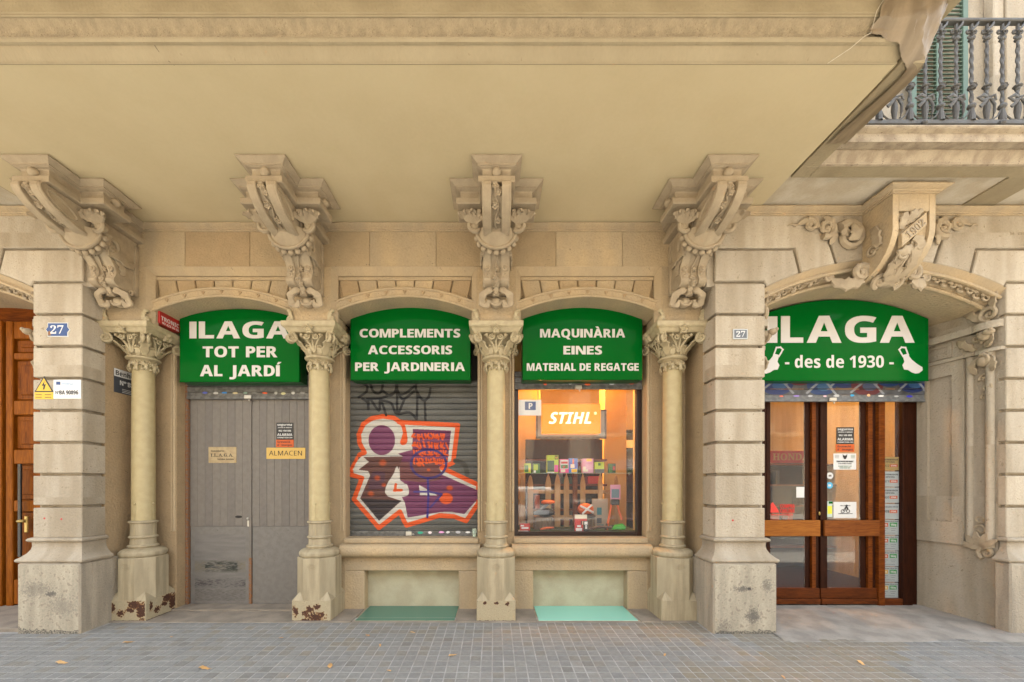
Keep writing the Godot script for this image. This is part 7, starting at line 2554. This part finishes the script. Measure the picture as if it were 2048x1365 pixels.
	for q in [[1661.5, 952, M.white, "round pale sticker on the right door pane"], [1660.5, 971.5, plain(lin(0.06, 0.38, 0.62), 0.4), "round blue sticker on the right door pane"]]:
		var rs := thing("round_sticker", q[3], "sticker", Vector3((q[0] - 988.0) * 5.003 / 785.0, 1.547 + (972.0 - q[1]) * 5.003 / 785.0, zn), "round stickers on the door")
		var m := MB.new()
		var p := []
		for j in 24: p.append(Vector2(cos(TAU * j / 24), sin(TAU * j / 24)) * 0.042)
		m.prism(p, org[rs] + Vector3(0, 0, -0.003), Vector3.RIGHT, Vector3.UP, Vector3(0, 0, 0.003))
		part(rs, "disc", m, q[2])
		m = MB.new()
		m.box(org[rs] + Vector3(-0.018, -0.012, 0.0), org[rs] + Vector3(0.018, 0.012, 0.0012))
		part(rs, "printed_field", m, M.white if q[1] > 960 else M.grey_paint)
	var cp := thing("online_decal", "red COMPRA ONLINE lettering on the left door pane", "decal", Vector3(3.6837, 1.1646, zn))
	words(cp, "lettering", "COMPRA", Vector3(3.7475, 1.2857, zn), 0.05, 0.185, M.red_bright, true, false, 0.001)
	words(cp, "lettering", "ONLINE", Vector3(3.7475, 1.2283, zn), 0.05, 0.185, M.red_bright, true, false, 0.001)
	words(cp, "lettering", "www.tiendailaga.es", Vector3(3.6837, 1.1774, zn), 0.022, 0.28, M.red_bright, true, false, 0.001)
	var sawm := MB.new()
	sawm.prism([Vector2(3.5308, 1.2028), Vector2(3.6455, 1.2028), Vector2(3.62, 1.2538), Vector2(3.5818, 1.3048), Vector2(3.5626, 1.3367), Vector2(3.5372, 1.3176)], Vector3(0, 0, zn), Vector3.RIGHT, Vector3.UP, Vector3(0, 0, 0.001))
	part(cp, "saw_emblem", sawm, M.red_bright)
	# dealer plates stacked in the sidelight
	var silver := plain(lin(0.40, 0.45, 0.46), 0.35, 0.3)
	var ys := [[914.8, 941.8], [943.5, 974.5], [975.5, 1006.8], [1008.2, 1039.5], [1040.5, 1071.5], [1072.5, 1102.6], [1103.6, 1134], [1135, 1165.3], [1166.6, 1197.2]]
	var say := ["gold dealer plate, topmost in the sidelight stack", "silver dealer plate just below the gold one", "silver dealer plate third from the top of the stack", "silver dealer plate with bold year, fourth from the top", "silver dealer plate fifth from the bottom with green logo", "fourth silver dealer plate from the bottom of the sidelight stack", "third silver dealer plate from the bottom of the sidelight stack", "second dealer plate from the bottom with yellow logo", "lowest dealer plate in the sidelight stack"]
	for k in 9:
		var yb: float = 1.547 + (972.0 - ys[k][1]) * 5.02 / 785.0
		var yt: float = 1.547 + (972.0 - ys[k][0]) * 5.02 / 785.0
		var xa := 4.9561
		var xb := 5.1959 - 0.0022 * k
		var pl := goods("dealer_plate", say[k], Vector3(xa, yb + 0.002, -0.572), Vector3(xb, yt, -0.5625), M.brass if k == 0 else silver, [], "dealer plates in the sidelight", "plate")
		var h := yt - yb
		var w := xb - xa
		var zp := -0.561
		var chip := func(x: float, y: float, ww: float, hh: float, m: Material, s: String) -> void:
			var f := MB.new()
			f.box(Vector3(xa + w * x, yb + h * y, -0.5625), Vector3(xa + w * (x + ww), yb + h * (y + hh), zp), 0.0)
			part(pl, "logo", f, m)
			words(pl, "lettering", s, Vector3(xa + w * (x + ww * 0.5), yb + h * (y + hh * 0.5), zp + 0.0006), h * hh * 0.5, w * ww * 0.75, M.white, true, false, 0.0008)
		if k < 3:
			words(pl, "lettering", "DISTRIBUIDOR", Vector3(xa + w * 0.5, yb + h * 0.80, zp), h * 0.09, w * 0.82, M.ink, true, false, 0.001)
			words(pl, "lettering", "OFICIAL", Vector3(xa + w * 0.5, yb + h * 0.64, zp), h * 0.09, w * 0.5, M.ink, true, false, 0.001)
			words(pl, "lettering", ["2022", "2021", "2020"][k], Vector3(xa + w * 0.26, yb + h * 0.36, zp), h * 0.14, w * 0.36, M.ink, false, false, 0.001)
			chip.call(0.48, 0.27, 0.42, 0.19, M.orange, "STIHL")
		elif k == 3:
			words(pl, "lettering", "Distribuidor Oficial", Vector3(xa + w * 0.5, yb + h * 0.80, zp), h * 0.08, w * 0.85, M.ink, false, false, 0.001)
			words(pl, "lettering", "2019", Vector3(xa + w * 0.26, yb + h * 0.50, zp), h * 0.16, w * 0.36, M.ink, true, false, 0.001)
			chip.call(0.48, 0.40, 0.42, 0.2, M.orange, "STIHL")
		else:
			words(pl, "lettering", "Distribuidor Oficial 201" + str(12 - k if k > 3 else 8), Vector3(xa + w * 0.5, yb + h * 0.90, zp), h * 0.07, w * 0.9, M.ink, false, false, 0.001)
			chip.call(0.06, 0.56, 0.34, 0.24, M.orange if k < 7 else M.yellow, "STIHL")
			chip.call(0.5, 0.56, 0.4, 0.26, M.leaf_green, "Viking")
			var ln := MB.new()
			for q in [[0.08, 0.42, 0.4], [0.08, 0.3, 0.3], [0.55, 0.42, 0.85], [0.58, 0.3, 0.8], [0.1, 0.14, 0.8]]:
				ln.box(Vector3(xa + w * q[0], yb + h * q[1], -0.5625), Vector3(xa + w * q[2], yb + h * q[1] + 0.003, zp))
			part(pl, "print_lines", ln, M.ink)

func spray_print() -> ImageTexture:
	var c := Canvas.new(460, 64, Color(0.42, 0.44, 0.47))
	var n := noise_bytes(881, 0.03, 4, 512)
	for y in 64:
		for x in 460:
			var v := 0.22 + 0.2 * n[y * 512 + x] / 255.0
			c.px(x, y, Color(v, v * 1.02, v * 1.08))
	var k := 0
	for q in [[95, 34, 40], [150, 14, 32], [205, 38, 36], [262, 20, 34], [318, 36, 40], [372, 16, 34], [430, 32, 34]]:
		c.disc(Vector2(q[0], q[1]), q[2], q[2] * 0.75, [Color(0.08, 0.18, 0.42), Color(0.38, 0.08, 0.14), Color(0.06, 0.22, 0.45)][k % 3])
		c.disc(Vector2(q[0] + 6, q[1] + 4), q[2] * 0.45, q[2] * 0.3, Color(0.25, 0.45, 0.62), 0.7)
		c.stroke([Vector2(q[0] - q[2], q[1] + 20), Vector2(q[0] + 4, q[1] - 20), Vector2(q[0] + q[2], q[1] + 24)], 3.0, Color(0.6, 0.62, 0.66), 0.6)
		k += 1
	return c.texture()

# ---------------------------------------------------------------- wooden house door at the left edge
func build_house_door() -> void:
	var z := -0.5
	var t := thing("house_door", "varnished orange wooden house door at the left edge", "door", Vector3(-6.2, 0, z))
	var b := MB.new()
	b.box(Vector3(-7.55, 0.03, z - 0.12), Vector3(-4.9, 3.9, z - 0.05))
	part(t, "back_board", b, M.wood[1])
	var V: Material = M.wood_door
	# frame at the right, then stile, rails and panels of the leaf
	for q in [[-5.36, -4.92, 0.06], [-6.1453, -6.0568, 0.03], [-6.2464, -6.1769, 0.045], [-6.75, -6.2654, 0.02]]:
		var m := MB.new()
		m.box(Vector3(q[0], 0.03, z - 0.05), Vector3(q[1], 3.62, z + q[2]), 0.008)
		part(t, "stile", m, V)
	var panels := [[1210, 3.2, 2.57], [0, 2.47, 1.40], [0, 1.28, 0.38]]
	var xa := -6.0568
	var xb := -5.36
	var rails := [[3.40, 3.62], [3.14, 3.22], [2.44, 2.62], [1.82, 2.0], [1.22, 1.36], [0.05, 0.36]]
	for q in rails:
		var m := MB.new()
		m.box(Vector3(xa, q[0], z - 0.05), Vector3(xb, q[1], z + 0.02), 0.008)
		part(t, "rail", m, V)
	for k in rails.size() - 1:
		var y0: float = rails[k + 1][1]
		var y1: float = rails[k][0]
		var m := MB.new()
		m.mould([Vector2(xa, 0), Vector2(xa + 0.001, 0)], [[0, 0], [0, 0.001]])
		m = MB.new()
		m.box(Vector3(xa, y0, z - 0.05), Vector3(xb, y1, z - 0.025))
		m.box(Vector3(xa + 0.015, y0 + 0.015, z - 0.03), Vector3(xb - 0.015, y1 - 0.015, z - 0.005), 0.02)
		m.box(Vector3(xa + 0.07, y0 + 0.07, z - 0.02), Vector3(xb - 0.07, y1 - 0.07, z + 0.008), 0.012)
		part(t, "panel", m, M.wood_door2)
	var pl := MB.new()
	pl.box(Vector3(-5.9311, 0.6575, z + 0.06), Vector3(-5.8907, 1.8207, z + 0.085), 0.006)
	part(t, "pull_bar", pl, plain(lin(0.03, 0.032, 0.036), 0.25, 0.5))
	var kn := MB.new()
	kn.ball(Vector3(-5.872, 1.1054, z + 0.10), Vector3(0.045, 0.022, 0.03), 14, 8)
	kn.box(Vector3(-5.8596, 0.9623, z + 0.05), Vector3(-5.8223, 1.1676, z + 0.075), 0.006)
	part(t, "door_knob", kn, M.brass)

# ---------------------------------------------------------------- plates and boxes on the stone
func build_plates() -> void:
	var z := PIER_Z
	var t := thing("number_plate", "blue enamel house number 27 with white rim on the left pier", "plate", Vector3(-4.67, 3.15, z), "house number plates")
	var cx := -4.6715
	var cy := 3.2175
	var sh := func(g: float) -> Array:
		var w := 0.102 + g
		var h := 0.068 + g
		return [Vector2(-w, -h), Vector2(w, -h), Vector2(w, -0.03), Vector2(w + 0.022, 0.0), Vector2(w, 0.03), Vector2(w, h), Vector2(-w, h), Vector2(-w, 0.03), Vector2(-w - 0.022, 0.0), Vector2(-w, -0.03)]
	var m := MB.new()
	m.prism(sh.call(0.008), Vector3(cx, cy, z), Vector3.RIGHT, Vector3.UP, Vector3(0, 0, 0.006), 0.003)
	part(t, "rim", m, M.white)
	m = MB.new()
	m.prism(sh.call(0.0), Vector3(cx, cy, z + 0.005), Vector3.RIGHT, Vector3.UP, Vector3(0, 0, 0.004), 0.002)
	part(t, "enamel", m, M.blue)
	words(t, "digits", "27", Vector3(cx - 0.005, cy, z + 0.0095), 0.09, 0.14, M.white, true, true, 0.001)
	m = MB.new()
	m.prism([Vector2(-0.1, -0.066), Vector2(-0.07, -0.066), Vector2(-0.062, -0.03), Vector2(-0.085, -0.012), Vector2(-0.1, -0.025)], Vector3(cx, cy, z + 0.009), Vector3.RIGHT, Vector3.UP, Vector3(0, 0, 0.0006))
	part(t, "chipped_spot", m, M.rust)
	t = thing("number_plate", "small grey house number 27 with rounded corners on the middle pier", "plate", Vector3(2.64, 3.12, z), "house number plates")
	cx = 2.6358
	cy = 3.1693
	m = MB.new()
	m.box(Vector3(cx - 0.078, cy - 0.054, z), Vector3(cx + 0.078, cy + 0.054, z + 0.012), 0.008)
	part(t, "rim", m, plain(lin(0.45, 0.47, 0.48), 0.4))
	m = MB.new()
	m.box(Vector3(cx - 0.068, cy - 0.044, z + 0.008), Vector3(cx + 0.068, cy + 0.044, z + 0.0135), 0.004)
	part(t, "enamel", m, plain(lin(0.10, 0.11, 0.125), 0.35))
	words(t, "digits", "27", Vector3(cx, cy, z + 0.0145), 0.062, 0.095, M.white, true, true, 0.001)
	# electricity notice
	t = thing("electricity_notice", "white and yellow endesa electricity notice with warning triangle", "notice", Vector3(-4.68, 2.48, z))
	var x0 := -4.9231
	var x1 := -4.4252
	var y0 := 2.4786
	var y1 := 2.6821
	var xm := -4.7197
	m = MB.new()
	m.box(Vector3(xm, y0, z), Vector3(x1, y1, z + 0.004), 0.001)
	part(t, "white_panel", m, M.white)
	m = MB.new()
	m.box(Vector3(x0, 2.4733, z), Vector3(xm - 0.001, 2.5482, z + 0.004), 0.001)
	part(t, "yellow_panel", m, M.yellow)
	var tx := (x0 + xm) * 0.5
	var ty := 2.5509
	m = MB.new()
	m.prism([Vector2(tx - 0.1, ty), Vector2(tx + 0.1, ty), Vector2(tx, ty + 0.168)], Vector3(0, 0, z), Vector3.RIGHT, Vector3.UP, Vector3(0, 0, 0.004))
	part(t, "triangle_edge", m, M.ink)
	m = MB.new()
	m.prism([Vector2(tx - 0.083, ty + 0.01), Vector2(tx + 0.083, ty + 0.01), Vector2(tx, ty + 0.149)], Vector3(0, 0, z + 0.004), Vector3.RIGHT, Vector3.UP, Vector3(0, 0, 0.001))
	part(t, "triangle", m, M.yellow)
	m = MB.new()
	m.prism([Vector2(tx + 0.008, ty + 0.115), Vector2(tx - 0.022, ty + 0.066), Vector2(tx - 0.002, ty + 0.066), Vector2(tx - 0.008, ty + 0.022), Vector2(tx + 0.006, ty + 0.028), Vector2(tx + 0.022, ty + 0.082), Vector2(tx + 0.002, ty + 0.08)], Vector3(0, 0, z + 0.005), Vector3.RIGHT, Vector3.UP, Vector3(0, 0, 0.001))
	part(t, "bolt_mark", m, M.ink)
	m = MB.new()
	m.box(Vector3(xm + 0.03, y1 - 0.055, z + 0.004), Vector3(xm + 0.075, y1 - 0.02, z + 0.005))
	part(t, "logo", m, M.blue)
	words(t, "lettering", "endesa", Vector3(xm + 0.15, y1 - 0.042, z + 0.0055), 0.028, 0.115, plain(lin(0.3, 0.45, 0.65), 0.5), false, false, 0.001)
	words(t, "lettering", "Nº", Vector3(xm + 0.045, y0 + 0.065, z + 0.0055), 0.035, 0.045, M.ink, false, false, 0.001)
	words(t, "lettering", "BA 90896", Vector3(xm + 0.165, y0 + 0.066, z + 0.0055), 0.043, 0.2, M.ink, true, false, 0.001)
	for k in 2:
		m = MB.new()
		for q in 2: m.box(Vector3(x0 + 0.012 + q * 0.1, y0 + 0.012 + k * 0.028, z + 0.004), Vector3(x0 + 0.08 + q * 0.1, y0 + 0.018 + k * 0.028, z + 0.0048))
		part(t, "small_print", m, M.ink)
	# older notice on the side wall
	t = thing("old_electricity_notice", "dark grey and white enher notice half hidden behind the left column", "notice", Vector3(-4.424, 2.6, -0.24))
	m = MB.new()
	m.box(Vector3(-4.425, 2.64, -0.42), Vector3(-4.421, 2.92, -0.10), 0.001)
	part(t, "dark_panel", m, plain(lin(0.045, 0.05, 0.06), 0.5))
	m = MB.new()
	m.box(Vector3(-4.421, 2.83, -0.418), Vector3(-4.4195, 2.918, -0.102))
	part(t, "white_band", m, M.white)
	words(t, "lettering", "Benher", Vector3(-4.4185, 2.872, -0.25), 0.055, 0.27, M.ink, true, false, 0.001, 0.0, HORIZONTAL_ALIGNMENT_CENTER, PI / 2)
	words(t, "lettering", "Nº BA5", Vector3(-4.4195, 2.765, -0.28), 0.055, 0.22, M.white, true, false, 0.001, 0.0, HORIZONTAL_ALIGNMENT_CENTER, PI / 2)
	for k in 4:
		m = MB.new()
		m.box(Vector3(-4.421, 2.655 + k * 0.018 + (0.07 if k == 3 else 0.0) + 0.0, -0.40), Vector3(-4.4198, 2.660 + k * 0.018 + (0.07 if k == 3 else 0.0), -0.20))
		part(t, "small_print", m, M.white)
	# red alarm box
	t = thing("alarm_box", "red alarm siren box lettered tronic beside the first column", "alarm box", Vector3(-3.93, 3.44, -0.24))
	m = MB.new()
	m.box(Vector3(-3.972, 3.435, -0.40), Vector3(-3.885, 3.64, -0.09), 0.006)
	part(t, "housing", m, M.red)
	m = MB.new()
	m.box(Vector3(-3.886, 3.545, -0.28), Vector3(-3.8835, 3.60, -0.12), 0.001)
	part(t, "louvre_panel", m, plain(lin(0.3, 0.02, 0.015), 0.5))
	words(t, "lettering", "TRONIC", Vector3(-3.8845, 3.507, -0.245), 0.048, 0.26, M.white, true, false, 0.001, 0.0, HORIZONTAL_ALIGNMENT_CENTER, PI / 2)
	words(t, "lettering", "93 423 00 66", Vector3(-3.8845, 3.455, -0.25), 0.026, 0.24, M.white, true, false, 0.001, 0.0, HORIZONTAL_ALIGNMENT_CENTER, PI / 2)
	# mason's mark
	t = thing("mason_signature", "small carved letters on the stone at the far right", "inscription", Vector3(5.6111, 4.2508, z))
	words(t, "lettering", "M. COMAS", Vector3(5.67, 4.2508, z + 0.001), 0.03, 0.28, M.weathered, false, true, 0.002)
	for q in [[88, 1037.5, -1], [122, 1039, -1], [1466, 1041.5, 1]]:
		var o := thing("red_dot", ["left red paint dot on the left pier", "right red paint dot on the left pier", "red paint dot on the middle pier"][[88, 122, 1466].find(q[0])], "paint dot", Vector3((q[0] - 988.0) * 4.205 / 785.0, 1.547 + (972.0 - q[1]) * 4.205 / 785.0, z), "red paint dots")
		m = MB.new()
		m.ball(org[o], Vector3(0.011, 0.011, 0.002), 12, 6)
		part(o, "dot", m, M.red)

func build_litter() -> void:
	var spots := [[255, 1287, 0], [122, 1328, 1], [735, 1273, 0], [760, 1293, 2], [905, 1313, 0], [342, 1276, 2], [660, 1334, 1], [1722, 1328, 0], [1567, 1357, 2], [408, 1339, 1], [825, 1267, 2], [562, 1278, 2], [1330, 1312, 2], [778, 1344, 2]]
	var where := ["near the left pier", "at the left edge of the frame", "below the dark glass pane", "right of the leaf below the dark pane", "in front of the middle column", "in front of the storage door", "in front of the rusty column foot", "in front of the shop door", "at the bottom edge below the shop door", "at the bottom left of the storage door", "beside the dark glass pane", "below the storage door threshold", "below the bright glass pane", "at the bottom centre left"]
	var tan := [plain(lin(0.50, 0.28, 0.10), 0.7), plain(lin(0.60, 0.36, 0.15), 0.7), plain(lin(0.42, 0.24, 0.11), 0.7)]
	for k in spots.size():
		var Z: float = 1334.5 / (spots[k][1] - 945.0)
		var p := Vector3((spots[k][0] - 988.0) * Z / 785.0, ground(4.463 - Z) + 0.006, 4.463 - Z)
		var t := thing("fallen_leaf", "dry fallen leaf on the pavement " + where[k], "leaf", p, "fallen leaves")
		var a := rng.randf() * TAU
		var d := Vector3(cos(a), 0, sin(a))
		var s: float = [1.0, 1.3, 0.6][spots[k][2]]
		var m := MB.new()
		m.leaf([p - d * 0.035 * s, p + Vector3(0, 0.006, 0), p + d * 0.025 * s + Vector3(0, 0.012 * s, 0), p + d * 0.04 * s + Vector3(0, 0.006, 0)], Vector3.UP, 0.02 * s, 0.0022, 3)
		part(t, "blade", m, tan[k % 3])
		var st := MB.new()
		st.tube([p - d * 0.034 * s, p - d * 0.055 * s + Vector3(0, 0.002, 0)], 0.0014, 5)
		part(t, "stalk", st, tan[2])
